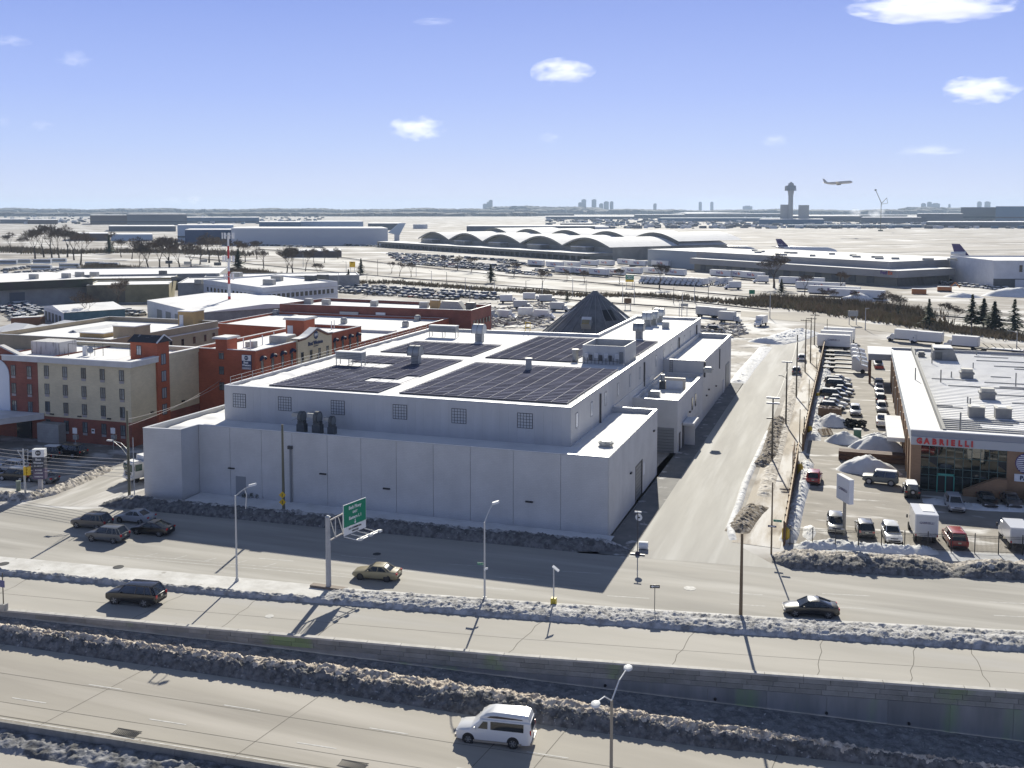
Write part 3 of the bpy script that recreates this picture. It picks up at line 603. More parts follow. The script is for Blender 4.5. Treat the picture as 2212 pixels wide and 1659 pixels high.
# roof plant
BOXM = mat('plant screen', (.46,.465,.46), .6, col2=(.40,.405,.40), sc=.8)
VENTM = mat('vent metal', (.36,.37,.37), .45, metal=.35, col2=(.28,.29,.29), sc=1.2)
UNITM = mat('unit beige', (.42,.41,.37), .6, col2=(.34,.33,.30), sc=1.5)
ps_ = thing('plant_screen', 'tall open topped screen box with electric cabinets on the warehouse roof', 'plant screen', (-11.6,45.2,12.88))
w2, dp, hh = 3.45, 8.6, 3.0
for a in ((-w2,w2,.0,.15),(-w2,w2,dp-.15,dp),(-w2,-w2+.15,.15,dp-.15),(w2-.15,w2,.15,dp-.15)): MB().box(*a,0,hh).obj('screen_wall', BOXM, ps_)
MB().box(-w2+.15,w2-.15,.15,dp-.15,0,1.4).obj('equipment_deck', UNITM, ps_)
for i, xx in enumerate((-3.0,-1.4,.2,2.0)):
 c = MB().box(xx,xx+.55,-.28,0,1.05,1.75).obj('cabinet', mat('white board', (.7,.7,.7), .6), ps_); MB().box(xx+.06,xx+.49,-.3,-.28,1.12,1.68).obj('cabinet_door', PANEL, c)
 MB().box(xx+.7,xx+1.15,-.22,0,.55,1.45).obj('cabinet', FRAME, ps_)
MB().box(2.6,3.2,-.25,0,.3,2.1).obj('cabinet', mat('dark grey box', (.16,.17,.17), .6), ps_)
mb = MB();
for i in range(10): mb.box(-3.2+i*.6,-3.14+i*.6,-.16,-.1,.05,1.1)
mb.box(-3.2,2.5,-.16,-.1,.55,.6); mb.obj('conduits', FRAME, ps_)
def hood_vent(x, y, z, s, lab, grp, kind=0, rz=0, m=VENTM):
 t = thing('roof_ventilator', lab, 'roof ventilator', (x,y,z), rz, grp)
 mb = MB(); mb.box(-.55*s,.55*s,-.5*s,.5*s,0,1.5*s); mb.obj('base_box', m, t)
 lv = MB().box(-.5*s,.5*s,-.03,.03,-.02,.04).mesh('louvre', FRAME)
 for i in range(5): link('louvre', lv, t, loc=(0,-.51*s,.3*s+i*.2*s))
 n = 12; R = .95*s; rings = []
 for xx in (-.85*s,.85*s):
  ring = [(xx, -.2*s+R*math.cos(a), 1.75*s+R*math.sin(a)) for a in np.linspace(math.pi*1.15, -.15*math.pi, n)]
  rings.append(ring)
 mb = MB(); mb.loft(rings, cap=True); mb.obj('hood', m if kind == 0 else mat('pale hood', (.55,.57,.57), .4, metal=.2), t, smooth=40)
 rib = MB()
 for xx in (-.86*s,.84*s,0):
  pts = [(xx, -.2*s+(R+.02)*math.cos(a), 1.75*s+(R+.02)*math.sin(a)) for a in np.linspace(math.pi*1.15, -.15*math.pi, n)]
  rib.path(pts, .03*s, 4)
 rib.obj('hood_ribs', FRAME, t)
 return t
DG = mat('dark vent', (.10,.105,.105), .5, col2=(.07,.075,.075), sc=1.5)
for i, (u, v, lab) in enumerate([(650,934,'leftmost of three dark fan hoods on the warehouse lower roof'),(684,937,'middle one of three dark fan hoods on the warehouse lower roof'),(715,938,'rightmost and smallest of three dark fan hoods on the warehouse lower roof')]):
 x, y = at(u, v, 8.6); s = (1.0,1.05,.85)[i]
 t = thing('roof_ventilator', lab, 'roof ventilator', (x, y+.3, 8.58), rad(90), 'dark fan hoods on the lower front roof')
 mb = MB(); mb.box(-.5*s,.5*s,-.55*s,.55*s,0,1.1*s); mb.obj('base_box', DG, t)
 mb = MB(); mb.box(-.4*s,.4*s,-.45*s,.45*s,1.1*s,1.5*s); mb.obj('neck', DG, t)
 rings = []
 for yy, rr in ((-.25*s,.78*s),(.25*s,.78*s)): rings.append([(rr*math.cos(a), yy, 2.0*s+rr*math.sin(a)) for a in np.linspace(0, 2*math.pi, 16, endpoint=False)])
 MB().loft([[(p[0], p[1], p[2]) for p in r] for r in rings]).obj('fan_wheel', DG, t, smooth=40)
 mb = MB(); mb.obox((.0,.75*s,1.75*s),(1.2*s,.9*s,.06), M=Matrix.Rotation(rad(-25),3,'X')); mb.obox((0,.7*s,2.3*s),(1.2*s,.9*s,.5*s)); mb.obj('hood', VENTM, t)
 MB().tube((0,-.27*s,2*s),(0,-.2*s,2*s),.62*s,.62*s,16).obj('fan_grille', mat('vent mesh', (.18,.19,.19), .5), t)
for u, v, s, lab, k in [(899,787,1.15,'boxy louvred ventilator hood by the left front solar array',0),(1036,738,1.25,'large round topped pale ventilator at the roof back left',1),(1381,731,1.15,'curved hood ventilator on the narrow roof wing',0)]:
 x, y = at(u, v, 12.9); hood_vent(x, y, 12.88, s, lab, 'hooded ventilators on the warehouse roof', k, rad(0))
for i, (u, v) in enumerate([(1399,703),(1412,700),(1425,694)]):
 x, y = at(u, v+2, 12.9); hood_vent(x, y, 12.88, 1.15, ('first','second','third')[i]+' of the round hood vents in a row at the roof end', 'round hood vents at the roof wing end', 1)
x, y = at(1438,709,12.9); tag(MB().box(x-.7,x+.7,y-.5,y+.5,12.88,14.3).obj('roof_unit', VENTM), 'small upright roof unit beside the round hood vents', 'roof unit')
def ac_unit(u, v, z, w, d, h, lab, grp=None, legs=.8, m=UNITM, dx=0):
 x, y = at(u, v, z); t = thing('rooftop_unit', lab, 'rooftop unit', (x+dx, y, z), 0, grp)
 MB().box(-w/2,w/2,0,d,legs,legs+h).obj('casing', m, t)
 MB().box(-w/2-.05,w/2+.05,-.05,d+.05,legs+h,legs+h+.1).obj('lid', SNOW, t)
 lg = MB().box(-.06,.06,-.06,.06,0,legs).mesh('leg', GALV)
 if legs > .1:
  for a in (-w/2+.1,0,w/2-.1):
   for b in (.1,d-.1): link('leg', lg, t, loc=(a,b,0))
 sl = MB().box(-w/2+.1,w/2-.1,-.02,0,-.03,.03).mesh('louvre', FRAME)
 for i in range(int(h/.25)): link('louvre', sl, t, loc=(0,0,legs+.15+i*.25))
 return t
ac_unit(753,790,12.9,4.6,1.5,1.1,'long low rooftop unit on legs at the warehouse roof left edge','rooftop air units on the warehouse',1.0,VENTM)
ac_unit(955,729,12.9,5.6,1.6,1.2,'long low rooftop unit on legs at the warehouse roof back edge','rooftop air units on the warehouse',1.0,VENTM)
x, y = at(1436,840,7.55); t = thing('roof_unit', 'cream pipe frame and small blower on the low right annex roof', 'roof unit', (x,y,7.53))
CREAM = mat('cream duct', (.62,.55,.44), .6)
MB().box(-.3,3.4,0,.5,1.5,1.95).obj('duct', CREAM, t); MB().box(3.0,3.4,0,.5,0,1.5).obj('leg', CREAM, t); MB().box(-.9,.1,-.2,.8,0,1.3).obj('blower_base', DG, t); MB().tube((-.4,.3,1.3),(-.4,.3,2.4),.4,.3,10).obj('blower', VENTM, t); MB().box(.2,3,0.02,.3,0,1.5).obj('back_panel', SNOW, t)
x, y = at(1412,858,7.55); tag(MB().box(x-.9,x+.9,y,y+1,7.53,8.5).obj('roof_unit', VENTM), 'small louvred box unit at the low annex roof corner', 'roof unit')
def dome_vent(u, v, z, r, h, lab, m=VENTM):
 x, y = at(u, v, z); t = thing('roof_vent', lab, 'roof vent', (x,y,z))
 MB().box(-r*.7,r*.7,-r*.7,r*.7,0,h*.5).obj('curb', m, t)
 MB().loft([[(q*r*math.cos(a), q*r*math.sin(a), zz) for a in np.linspace(0,2*math.pi,8,endpoint=False)] for q, zz in ((1,h*.5),(1,h*.75),(.6,h))]).obj('cap', m, t)
 return t
dome_vent(1309,965,8.6,.95,.75,'squat square skylight vent on the near right lower roof', VENTM)
dome_vent(1530,805-1,9.65,.9,.9,'small dark vent cap on the far right annex roof', VENTM)
for u, v, lab in [(1276,772,'left one of two squat beige vent stacks beside the plant screen'),(1243,779,'right one of two squat beige vent stacks behind the white walkway'),(1142,800,'lone beige vent stack among the near right solar panels')]:
 u2 = {1276:1275,1243:1243,1142:1142}[u]; x, y = at(u2, v, 12.9); tag(MB().tube((x,y,12.88),(x,y,14.5),.5,.45,10).tube((x,y,14.5),(x,y,14.8),.62,.62,10).obj('vent_stack', UNITM), lab.replace('left one','right one') if u == 1276 else (lab.replace('right one','left one') if u == 1243 else lab), 'vent stack', 'beige vent stacks on the warehouse roof')
t = thing('roof_hatch_rail', 'yellow hatch ladder rail at the warehouse roof left edge', 'guard rail', (*at(1140,712+8,12.9),12.88))
YEL = mat('safety yellow', (.75,.52,.04), .6)
for a in (-.5,.5): MB().tube((a,0,0),(a,0,2.3),.06,n=6).obj('rail_post', YEL, t)
for z in (1.2,2.2): MB().tube((-.5,0,z),(.5,0,z),.05,n=6).obj('hand_rail', YEL, t)
# ------------------------------------------------------------------ neighbouring buildings
BEIGE = brickmat('beige brick', (.66,.57,.39), (.60,.52,.35), (.52,.46,.34), .6, .2, .015, noise=.12)
BRICKR = brickmat('red brick', (.42,.105,.05), (.36,.09,.042), (.34,.13,.08), .5, .16, .012, noise=.18)
BRICKD = brickmat('dark red brick', (.27,.085,.06), (.22,.07,.05), (.23,.11,.08), .5, .16, .012, noise=.2)
BRICKT = brickmat('tan brick', (.36,.215,.12), (.31,.185,.10), (.30,.20,.13), .45, .15, .012, noise=.15)
WHITEW = mat('white wall', (.62,.63,.65), .7, col2=(.55,.56,.58), sc=.4, coord='World')
GREYW = brickmat('grey block wall', (.34,.34,.33), (.30,.30,.295), (.27,.27,.26), .8, .4, .02, noise=.2)
OLIVE = mat('olive wall', (.30,.26,.15), .85, col2=(.22,.19,.11), sc=.3, coord='World')
OLIVD = mat('dark olive wall', (.11,.095,.07), .9, col2=(.20,.175,.12), sc=.25, coord='World')
TEAL = mat('teal wall', (.10,.19,.22), .8, col2=(.07,.13,.16), sc=.3, coord='World')
CORN = mat('cornice stucco', (.58,.57,.56), .8, col2=(.50,.49,.48), sc=.6, coord='World')
TANST = mat('tan stucco', (.42,.29,.13), .85, col2=(.36,.25,.12), sc=.5, coord='World')
MOTELW = brickmat('tan block', (.42,.34,.23), (.38,.31,.21), (.33,.27,.19), .5, .2, .012, noise=.15)
PURP = mat('deep purple paint', (.06,.035,.10), .5); BWHITE = mat('sign white', (.78,.78,.78), .5); NAVY = mat('navy paint', (.03,.045,.10), .6)
WIN = {}
def window(parent, x, y, z, w, h, yaw=0, panes=2, fm=None, pm=None, grille=None, depth=.05, name='window'):
 """yaw 0 faces -Y, 90 faces +X; (x,y) is the window's foot centre on the wall plane"""
 fm = fm or FRAME; pm = pm or GLASS
 key = (round(w,2), round(h,2), panes, fm.name, pm.name, bool(grille))
 if key not in WIN:
  mb = MB(); b = min(.08, w*.09); d = depth
  mb.box(-w/2,w/2,-d,-.002,0,b); mb.box(-w/2,w/2,-d,-.002,h-b,h); mb.box(-w/2,-w/2+b,-d,-.002,b,h-b); mb.box(w/2-b,w/2,-d,-.002,b,h-b)
  pw = (w-2*b)/panes
  for i in range(1, panes): mb.box(-w/2+b+i*pw-b*.4,-w/2+b+i*pw+b*.4,-d,-.002,b,h-b)
  WIN[key] = (mb.mesh('window', fm), MB().box(.01,pw-.01,-.02,-.004,b+.01,h-b-.01).mesh('pane', pm), b, pw, MB().box(-w*.45,w*.45,-.04,-.002,-.42,-.04).mesh('grille', grille) if grille else None)
 f, p, b, pw, g = WIN[key]
 o = link(name, f, parent, loc=(x,y,z), rz=rad(yaw))
 for i in range(panes): link('pane', p, o, loc=(-w/2+b+i*pw,0,0))
 if g: link('grille', g, o)
 return o
PANEB = mat('curtained pane', (.22,.24,.25), .15, spec=.8, rnd=.55, col2=(.04,.05,.05), sc=1.2, st=(1,1,.6))
def building(name, label, cat, poly, h, wm, rm=None, base=-.1, par=.5, pm=None, capm=None, group=None, ridge=None):
 t = thing(name, label, cat, (0,0,0), 0, group)
 MB().prism(poly, base, h-par if par else h, cap=False).obj('wall', wm, t)
 sheet('roof', poly, h-par+.01 if par else h+.01, rm or SNOWR, t)
 if par: parapet(poly, h-par, h, .3, pm or wm, capm or COPING, t)
 return t
# ---- beige hotel
ho = thing('hotel_block', 'five storey beige brick hotel block with brick stair tower', 'hotel', (0,0,0))
hp = [(-110,19.1),(-81.4,19.1),(-81.4,36.5),(-110,36.5)]
MB().prism(hp, -.1, 3.9, cap=False).obj('base_wall', BRICKD, ho)
MB().prism([(-99.7,19.1),(-81.4,19.1),(-81.4,36.5),(-99.7,36.5)], 3.9, 12.9, cap=False).obj('wall', BEIGE, ho)
MB().prism([(-110,19.05),(-99.71,19.05),(-99.71,36.5),(-110,36.5)], 3.9, 13.2, cap=False).obj('brick_wing_wall', BRICKD, ho)
sheet('roof', hp, 12.95, SNOWR, ho)
MB().box(-106.5,-80.8,18.5,19.3,12.75,13.55).box(-81.7,-80.8,19.303,25.2,12.75,13.55).obj('cornice', CORN, ho)
MB().box(-106.6,-80.7,18.4,19.5,13.553,13.72).box(-81.8,-80.7,19.503,25.2,13.553,13.72).obj('cornice_snow', SNOW, ho)
MB().box(-110,-81.3,36.1,36.7,12.9,13.6).box(-81.7,-81.2,28.2,36.1,12.7,13.6).obj('rear_parapet', BEIGE, ho)
MB().box(-110,-81.2,36.0,36.8,13.603,13.72).box(-81.8,-81.1,28.2,36.0,13.603,13.72).obj('parapet_snow', SNOW, ho)
# gabled brick wing on the far left with a pale arched panel
gz = MB(); prof = [(-110,12.8),(-102.9,12.8),(-102.9,13.3),(-107.2,14.9),(-110,14.2)]
gz.add([(x,18.95,z) for x,z in prof]+[(x,19.6,z) for x,z in prof], [(0,1,2,3,4),(9,8,7,6,5)]+[(i,5+i,5+(i+1)%5,(i+1)%5) for i in range(5)]); gz.obj('gable', BRICKD, ho)
gc = MB()
for (a, b) in zip([(-102.6,13.31),(-107.2,14.95)], [(-107.2,14.95),(-110,14.25)]):
 gc.add([(a[0],18.8,a[1]),(b[0],18.8,b[1]),(b[0],19.8,b[1]),(a[0],19.8,a[1]),(a[0],18.8,a[1]+.25),(b[0],18.8,b[1]+.25),(b[0],19.8,b[1]+.25),(a[0],19.8,a[1]+.25)], [(0,1,2,3),(4,7,6,5),(0,4,5,1),(1,5,6,2),(2,6,7,3),(3,7,4,0)])
gc.obj('gable_coping', CORN, ho)
ar = [(-110,4.2),(-105.5,4.2)]+[(-108+2.5*math.cos(a), 10.2+2.6*math.sin(a)) for a in np.linspace(0, math.pi*.75, 9)]+[(-110,12.2)]
am = MB(); n = len(ar); am.add([(x,18.9,z) for x,z in ar]+[(x,19.04,z) for x,z in ar], [tuple(range(n))]+[(i,n+i,n+(i+1)%n,(i+1)%n) for i in range(n)]); am.obj('arched_panel', mat('pale arch', (.60,.63,.68), .7), ho)
rows = [10.49+.0, 7.53, 4.62, 1.7]
for x in (-97.9,-94.2,-90.5,-86.8,-83.1):
 for k, z in enumerate(rows): window(ho, x, 19.09, z, .95, 1.72, 0, 2, pm=PANEB, grille=mat('window unit grille', (.33,.30,.30), .7))
for x in (-104.7,-101.4):
 for z in rows[:3]: window(ho, x, 19.04, z-.25, .95, 1.72, 0, 2, pm=PANEB, grille=MATS['window unit grille'])
for x in (-97,-91.5,-85.7): MB().box(x-.35,x+.35,18.9,19.09,4.2,4.4).obj('wall_lamp', BLACK, ho)
for x, z in ((-88.9,1.7),): MB().box(x-.3,x+.3,19.02,19.09,z,z+.75).obj('notice', BWHITE, ho); MB().box(x-.2,x+.2,18.99,19.02,z+.35,z+.6).obj('notice_mark', BLACK, ho)
# stair tower with dark gable roof
st_ = [(-86.3,25.2),(-81.05,25.2),(-81.05,28.2),(-86.3,28.2)]
MB().prism(st_, -.1, 15.9, cap=False).obj('stair_tower', BRICKR, ho)
rf = MB(); rf.add([(-86.7,24.9,15.85),(-80.7,24.9,15.85),(-80.7,26.7,16.9),(-86.7,26.7,16.9),(-80.7,28.5,15.85),(-86.7,28.5,15.85)], [(0,1,2,3),(3,2,4,5),(0,3,5),(1,4,2),(0,5,4,1)]); rf.obj('tower_roof', mat('dark shingle', (.05,.05,.055), .9, col2=(.35,.35,.36), sc=.8, lo=.6, hi=.66), ho)
tr = MB()
for a, b in (((24.8,15.8),(26.7,16.95)),((26.7,16.95),(28.6,15.8))): tr.add([(-80.69,a[0],a[1]),(-80.69,b[0],b[1]),(-80.69,b[0],b[1]+.18),(-80.69,a[0],a[1]+.18),(-80.9,a[0],a[1]),(-80.9,b[0],b[1]),(-80.9,b[0],b[1]+.18),(-80.9,a[0],a[1]+.18)], [(0,1,2,3),(7,6,5,4),(3,2,6,7),(0,4,5,1)])
tr.obj('tower_roof_trim', BWHITE, ho)
window(ho, -84.6, 25.19, 13.7, .95, 1.6, 0, 2, pm=GLASSL)
for z in (12.5,9.7,6.9,4.2): window(ho, -81.04, 26.7, z-.4, 1.2, 1.8, 90, 2, pm=GLASSL)
for y, z in ((23.6,4.6),(31.6,5.0)): MB().box(-81.39,-81.1,y,y+.6,z,z+.22).obj('wall_lamp', BLACK, ho)
# roof clutter
x, y = at(100,765,13.0)
t = tag(MB().box(x-3.2,x+2.8,y,y+4,12.96,15.1).obj('roof_penthouse', mat('stained panel', (.52,.51,.50), .7, col2=(.22,.21,.20), sc=1.1, st=(2,2,.3), lo=.52, hi=.7, coord='World')), 'stained white penthouse box on the beige hotel roof', 'penthouse')
x, y = at(182,768,13.0); tag(MB().box(x-.35,x+.35,y,y+.5,12.96,14.6).obj('chimney_stub', WHITEW), 'slim white chimney stub on the beige hotel roof', 'chimney')
t = thing('roof_railing', 'dark pipe railing along the beige hotel roof', 'railing', (0,0,12.96))
for u in (128,148,205,223,281): x, y = at(u, 768, 13.0); MB().tube((x,y,0),(x,y,2.0),.05,n=6).obj('rail_post', FRAME, t)
a, b = at(148,766,13), at(281,770,13); MB().tube((*a,1.9),(*b,1.9),.04,n=6).obj('hand_rail', FRAME, t)
for u, v, lab in [(196,768,'small satellite dish on the beige hotel roof'),]:
 x, y = at(u, v, 13.0); t = thing('satellite_dish', lab, 'satellite dish', (x,y,12.96)); MB().tube((0,0,0),(0,0,.8),.04,n=6).obj('mast', GALV, t); MB().tube((0,-.05,.9),(.25,-.3,1.05),.55,.5,12).obj('dish', GALV, t)
# porte cochere
pc_ = thing('entrance_canopy', 'snow topped drive through canopy on the left of the hotel front', 'canopy', (0,0,0))
px0, py0 = -112, 11.5
MB().prism([(-114,8.5),(-104.5,8.5),(-98.6,19.0),(-114,19.0)], 3.4, 4.3).obj('canopy_fascia', CORN, pc_); sheet('canopy_roof', [(-114,8.3),(-104.4,8.3),(-98.5,18.99),(-114,18.99)], 4.36, SNOW, pc_, th=.05)
MB().box(-105.8,-104.9,8.9,9.8,0,3.4).obj('canopy_pier', BRICKD, pc_); MB().box(-104.2,-101.2,18.85,19.04,0,2.9).obj('entrance_glass', GLASS, ho)
MB().box(-98.5,-94.2,17.3,18.9,0,3.1).obj('entrance_lobby', GREYW, ho)
# ---- red brick hotel wing with awnings
rh = thing('hotel_wing', 'red brick hotel wing with blue awnings and beige gabled centre', 'hotel', (0,0,0))
rp_ = [(-82.6,36.6),(-70,36.6),(-70,75.4),(-82.6,75.4)]
MB().prism(rp_, -.1, 12.9, cap=False).obj('wall', BRICKR, rh); sheet('roof', rp_, 12.92, SNOWR, rh); parapet(rp_, 12.9, 13.5, .3, BRICKR, SNOW, rh, cap=.12)
tw = [(-77.9,36.55),(-75.6,36.55),(-75.6,39.6),(-77.9,39.6)]
MB().prism(tw, 12.9, 15.3, cap=False).obj('roof_tower', BRICKR, rh); MB().box(-78.3,-75.2,36.1,40,15.3,15.55).obj('tower_cap', CORN, rh); MB().box(-78.1,-75.4,36.3,39.8,15.553,15.65).obj('cap_snow', SNOW, rh)
for z in (11.8,9.15,6.4): window(rh, -76.8, 36.59, z, 1.0, 1.4, 0, 2, pm=PANEB)
AWN = mat('navy awning', (.025,.04,.085), .7)
aw = MB(); rings = []
for a in np.linspace(0, math.pi/2, 5): rings.append([( .85*math.cos(b)*math.cos(a*.0+0)*1.0, -.75*math.sin(a)*abs(math.sin(b))**.5-.01, .95*math.sin(b)*math.cos(a*.55)) for b in np.linspace(0, math.pi, 9)])
aw.loft(rings, cap=False); awm = aw.mesh('awning', AWN)
for y in (38.56,41.84,45.08,48.21,64.16,67.36,70.47,73.66):
 window(rh, -69.99, y, 10.05, .8, 1.55, 90, 1, pm=PANEB, grille=FRAME)
 o = link('awning', awm, rh, loc=(-69.97, y, 11.55), rz=rad(90))
# gable centre
gp = [(49.7,6),(62.3,6),(62.3,13.75),(60.6,13.8),(59.6,14.1),(56.3,15.25),(53.6,14.3),(52.2,13.95),(49.7,13.85)]
n = len(gp); gm = MB(); gm.add([(-69.62,y,z) for y,z in gp]+[(-70.2,y,z) for y,z in gp], [tuple(range(n)), tuple(range(2*n-1,n-1,-1))]+[(i,n+i,n+(i+1)%n,(i+1)%n) for i in range(n)]); gm.obj('gable_front', BEIGE, rh)
tm = MB(); ct = gp[2:]
for (a, b) in zip(ct[:-1], ct[1:]): tm.add([(-69.4,a[0],a[1]-.35),(-69.4,b[0],b[1]-.35),(-69.4,b[0],b[1]),(-69.4,a[0],a[1]),(-69.61,a[0],a[1]-.35),(-69.61,b[0],b[1]-.35),(-69.61,b[0],b[1]),(-69.61,a[0],a[1])], [(0,1,2,3),(3,2,6,7),(0,4,5,1),(4,7,6,5),(0,3,7,4),(1,5,6,2)])
tm.obj('gable_trim', mat('brown trim', (.14,.06,.04), .7), rh)
sn = MB()
for (a, b) in zip(ct[:-1], ct[1:]): sn.add([(-69.35,a[0],a[1]+.01),(-69.35,b[0],b[1]+.01),(-71,b[0],b[1]+.01),(-71,a[0],a[1]+.01),(-69.35,a[0],a[1]+.16),(-69.35,b[0],b[1]+.16),(-71,b[0],b[1]+.16),(-71,a[0],a[1]+.16)], [(4,7,6,5),(0,4,5,1),(0,1,2,3),(2,6,7,3)])
sn.obj('gable_snow', SNOW, rh)
for y in (51.23,54.39,57.48,60.57): window(rh, -69.61, y, 9.6, .9, 1.75, 90, 2, pm=GLASS)
def disc_sign(parent, x, y, z, r, yaw, m, name='round_logo', th=.06):
 o = link(name, MB().tube((0,0,0),(0,-th,0),r,r,24).mesh(name, m), parent, loc=(x,y,z), rz=rad(yaw)); return o
o = disc_sign(rh, -69.6, 56.2, 14.0, .78, 90, NAVY); text('logo_letters', 'BW', .75, (-69.52,56.2,14.0), 90, BWHITE, rh, .02, .02)
text('wall_lettering', 'Best Western', .95, (-69.56,56.0,12.55), 90, NAVY, rh, .05, .035); text('wall_lettering', 'JFK AIRPORT', .3, (-69.58,56.2,11.95), 90, NAVY, rh, .02)
MB().box(-69.6,-69.3,53.0,61.0,9.1,9.3).box(-69.6,-69.3,56.6,57.2,8.6,10.0).obj('flag_bracket', mat('bronze', (.08,.06,.04), .6), rh)
# wall sign on the red front
sg = thing('wall_sign', 'white and navy hotel sign with round logo on the red brick wall', 'sign', (-71.65,36.56,10.3))
MB().box(-.9,.9,-.22,0,-.0,2.5).obj('sign_box', NAVY, sg); MB().box(-.88,.88,-.24,-.221,1.5,2.48).obj('sign_top', BWHITE, sg); MB().box(-.88,.88,-.24,-.221,.02,.42).obj('sign_foot', mat('sign grey', (.35,.35,.38), .5), sg)
disc_sign(sg, 0, -.24, 2.0, .38, 0, NAVY, th=.03); text('sign_letters', 'BW', .36, (0,-.275,2.0), 0, BWHITE, sg, .01)
text('sign_letters', 'Best', .52, (-.1,-.235,1.2), 0, BWHITE, sg, .02, .02); text('sign_letters', 'Western', .46, (0,-.235,.75), 0, BWHITE, sg, .02, .02); text('sign_letters', 'JFK AIRPORT', .2, (0,-.25,.22), 0, BWHITE, sg, .01)
tw2 = thing('brick_penthouse', 'square brick penthouse with flared cap on the awning wing roof', 'penthouse', (0,0,0))
y0, z0 = onX(700,712,-75.5);
MB().box(-78.6,-74.6,60.4,64.6,12.93,16.1).obj('wall', BRICKR, tw2); MB().box(-79,-74.2,60,65,16.1,16.4).obj('cap', CORN, tw2); MB().box(-78.8,-74.4,60.2,64.8,16.402,16.55).obj('cap_snow', SNOW, tw2); MB().box(-78.2,-77.0,60.33,60.39,12.95,15).obj('door', WHITEW, tw2)
for i, (u, v, lab) in enumerate([(600,742,'beige rooftop unit box beside the gable'),(548,750,'round fan unit on the awning wing roof front')]):
 x, y = at(u, v, 12.95); t = thing('rooftop_unit', lab, 'rooftop unit', (x,y,12.94));
 if i == 0: MB().box(-1.8,1.8,0,3.5,0,1.3).obj('casing', UNITM, t); MB().box(-1.7,1.7,.1,3.4,1.3,1.42).obj('snow_cap', SNOW, t)
 else: MB().tube((0,0,0),(0,0,1.1),.7,.7,12).obj('fan_drum', VENTM, t); MB().box(-1.6,-.9,-.2,.4,0,.9).obj('casing', VENTM, t)
t = thing('vent_pipes', 'thin white vent pipes on the awning wing roof', 'vent pipes', (0,0,12.93))
for u, v in [(526,752),(541,756),(592,738),(567,745),(716,712),(722,710),(679,718)]: x, y = at(u, v, 12.95); MB().tube((x,y,0),(x,y,1.8),.09,n=6).obj('pipe', WHITEW, t)
# ---- low red brick building with white roof, dark red warehouse behind it
lr = building('low_brick_building', 'low red brick building with wide snowy roof behind the hotel', 'building', [(-138,121),(-110,118),(-110,100),(-82.5,100),(-82.5,153),(-138,153)], 6.8, BRICKR, par=.6, capm=COPING)
MB().box(-109.5,-84,120,122,6.25,6.9).obj('roof_step', CORN, lr)
for i, (u, v) in enumerate([(638,692),(743,699),(902,693),(876,706),(596,680)]):
 x, y = at(u, v, 6.4); t = dome_vent(u, v, 6.22, 1.0, 1.6, ('first','second','third','fourth','fifth')[i]+' mushroom vent from the left on the low brick roof' if i < 3 else ('mushroom vent close to the low brick roof right edge' if i == 3 else 'mushroom vent at the far left low brick roof edge'), VENTM); t['group'] = 'mushroom vents on the low brick roof'
rwh = building('brick_warehouse', 'long dark red brick warehouse with parapets and rooftop units', 'warehouse', [(-137.5,153.6),(-76,153.6),(-76.3,171),(-134,176)], 9.2, BRICKD, par=.9)
for y in (156,158.5,161,163.5,166,168.5): window(rwh, -75.98, y, 4.6, 1.2, 1.5, 90, 2)
MB().box(-117,-111,152.9,153.55,6.6,7.6).obj('wall_tank', mat('steel tank', (.40,.42,.43), .4, metal=.3), rwh); MB().box(-105.5,-102.5,153.3,153.55,7.0,7.7).obj('wall_notice', BWHITE, rwh)
for i, (u, v, w) in enumerate([(664,656,1.2),(702,658,1.2),(806,661,1.0),(914,664,1.3),(938,666,1.4)]):
 x, y = at(u, v, 8.4); t = thing('rooftop_unit', ('squat','small','short','stubby','tall brown')[i]+' vent unit number-less on the dark brick warehouse roof'.replace(' number-less',''), 'rooftop unit', (x,y,8.3), 0, 'vent units on the dark brick warehouse roof'); MB().box(-w,w,0,1.6,0,1.5 if i < 4 else 2.4).obj('casing', UNITM if i < 4 else TANST, t); MB().box(-w*.9,w*.9,.1,1.5,1.5 if i < 4 else 2.4,1.7 if i < 4 else 2.55).obj('cap', SNOW, t)
x, y = at(975,668,8.4); t = thing('rooftop_unit', 'large sloped intake hood at the dark brick warehouse corner', 'rooftop unit', (x,y,8.3)); MB().add([(-4,0,0),(4,0,0),(4,3,0),(-4,3,0),(-3,0,2.4),(2,0,2.4),(2,3,2.4),(-3,3,2.4)], [(0,1,5,4),(1,2,6,5),(2,3,7,6),(3,0,4,7),(4,5,6,7)]).obj('hood', UNITM, t); MB().box(4.5,7,0,2,0,2.2).obj('condenser', DG, t)
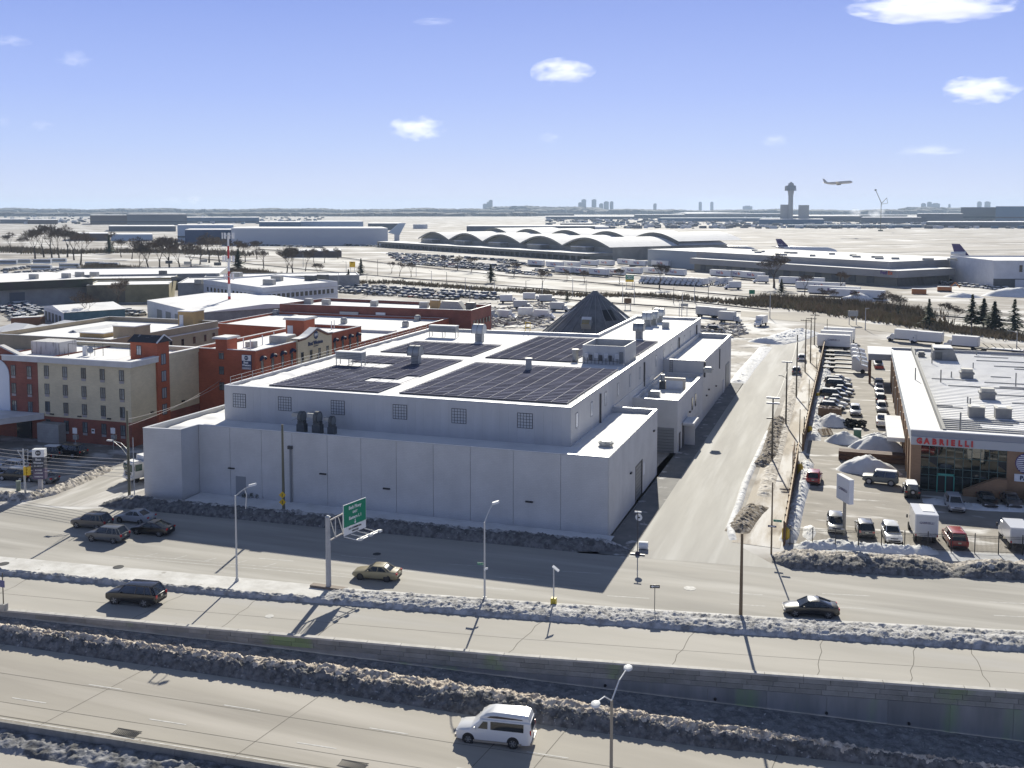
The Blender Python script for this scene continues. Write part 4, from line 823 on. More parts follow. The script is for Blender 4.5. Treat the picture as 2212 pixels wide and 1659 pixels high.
# ---- white office, grey garage, teal shed, long warehouse, olive building, motel
def facade(parent, p0, p1, z, w, h, n, a=.08, b=.92, panes=1, pm=None, fm=None):
 d = Vector((p1[0]-p0[0], p1[1]-p0[1])); yaw = math.degrees(math.atan2(d.y, d.x)); nrm = Vector((d.y,-d.x)).normalized()
 for i in range(n):
  t = a+(b-a)*(i/(max(1,n-1))); q = Vector(p0)+d*t+nrm*.02
  window(parent, q.x, q.y, z, w, h, yaw, panes, fm=fm, pm=pm)
A_, B_, C_, D_ = (-225,238),(-178.6,208.7),(-168.2,246),(-214.6,275.5)
of = building('office_building', 'white two storey office with a band of square windows', 'office building', [A_,B_,C_,D_], 9.0, WHITEW, par=.5)
facade(of, A_, B_, 4.6, 1.5, 1.7, 14); facade(of, B_, C_, 4.6, 1.5, 1.7, 15)
mb = MB();
for p0, p1 in ((A_,B_),(B_,C_)):
 d = Vector(p1)-Vector(p0); nrm = Vector((d.y,-d.x)).normalized()*.25
 mb.prism([p0, p1, tuple(Vector(p1)+nrm), tuple(Vector(p0)+nrm)], 7.0, 7.25); mb.prism([p0, p1, tuple(Vector(p1)+nrm), tuple(Vector(p0)+nrm)], 4.1, 4.3)
mb.obj('string_course', CORN, of)
for i, (u, v) in enumerate([(717,606),(738,602),(570,618),(590,609),(583,597)]):
 pass
for i, (u, v, lab) in enumerate([(578,615,'nearest box unit on the white office roof'),(595,607,'second box unit on the white office roof edge'),(668,606,'large louvred unit on the white office roof'),(694,604,'dark unit beside the large one on the white office roof'),(508,599,'pair of units behind the striped mast on the office roof')]):
 x, y = at(u, v, 8.6); t = thing('rooftop_unit', lab, 'rooftop unit', (x,y,8.5), 0, 'units on the white office roof'); MB().box(-2.2,2.2,0,2.5,0,2.0).obj('casing', DG if i in (2,3) else UNITM, t); MB().box(-2.1,2.1,.1,2.4,2.0,2.2).obj('snow_cap', SNOW, t)
A_, B_, C_, D_ = (-206.3,179.8),(-163.3,149.5),(-139,186),(-182,216)
gg = building('garage_building', 'grey garage with low white gable roof and roller doors', 'garage', [A_,B_,C_,D_], 6.0, WHITEW, par=0)
d = Vector(B_)-Vector(A_); e = (Vector(C_)-Vector(B_))
rm = MB(); m0 = Vector(A_)+e*.0+d*.5; m1 = m0+e
P = [Vector(A_)-d*.01, Vector(B_)+d*.01, Vector(C_)+d*.01, Vector(D_)-d*.01]
rm.add([(*P[0],6.05),(*P[1],6.05),(*P[2],6.05),(*P[3],6.05),(*(P[0]+(P[3]-P[0])*.5),7.6),(*(P[1]+(P[2]-P[1])*.5),7.6)], [(0,1,5,4),(2,3,4,5),(1,2,5),(3,0,4)]); rm.obj('roof', SNOWR, gg)
MB().prism([tuple(Vector(B_)+e*.001+Vector((e.y,-e.x)).normalized()*.02), tuple(Vector(C_)+Vector((e.y,-e.x)).normalized()*.02), tuple(Vector(C_)-Vector((e.y,-e.x)).normalized()*.02), tuple(Vector(B_)-Vector((e.y,-e.x)).normalized()*.02)], 0, 6.0).obj('side_wall', GREYW, gg)
yaw = math.degrees(math.atan2(d.y,d.x)); nr = Vector((d.y,-d.x)).normalized()*.06
for t_ in (.26,.44,.62): q = Vector(A_)+d*t_; link('roller_door', MB().box(-2.6,2.6,-.05,0,0,3.9).mesh('roller_door', DOORM), gg, loc=(q.x+nr.x,q.y+nr.y,0), rz=rad(yaw))
A_, B_, C_, D_ = (-237,165),(-215,150),(-205.5,167.5),(-229,183)
te = thing('workshop', 'teal walled workshop with white front doors and white roof', 'workshop', (0,0,0))
MB().prism([A_,B_,C_,D_], -.1, 4.1, cap=False).obj('wall', TEAL, te)
d = Vector(B_)-Vector(A_); e = Vector(C_)-Vector(B_); nr = Vector((d.y,-d.x)).normalized()
MB().prism([tuple(Vector(A_)+nr*.1),tuple(Vector(B_)+nr*.1),tuple(Vector(B_)-nr*.02),tuple(Vector(A_)-nr*.02)], 0, 4.3).obj('front_wall', WHITEW, te)
yaw = math.degrees(math.atan2(d.y,d.x))
for t_ in (.12,.3,.48,.66,.84): q = Vector(A_)+d*t_+nr*.14; link('bay_door', MB().box(-1.5,1.5,-.04,0,0,3.0).mesh('bay_door', DG), te, loc=(q.x,q.y,0), rz=rad(yaw))
rm = MB(); P = [Vector(A_)-d*.02-e*.02, Vector(B_)+d*.02-e*.02, Vector(C_)+d*.02+e*.02, Vector(D_)-d*.02+e*.02]
rm.add([(*P[0],4.3),(*P[1],4.3),(*P[2],4.3),(*P[3],4.3),(*(P[0]+(P[1]-P[0])*.5),5.7),(*(P[3]+(P[2]-P[3])*.5),5.7)], [(1,2,5,4),(3,0,4,5),(0,1,4),(2,3,5)]); rm.obj('roof', SNOWR, te)
P0, P1 = Vector((-314,149)), Vector((-269,224)); d = P1-P0; nn = Vector((-d.y,d.x)).normalized()
lwh = building('long_warehouse', 'long low warehouse with dark upper band and white roof at far left', 'warehouse', [tuple(P0),tuple(P1),tuple(P1+nn*56),tuple(P0+nn*56)], 9.5, GREYW, par=0)
MB().prism([tuple(P0-nn*2.5),tuple(P1-nn*2.5),tuple(P1+nn*.02),tuple(P0+nn*.02)], 6.3, 9.5).obj('dark_band', mat('dark fascia', (.07,.055,.06), .9, col2=(.07,.085,.055), sc=.1, coord='World'), lwh); sheet('band_roof', [tuple(P0-nn*2.6),tuple(P1-nn*2.6),tuple(P1),tuple(P0)], 9.56, SNOWR, lwh)
q = P0+d*.68-nn*.08; link('roller_door', MB().box(-2.8,2.8,-.06,0,0,5.2).mesh('roller_door', mat('blue grey door', (.10,.115,.14), .6)), lwh, loc=(q.x,q.y,0), rz=math.atan2(d.y,d.x))
for i, (u, v) in enumerate([(73,602),(143,600),(172,597),(204,597)]):
 x, y = at(u, v, 9.6); t = thing('rooftop_unit', ('first','second','third','fourth')[i]+' grey box unit from the left on the long warehouse roof', 'rooftop unit', (x,y,9.55), 0, 'units along the long warehouse roof'); MB().box(-1.8,1.8,-.8,.8,0,1.8).obj('casing', UNITM, t); MB().box(-1.7,1.7,-.7,.7,1.8,2).obj('snow_cap', SNOW, t)
ol = building('olive_building', 'olive flat roofed building behind the bare tree at left', 'building', [(-265,217),(-238,233),(-252,255),(-279,239)], 7.2, OLIVE, par=.4)
mb = MB(); dd = Vector((27,16)); nr = Vector((16,-27)).normalized()*.08
mb.prism([(-265,217),(-252.5,224.4),(-252.5+nr.x,224.4+nr.y),(-265+nr.x,217+nr.y)], 0, 6.9).obj('dark_front', OLIVD, ol)
for i, (pl, h, lab, m) in enumerate([([(-236,236),(-205,254),(-222,284),(-253,266)],7.5,'grey walled flat building beyond the olive one',GREYW),([(-330,262),(-262,302),(-290,350),(-358,310)],7.0,'wide low white roofed shed at far left',GREYW),([(-262,290),(-200,326),(-212,346),(-274,310)],6.0,'long narrow white roofed shed before the bare trees',GREYW),([(-232,256),(-219,263.5),(-226,276),(-239,268.5)],5.0,'small pinkish shed between white roofed buildings',mat('pink wall',(.35,.26,.25),.8)),([(-300,256),(-268,275),(-283,300),(-315,281)],6.5,'low white roofed workshop behind the olive building',OLIVE)]):
 building('flat_building', lab, 'building', pl, h, m, par=.35, group='white roofed sheds beyond the hotel')
# roof plant of the sheds
for i, (u, v) in enumerate([(380,606),(430,612),(352,592),(405,571),(365,569),(440,566),(470,573)]):
 x, y = at(u, v, 7.3); tag(MB().box(x-1.6,x+1.6,y-1,y+1,7.2,8.9).obj('rooftop_unit', UNITM if i%2 else DG), ['grey unit on the shed roof left of the striped mast','low unit nearest the white office roof','dark unit on the shed roof beside the tree line','brown unit on the far white shed roof','small dark unit among far white roofs','grey unit at the far shed roof end','unit on the shed roof by the evergreen'][i], 'rooftop unit', 'units on the white shed roofs')
mo = building('motel', 'two storey tan motel with parapet roof behind the beige hotel', 'motel', [(-152,60),(-120,60),(-120,97.5),(-152,97.5)], 10.5, MOTELW, par=1.0, capm=SNOW)
MB().box(-119.98,-119.7,60,97.5,8.7,9.0).obj('string_course', CORN, mo)
for y in (66.5,71,75.3,79.5,83.7,88,92.2,95.6): window(mo, -119.97, y, 6.2, .9, 1.6, 90, 1)
x, y = at(400,703,9.6); t = thing('stair_penthouse', 'tan penthouse with white door on the motel roof', 'penthouse', (x,y,9.5)); MB().box(-2,2.2,0,4.5,0,3.4).obj('wall', TANST, t); MB().box(-1.6,-.5,-.05,0,0,2.6).obj('door', WHITEW, t); MB().box(-2.1,2.3,-.1,4.6,3.4,3.6).obj('snow_cap', SNOW, t)
x, y = at(268,726,10.5); t = thing('tan_penthouse', 'pale tan stair box with flat snowy top left of the motel', 'penthouse', (x,y,9.5)); MB().box(-2.8,2.8,0,5,-3,3.0).obj('wall', MOTELW, t); MB().box(-2.9,2.9,-.1,5.1,3.0,3.2).obj('snow_cap', SNOW, t)
x, y = at(198,734,9.0); t = thing('orange_penthouse', 'orange stucco box with a blue half round window', 'penthouse', (x,y,8.0))
MB().box(-3.2,3.2,0,5,-4,2.4).obj('wall', TANST, t); MB().box(-3.3,3.3,-.1,5.1,2.4,2.6).obj('snow_cap', SNOW, t)
hr = [(-1.5+1.5*math.cos(a), 1.9*math.sin(a)) for a in np.linspace(0, math.pi, 12)]; n = len(hr); mb = MB(); mb.add([(x_,-.08,z_-1.2) for x_,z_ in hr]+[(x_,-.01,z_-1.2) for x_,z_ in hr], [tuple(range(n))[::-1]]+[(i,(i+1)%n,n+(i+1)%n,n+i) for i in range(n)]); mb.obj('half_round_window', mat('blue glass', (.04,.10,.28), .3), t)
# gabled white building and houses left of the motel
x0, y0 = at(195,745,7.0)
gb = thing('gabled_building', 'pale blue white gabled wall with snow lined eaves behind the hotel', 'building', (x0,y0+1,0)); W_ = 11.5
MB().add([(-W_,0,0),(0,0,0),(0,0,6.6),(-5.2,0,9.8),(-W_,0,7.2),(-W_,14,0),(0,14,0),(0,14,6.6),(-5.2,14,9.8),(-W_,14,7.2)], [(0,1,2,3,4),(9,8,7,6,5),(1,6,7,2),(0,4,9,5)]).obj('wall', mat('pale blue wall', (.58,.61,.66), .8), gb)
MB().add([(.3,-.4,6.55),(-5.2,-.4,9.95),(-W_-.3,-.4,7.15),(.3,14,6.55),(-5.2,14,9.95),(-W_-.3,14,7.15),(.3,-.4,6.8),(-5.2,-.4,10.2),(-W_-.3,-.4,7.4),(.3,14,6.8),(-5.2,14,10.2),(-W_-.3,14,7.4)], [(6,9,10,7),(7,10,11,8),(0,6,7,1),(1,7,8,2),(0,3,9,6),(0,1,4,3),(1,2,5,4)]).obj('roof', SNOW, gb)
def house(u, v, w, d, h, lab, m=WHITEW, yaw=-12):
 x, y = at(u, v, h*.7); t = thing('house', lab, 'house', (x,y,0), rad(yaw), 'snow roofed houses beside the hotel')
 MB().box(-w/2,w/2,0,d,0,h*.7).obj('wall', m, t)
 MB().add([(-w/2-.4,-.4,h*.7),(w/2+.4,-.4,h*.7),(w/2+.4,d+.4,h*.7),(-w/2-.4,d+.4,h*.7),(-w*.25,d/2,h),(w*.25,d/2,h)], [(0,1,5,4),(2,3,4,5),(1,2,5),(3,0,4)]).obj('roof', SNOWR, t)
 for i in range(int(w//3)): window(t, -w/2+1.6+i*3, -.01, h*.35, .9, 1.3, 0, 1)
 return t
house(68,722,15,12,6.5,'wide white house with hipped snowy roof at left'); house(10,716,12,10,6.0,'grey white house at the left picture edge with snowy roof'); house(125,706,10,8,5.0,'small beige shed with snowy roof beside the chimney pole', BEIGE)
# boiler wall behind hotel: long low white parapets
x, y = at(0,740,7); building('white_block', 'long low white roofed block behind the beige hotel at left', 'building', [(-170,58),(-128,58),(-128,72),(-170,72)], 7.6, WHITEW, par=.6, capm=SNOW)
x, y = at(20,692,3); t = thing('orange_wall', 'low orange brick boundary wall before the snowy houses', 'wall', (0,0,0)); p0, p1 = at(24,705), at(88,702); MB().prism([p0,p1,(p1[0]-1,p1[1]+3),(p0[0]-1,p0[1]+3)],0,2.6).obj('wall', brickmat('orange brick', (.34,.16,.08),(.30,.14,.07),(.3,.2,.14)), t); MB().prism([p0,p1,(p1[0]-1,p1[1]+3),(p0[0]-1,p0[1]+3)],2.605,2.8).obj('snow_cap', SNOW, t)
# ---- salt dome
sdm = thing('salt_dome', 'dark conical salt dome with ribbed shingle roof behind the warehouse', 'salt dome', (0,0,0))
best = None
for s in range(100, 175):                                  # stand it on the ray of its apex, 24 m behind the roof wing
 pass
apx, apy = -34.6, 131.0
DOME = mat('dome shingle', (.19,.195,.20), .9, col2=(.13,.135,.14), sc=.7, st=(1,1,.3), lo=.35, hi=.65, bump=.2, bsc=3)
R0, ZA = 23.0, zat(1294, 628, apx, apy)
NS = 24
for k in range(NS):
 a0, a1 = 2*math.pi*k/NS, 2*math.pi*(k+1)/NS; mb = MB(); pts = []
 for r, z in ((R0,ZA-R0*.80),(R0*.5,ZA-R0*.40),(R0*.06,ZA-.9)):
  pts.append((r*math.cos(a0),r*math.sin(a0),z)); pts.append((r*math.cos(a1),r*math.sin(a1),z))
 mb.add(pts, [(0,1,3,2),(2,3,5,4)])
 o = mb.obj('roof_segment', DOME, sdm); o.location = (apx,apy,0)
rb = MB().tube((R0+.05,0,ZA-R0*.80+.05),(R0*.06,0,ZA-.85),.13,.09,5).mesh('rib', mat('dome rib', (.24,.245,.25), .8))
for k in range(NS): link('rib', rb, sdm, loc=(apx,apy,0), rz=2*math.pi*k/NS)
MB().tube((apx,apy,ZA-1.0),(apx,apy,ZA+.05),1.6,.5,16).obj('cap', mat('dome cap', (.16,.165,.17), .7), sdm)
MB().tube((apx,apy,-.2),(apx,apy,ZA-R0*.80+.2),R0-.3,R0-.3,48,cap=False).obj('base_wall', CONCW, sdm)
def on_dome(az, r, w, h, m, name, up=.2):
 z = ZA-r*.8; c = Vector((apx+r*math.cos(az), apy+r*math.sin(az), z)); n_ = Vector((math.cos(az)*.62, math.sin(az)*.62, .78)).normalized(); t_ = Vector((-math.sin(az), math.cos(az), 0)); u_ = n_.cross(t_)
 M = Matrix((t_, u_, n_)).transposed(); return MB().obox(c+n_*up*.5,(w,h,up),M=M).obj(name, m, sdm)
az0 = math.atan2(CAM[1]-apy, CAM[0]-apx)
on_dome(az0+.50, 6.8, 2.8, 3.6, BLACK, 'roof_opening', .12)
o = on_dome(az0-.20, 9.5, 2.3, 2.3, mat('dormer grey', (.30,.31,.31), .7), 'dormer', 1.6); on_dome(az0-.20, 9.9, 1.7, 1.2, OLIVE, 'dormer_window', 1.9); on_dome(az0-.20, 8.9, 2.3, .9, SNOW, 'dormer_snow', 1.75)
for k in range(9): on_dome(az0-.85+k*.17, 3.9+(k%3)*.15, .5, .4, SNOW, 'snow_patch', .08)
for k in range(6): on_dome(az0-1.15-.05*k, 3.0+k*.9, 1.0+.2*k, 1.3, SNOW, 'snow_patch', .06)
on_dome(az0+1.25, 13, 2.5, 22, SNOW, 'snow_patch', .06)
t = thing('yard_office', 'small beige flat roofed yard office left of the salt dome', 'shed', (0,0,0)); p = at(1090,725,4.5); p2 = at(1161,716,4.5)
MB().box(-56,-49,90,97,0,5.2).obj('wall', MOTELW, t); MB().box(-56.2,-48.8,89.8,97.2,5.2,5.45).obj('roof_snow', SNOWR, t)
for y in (91.5,94): MB().box(-48.99,-48.9,y,y+.8,1.5,4.2).obj('window', GLASS, t)
# ------------------------------------------------------------------ truck dealer on the right
gd = thing('dealer_building', 'tan brick truck dealer with red lettered fascia and ribbed snowy roof', 'dealer building', (0,0,0))
X0, Y0, X1, Y1, ZT = 33.65, 32.5, 92.0, 119.5, 8.1
MB().box(X0,X1,Y0+.4,Y1,-.1,6.2).obj('wall', BRICKT, gd)
sheet('left_roof_strip', [(X0+.1,Y0+1),(X0+3.9,Y0+1),(X0+3.9,Y1),(X0+.1,Y1)], 7.55, SNOWR, gd)
MB().box(X0-.02,X0+.3,Y0+.6,Y1,6.2,7.7).obj('left_fascia', mat('pale fascia', (.52,.55,.56), .6), gd)
MB().box(X0+3.9,X0+4.3,Y0+.9,Y1,6.2,8.4).obj('roof_kerb', mat('roof kerb', (.20,.20,.19), .8), gd)
MB().box(X0,X1,Y1-.4,Y1,6.2,8.0).obj('rear_parapet', mat('grey fascia', (.33,.33,.34), .7), gd)
MB().box(X0+4.3,X1,Y0+1,Y1-.4,6.2,7.4).obj('roof_deck', SNOWR, gd)
rbm = MB().box(0,1,-.09,.09,7.38,7.56).mesh('roof_rib', mat('rib metal', (.33,.32,.30), .6))
# standing ribs: part buried in snow, part bare
for i in range(62):
 y = Y0+1.4+i*1.38; bare = random.random()
 link('roof_rib', MB().box(X0+4.4,X1,y-.06,y+.06,7.39,7.47).mesh('roof_rib', SNOWR), gd)
 ncl = 3
 for _ in range(ncl):
  if i < 9: xa, ln = X0+4.35, random.uniform(4,14 if i > 3 else 26)
  elif i in (15,16,17,18,22,23): xa, ln = X0+4.35, random.uniform(2,5)
  else: xa, ln = random.uniform(X0+5, X1-20), random.uniform(3,12)
  if i >= 9 and random.random() < .78: continue
  o = link('roof_rib', rbm, gd, loc=(xa,y,0)); o.scale = (ln,1,1)
  if i < 9: break
# fascia in two bands with the red letters
MB().box(X0-.05,X1,Y0-.05,Y0+.9,7.35,ZT).obj('fascia_upper', mat('grey fascia', (.33,.33,.34), .7), gd)
MB().box(X0-.05,X1,Y0-.25,Y0+.4,6.25,7.345).obj('fascia_lower', mat('pale grey fascia', (.50,.50,.49), .7), gd)
MB().box(X0-.1,X1,Y0-.1,Y0+1.0,ZT+.003,ZT+.14).obj('fascia_snow', SNOW, gd)
RED = mat('letter red', (.55,.03,.03), .45)
for i, ch in enumerate('GABRIELLI'):
 xs_ = [34.63,35.55,36.48,37.36,38.07,38.74,39.62,40.40,41.05]
 text('fascia_letter', ch, 1.02, (xs_[i], Y0-.33, 6.80), 0, RED, gd, .07, .06, .92)
# brick pier, curtain wall, raking buttress, right hand brick
MB().box(X0,X0+1.25,Y0-.05,Y0+.39,-.1,6.25).obj('brick_pier', BRICKT, gd)
xg0, xg1 = X0+1.25, 45.3
TINT = mat('green tinted glass', (.010,.016,.013), .03, spec=.9, rnd=.3)
MB().box(xg0,X1,Y0+.30,Y0+.39,0,6.24).obj('glass_backing', BLACK, gd)
nb = 10; bw = (xg1-xg0)/nb; TR = mat('transom frame', (.10,.16,.14), .5)
rowsz = [(0.25,2.2),(2.25,3.2),(3.25,4.7),(4.75,6.2)]
for i in range(nb):
 for k, (z0, z1) in enumerate(rowsz):
  if k == 0 and i in (2,3): continue
  gm_ = MB().box(.03,bw-.03,0,.03,z0,z1).mesh('glass_pane', TINT)
  o = link('glass_pane', gm_, gd, loc=(xg0+i*bw, Y0+.26+random.uniform(-.01,.01), 0)); o.rotation_euler = (rad(random.uniform(-.6,.9)), 0, rad(random.uniform(-.8,.8)))
for i in range(nb+1): MB().box(xg0+i*bw-.035,xg0+i*bw+.035,Y0+.16,Y0+.24,0,6.24).obj('mullion', TR, gd)
for z in (.2,2.22,3.22,4.72): MB().box(xg0,xg1,Y0+.15,Y0+.23,z-.03,z+.03).obj('transom', TR, gd)
GRN = mat('door green', (.09,.36,.27), .5)
dx0 = xg0+2*bw
mb = MB(); mb.box(dx0-.05,dx0+.08,Y0-.02,Y0+.14,0,2.5); mb.box(dx0+2*bw-.08,dx0+2*bw+.05,Y0-.02,Y0+.14,0,2.5); mb.box(dx0-.05,dx0+2*bw+.05,Y0-.02,Y0+.14,2.3,2.55); mb.box(dx0+bw-.06,dx0+bw+.06,Y0-.02,Y0+.14,0,2.3); mb.obj('door_frame', GRN, gd)
MB().add([(40.1,Y0-.9,0),(45.3,Y0-.9,0),(45.3,Y0-.9,2.6),(44.0,Y0-.9,2.6),(40.1,Y0-.9,.7),(40.1,Y0+.1,0),(45.3,Y0+.1,0),(45.3,Y0+.1,2.6),(44.0,Y0+.1,2.6),(40.1,Y0+.1,.7)], [(0,1,2,3,4),(9,8,7,6,5),(3,2,7,8),(4,3,8,9),(0,4,9,5),(1,6,7,2)]).obj('raking_wall', BRICKT, gd)
MB().box(45.3,X1,Y0-.05,Y0+.29,0,6.25).obj('brick_front', BRICKT, gd)
# round emblem and parts sign at the right
o = disc_sign(gd, 47.6, Y0-.06, 4.75, 1.35, 0, mat('emblem purple', (.09,.05,.16), .5), 'emblem', .1)
for i in range(9):
 z = 3.75+i*.25; hw = math.sqrt(max(.02, 1.25**2-(z-4.75)**2)); MB().box(47.6-hw,47.6+hw,Y0-.20,Y0-.17,z-.06,z+.06).obj('emblem_stripe', BWHITE, gd)
text('emblem_letter', 'G', 1.5, (47.75, Y0-.24, 4.75), 0, mat('emblem purple', (.09,.05,.16), .5), gd, .03, .07)
t = thing('parts_sign', 'white PARTS sign on the brick below the round emblem', 'sign', (0,0,0)); MB().box(46.2,49.6,Y0-.2,Y0-.05,2.35,3.3).obj('board', BWHITE, t); text('letters', 'PARTS', .78, (47.95,Y0-.24,2.82), 0, NAVY, t, .02, .03)
# left wall pilasters, side canopy
for i in range(14): MB().box(X0-.18,X0-.001,Y0+4+i*6.1,Y0+4.7+i*6.1,0,6.2).obj('pilaster', BRICKT, gd)
MB().box(X0-2.6,X0-.19,46,63,3.5,3.9).obj('side_canopy', mat('pale fascia', (.52,.55,.56), .6), gd); MB().box(X0-2.6,X0-.19,46,63,3.905,4.1).obj('canopy_snow', SNOW, gd)
for i in range(4): MB().box(X0-.1,X0-.002,66+i*12,70+i*12,0,4.2).obj('bay_door', DOORM, gd)
# vents and boxes on the dealer roof
RG = mat('roof unit grey', (.24,.24,.235), .6, col2=(.19,.19,.185), sc=1)
for i, (u, v, s, h, lab) in enumerate([(2110,903,1.05,1.5,'left one of two big grey intake boxes at the dealer roof front'),(2168,906,1.05,1.5,'right one of two big grey intake boxes at the dealer roof front')]):
 x, y = at(u, v, 7.45); t = thing('roof_box', lab, 'roof box', (x,y,7.42), 0, 'grey intake boxes on the dealer roof'); MB().box(-s,s,0,2*s,0,h).obj('casing', RG, t); MB().box(-s-.08,s+.08,-.08,2*s+.08,h,h+.12).obj('lid', UNITM, t); MB().box(-s*.7,s*.4,.3,2*s-.4,h+.12,h+.2).obj('snow_patch', SNOW, t)
for i, (u, v, s, lab) in enumerate([(2089,818,1.15,'stepped grey turbine vent in the middle of the dealer roof'),(2134,864,1.2,'stepped grey turbine vent behind the right intake box'),(1990.5,771,.7,'small slim grey vent near the dealer roof far left')]):
 x, y = at(u, v, 7.45); t = thing('roof_vent', lab, 'roof vent', (x,y,7.42), 0, 'stepped vents on the dealer roof')
 MB().box(-s*.9,s*.9,0,s*1.6,0,.7*s).obj('base', RG, t); MB().box(-s*1.05,s*1.05,-.1,s*1.7,.7*s,1.0*s).obj('collar', RG, t); MB().box(-s*.8,s*.8,.1,s*1.5,1.0*s,1.5*s).obj('top', UNITM, t)
x, y = at(2042,779,7.45); t = thing('roof_unit', 'big sloping grey roof unit at the dealer roof back', 'roof unit', (x,y,7.42)); MB().add([(-2.4,0,0),(2.4,0,0),(2.4,5,0),(-2.4,5,0),(-2.3,0,2.0),(1.4,0,2.4),(1.4,5,2.4),(-2.3,5,2.4)], [(0,1,5,4),(1,2,6,5),(2,3,7,6),(3,0,4,7),(4,5,6,7)]).obj('casing', RG, t); MB().box(-1.9,-.6,-.06,0,.2,1.7).obj('door', DG, t); MB().box(-2.2,1.3,.1,4.8,2.42,2.6).obj('snow_cap', SNOW, t)
for i, (u, v, h) in enumerate([(1977.5,776,2.1),(2013,785,2.2),(2109,766,.9),(2102,795,1.1),(1977,822,2.3),(2032,825,2.2),(2055,815,1.1),(2194,834,2.3),(2090,870,1.0),(2095.5,882,1.6),(2074,931,2.6)]):
 x, y = at(u, v, 7.45); tag(MB().tube((x,y,7.4),(x,y,7.4+h),.11,n=7).obj('vent_pipe', RG), ['tall vent pipe at the back left of the dealer roof near the slim vent','vent pipe in front of the sloping roof unit','short vent pipe at the dealer roof back edge','short vent pipe behind the middle stepped vent','vent pipe near the dealer roof kerb, halfway back','tall vent pipe left of the middle stepped vent','short vent pipe just left of the middle stepped vent','vent pipe at the far right of the dealer roof','short vent pipe behind the left intake box','bent vent pipe touching the left intake box','tallest vent pipe at the dealer roof front edge'][i], 'vent pipe', 'vent pipes on the dealer roof')
t = thing('snow_guard_rail', 'low wire rail along the dealer roof front edge', 'railing', (0,0,7.42))
for u in (2041,2083,2126,2170): x, y = at(u, 929, 7.5); MB().tube((x,Y0+3.2,0),(x,Y0+3.2,1.0),.03,n=5).obj('rail_post', GALV, t)
MB().tube((38,Y0+3.2,.95),(60,Y0+3.2,.95),.02,n=5).obj('rail_wire', GALV, t)
# canopy behind the dealer
cnp = thing('fuel_canopy', 'flat white roofed canopy on posts behind the dealer building', 'canopy', (0,0,0))
MB().box(29.0,42,118.5,131,5.2,6.4).obj('canopy_fascia', mat('grey fascia', (.33,.33,.34), .7), cnp); MB().box(28.9,42.1,118.4,131.1,6.404,6.6).obj('canopy_snow', SNOW, cnp)
for x, y in ((29.4,119),(29.4,130.4),(41.5,130.4)): MB().box(x-.25,x+.25,y-.25,y+.25,0,5.2).obj('post', mat('rust post', (.16,.085,.05), .8), cnp)
# ---- brown slatted fence between street and lot
FB = mat('brown fence slat', (.20,.115,.06), .85, col2=(.12,.07,.04), sc=1.5, rnd=.3); FBT = mat('fence rail timber', (.42,.31,.19), .8)
def slat_fence(name, label, x0, y0, x1, y1, h, step=.40, lab2=None):
 t = thing(name, label, 'fence', (x0,y0,0), math.atan2(y1-y0, x1-x0)); L = math.hypot(x1-x0, y1-y0)
 sm = MB().box(0,step-.03,-.03,.03,.05,h).mesh('slat', FB); n = int(L/step)
 many = MB()
 for i in range(n):
  if i < 280: o = link('slat', sm, t, loc=(i*step, random.uniform(-.015,.015), random.uniform(-.06,.06)))
  else: many.box(i*step, i*step+step-.03, -.03, .03, .05, h+random.uniform(-.06,.06))
 if many.v: stuff(many.obj('slats', FB, t))
 pm_ = MB().box(-.08,.08,.03,.2,0,h+.25).mesh('post', FB)
 for i in range(int(L/2.8)+1): link('post', pm_, t, loc=(i*2.8,0,0))
 rl = MB().box(0,L,-.09,.09,h+.03,h+.11).obj('top_rail', FBT, t); MB().box(0,L,.031,.12,.6,.72).obj('rail', FB, t)
 return t
slat_fence('slat_fence', 'tall brown slatted fence from the street corner to the lot gate', 19.35, 3.6, 18.6, 44.5, 2.6)
slat_fence('slat_fence', 'tall brown slatted fence running back beside the parked dark cars', 19.0, 50.5, 18.5, 181, 2.6)
ga = thing('sliding_gate', 'open rusty sliding gate frame between the brown fences', 'gate', (18.55,37,0), rad(91)); mb = MB()
for a in (0,3.5,7): mb.box(a,a+.1,.3,.4,0,3.0)
for z in (.1,1.5,2.95): mb.box(0,7.1,.3,.4,z,z+.1)
mb.obj('gate_frame', FB, ga)
def bollard(u, v, lab, s=1.0):
 x, y = at(u, v); t = thing('bollard', lab, 'bollard', (x,y,0), 0, 'yellow bollards beside the brown fence')
 mb = MB(); mb.tube((0,0,0),(0,0,.95*s),.36*s,.36*s,12); rings = [[(.36*s*math.cos(b)*math.cos(a), .36*s*math.cos(b)*math.sin(a), .95*s+.36*s*math.sin(b)) for a in np.linspace(0,2*math.pi,12,endpoint=False)] for b in (0,.4,.9,1.45)]; mb.loft(rings); mb.obj('post', mat('bollard yellow', (.52,.36,.03), .6), t, smooth=50)
bollard(1697,1167,'yellow bollard nearest the street at the black fence corner',1.2); bollard(1728,1024,'yellow bollard by the red car at the fence end',1.15); bollard(1749,938,'yellow bollard where the second brown fence begins',1.1); bollard(1766,862,'yellow bollard deep in the lot beside parked cars')
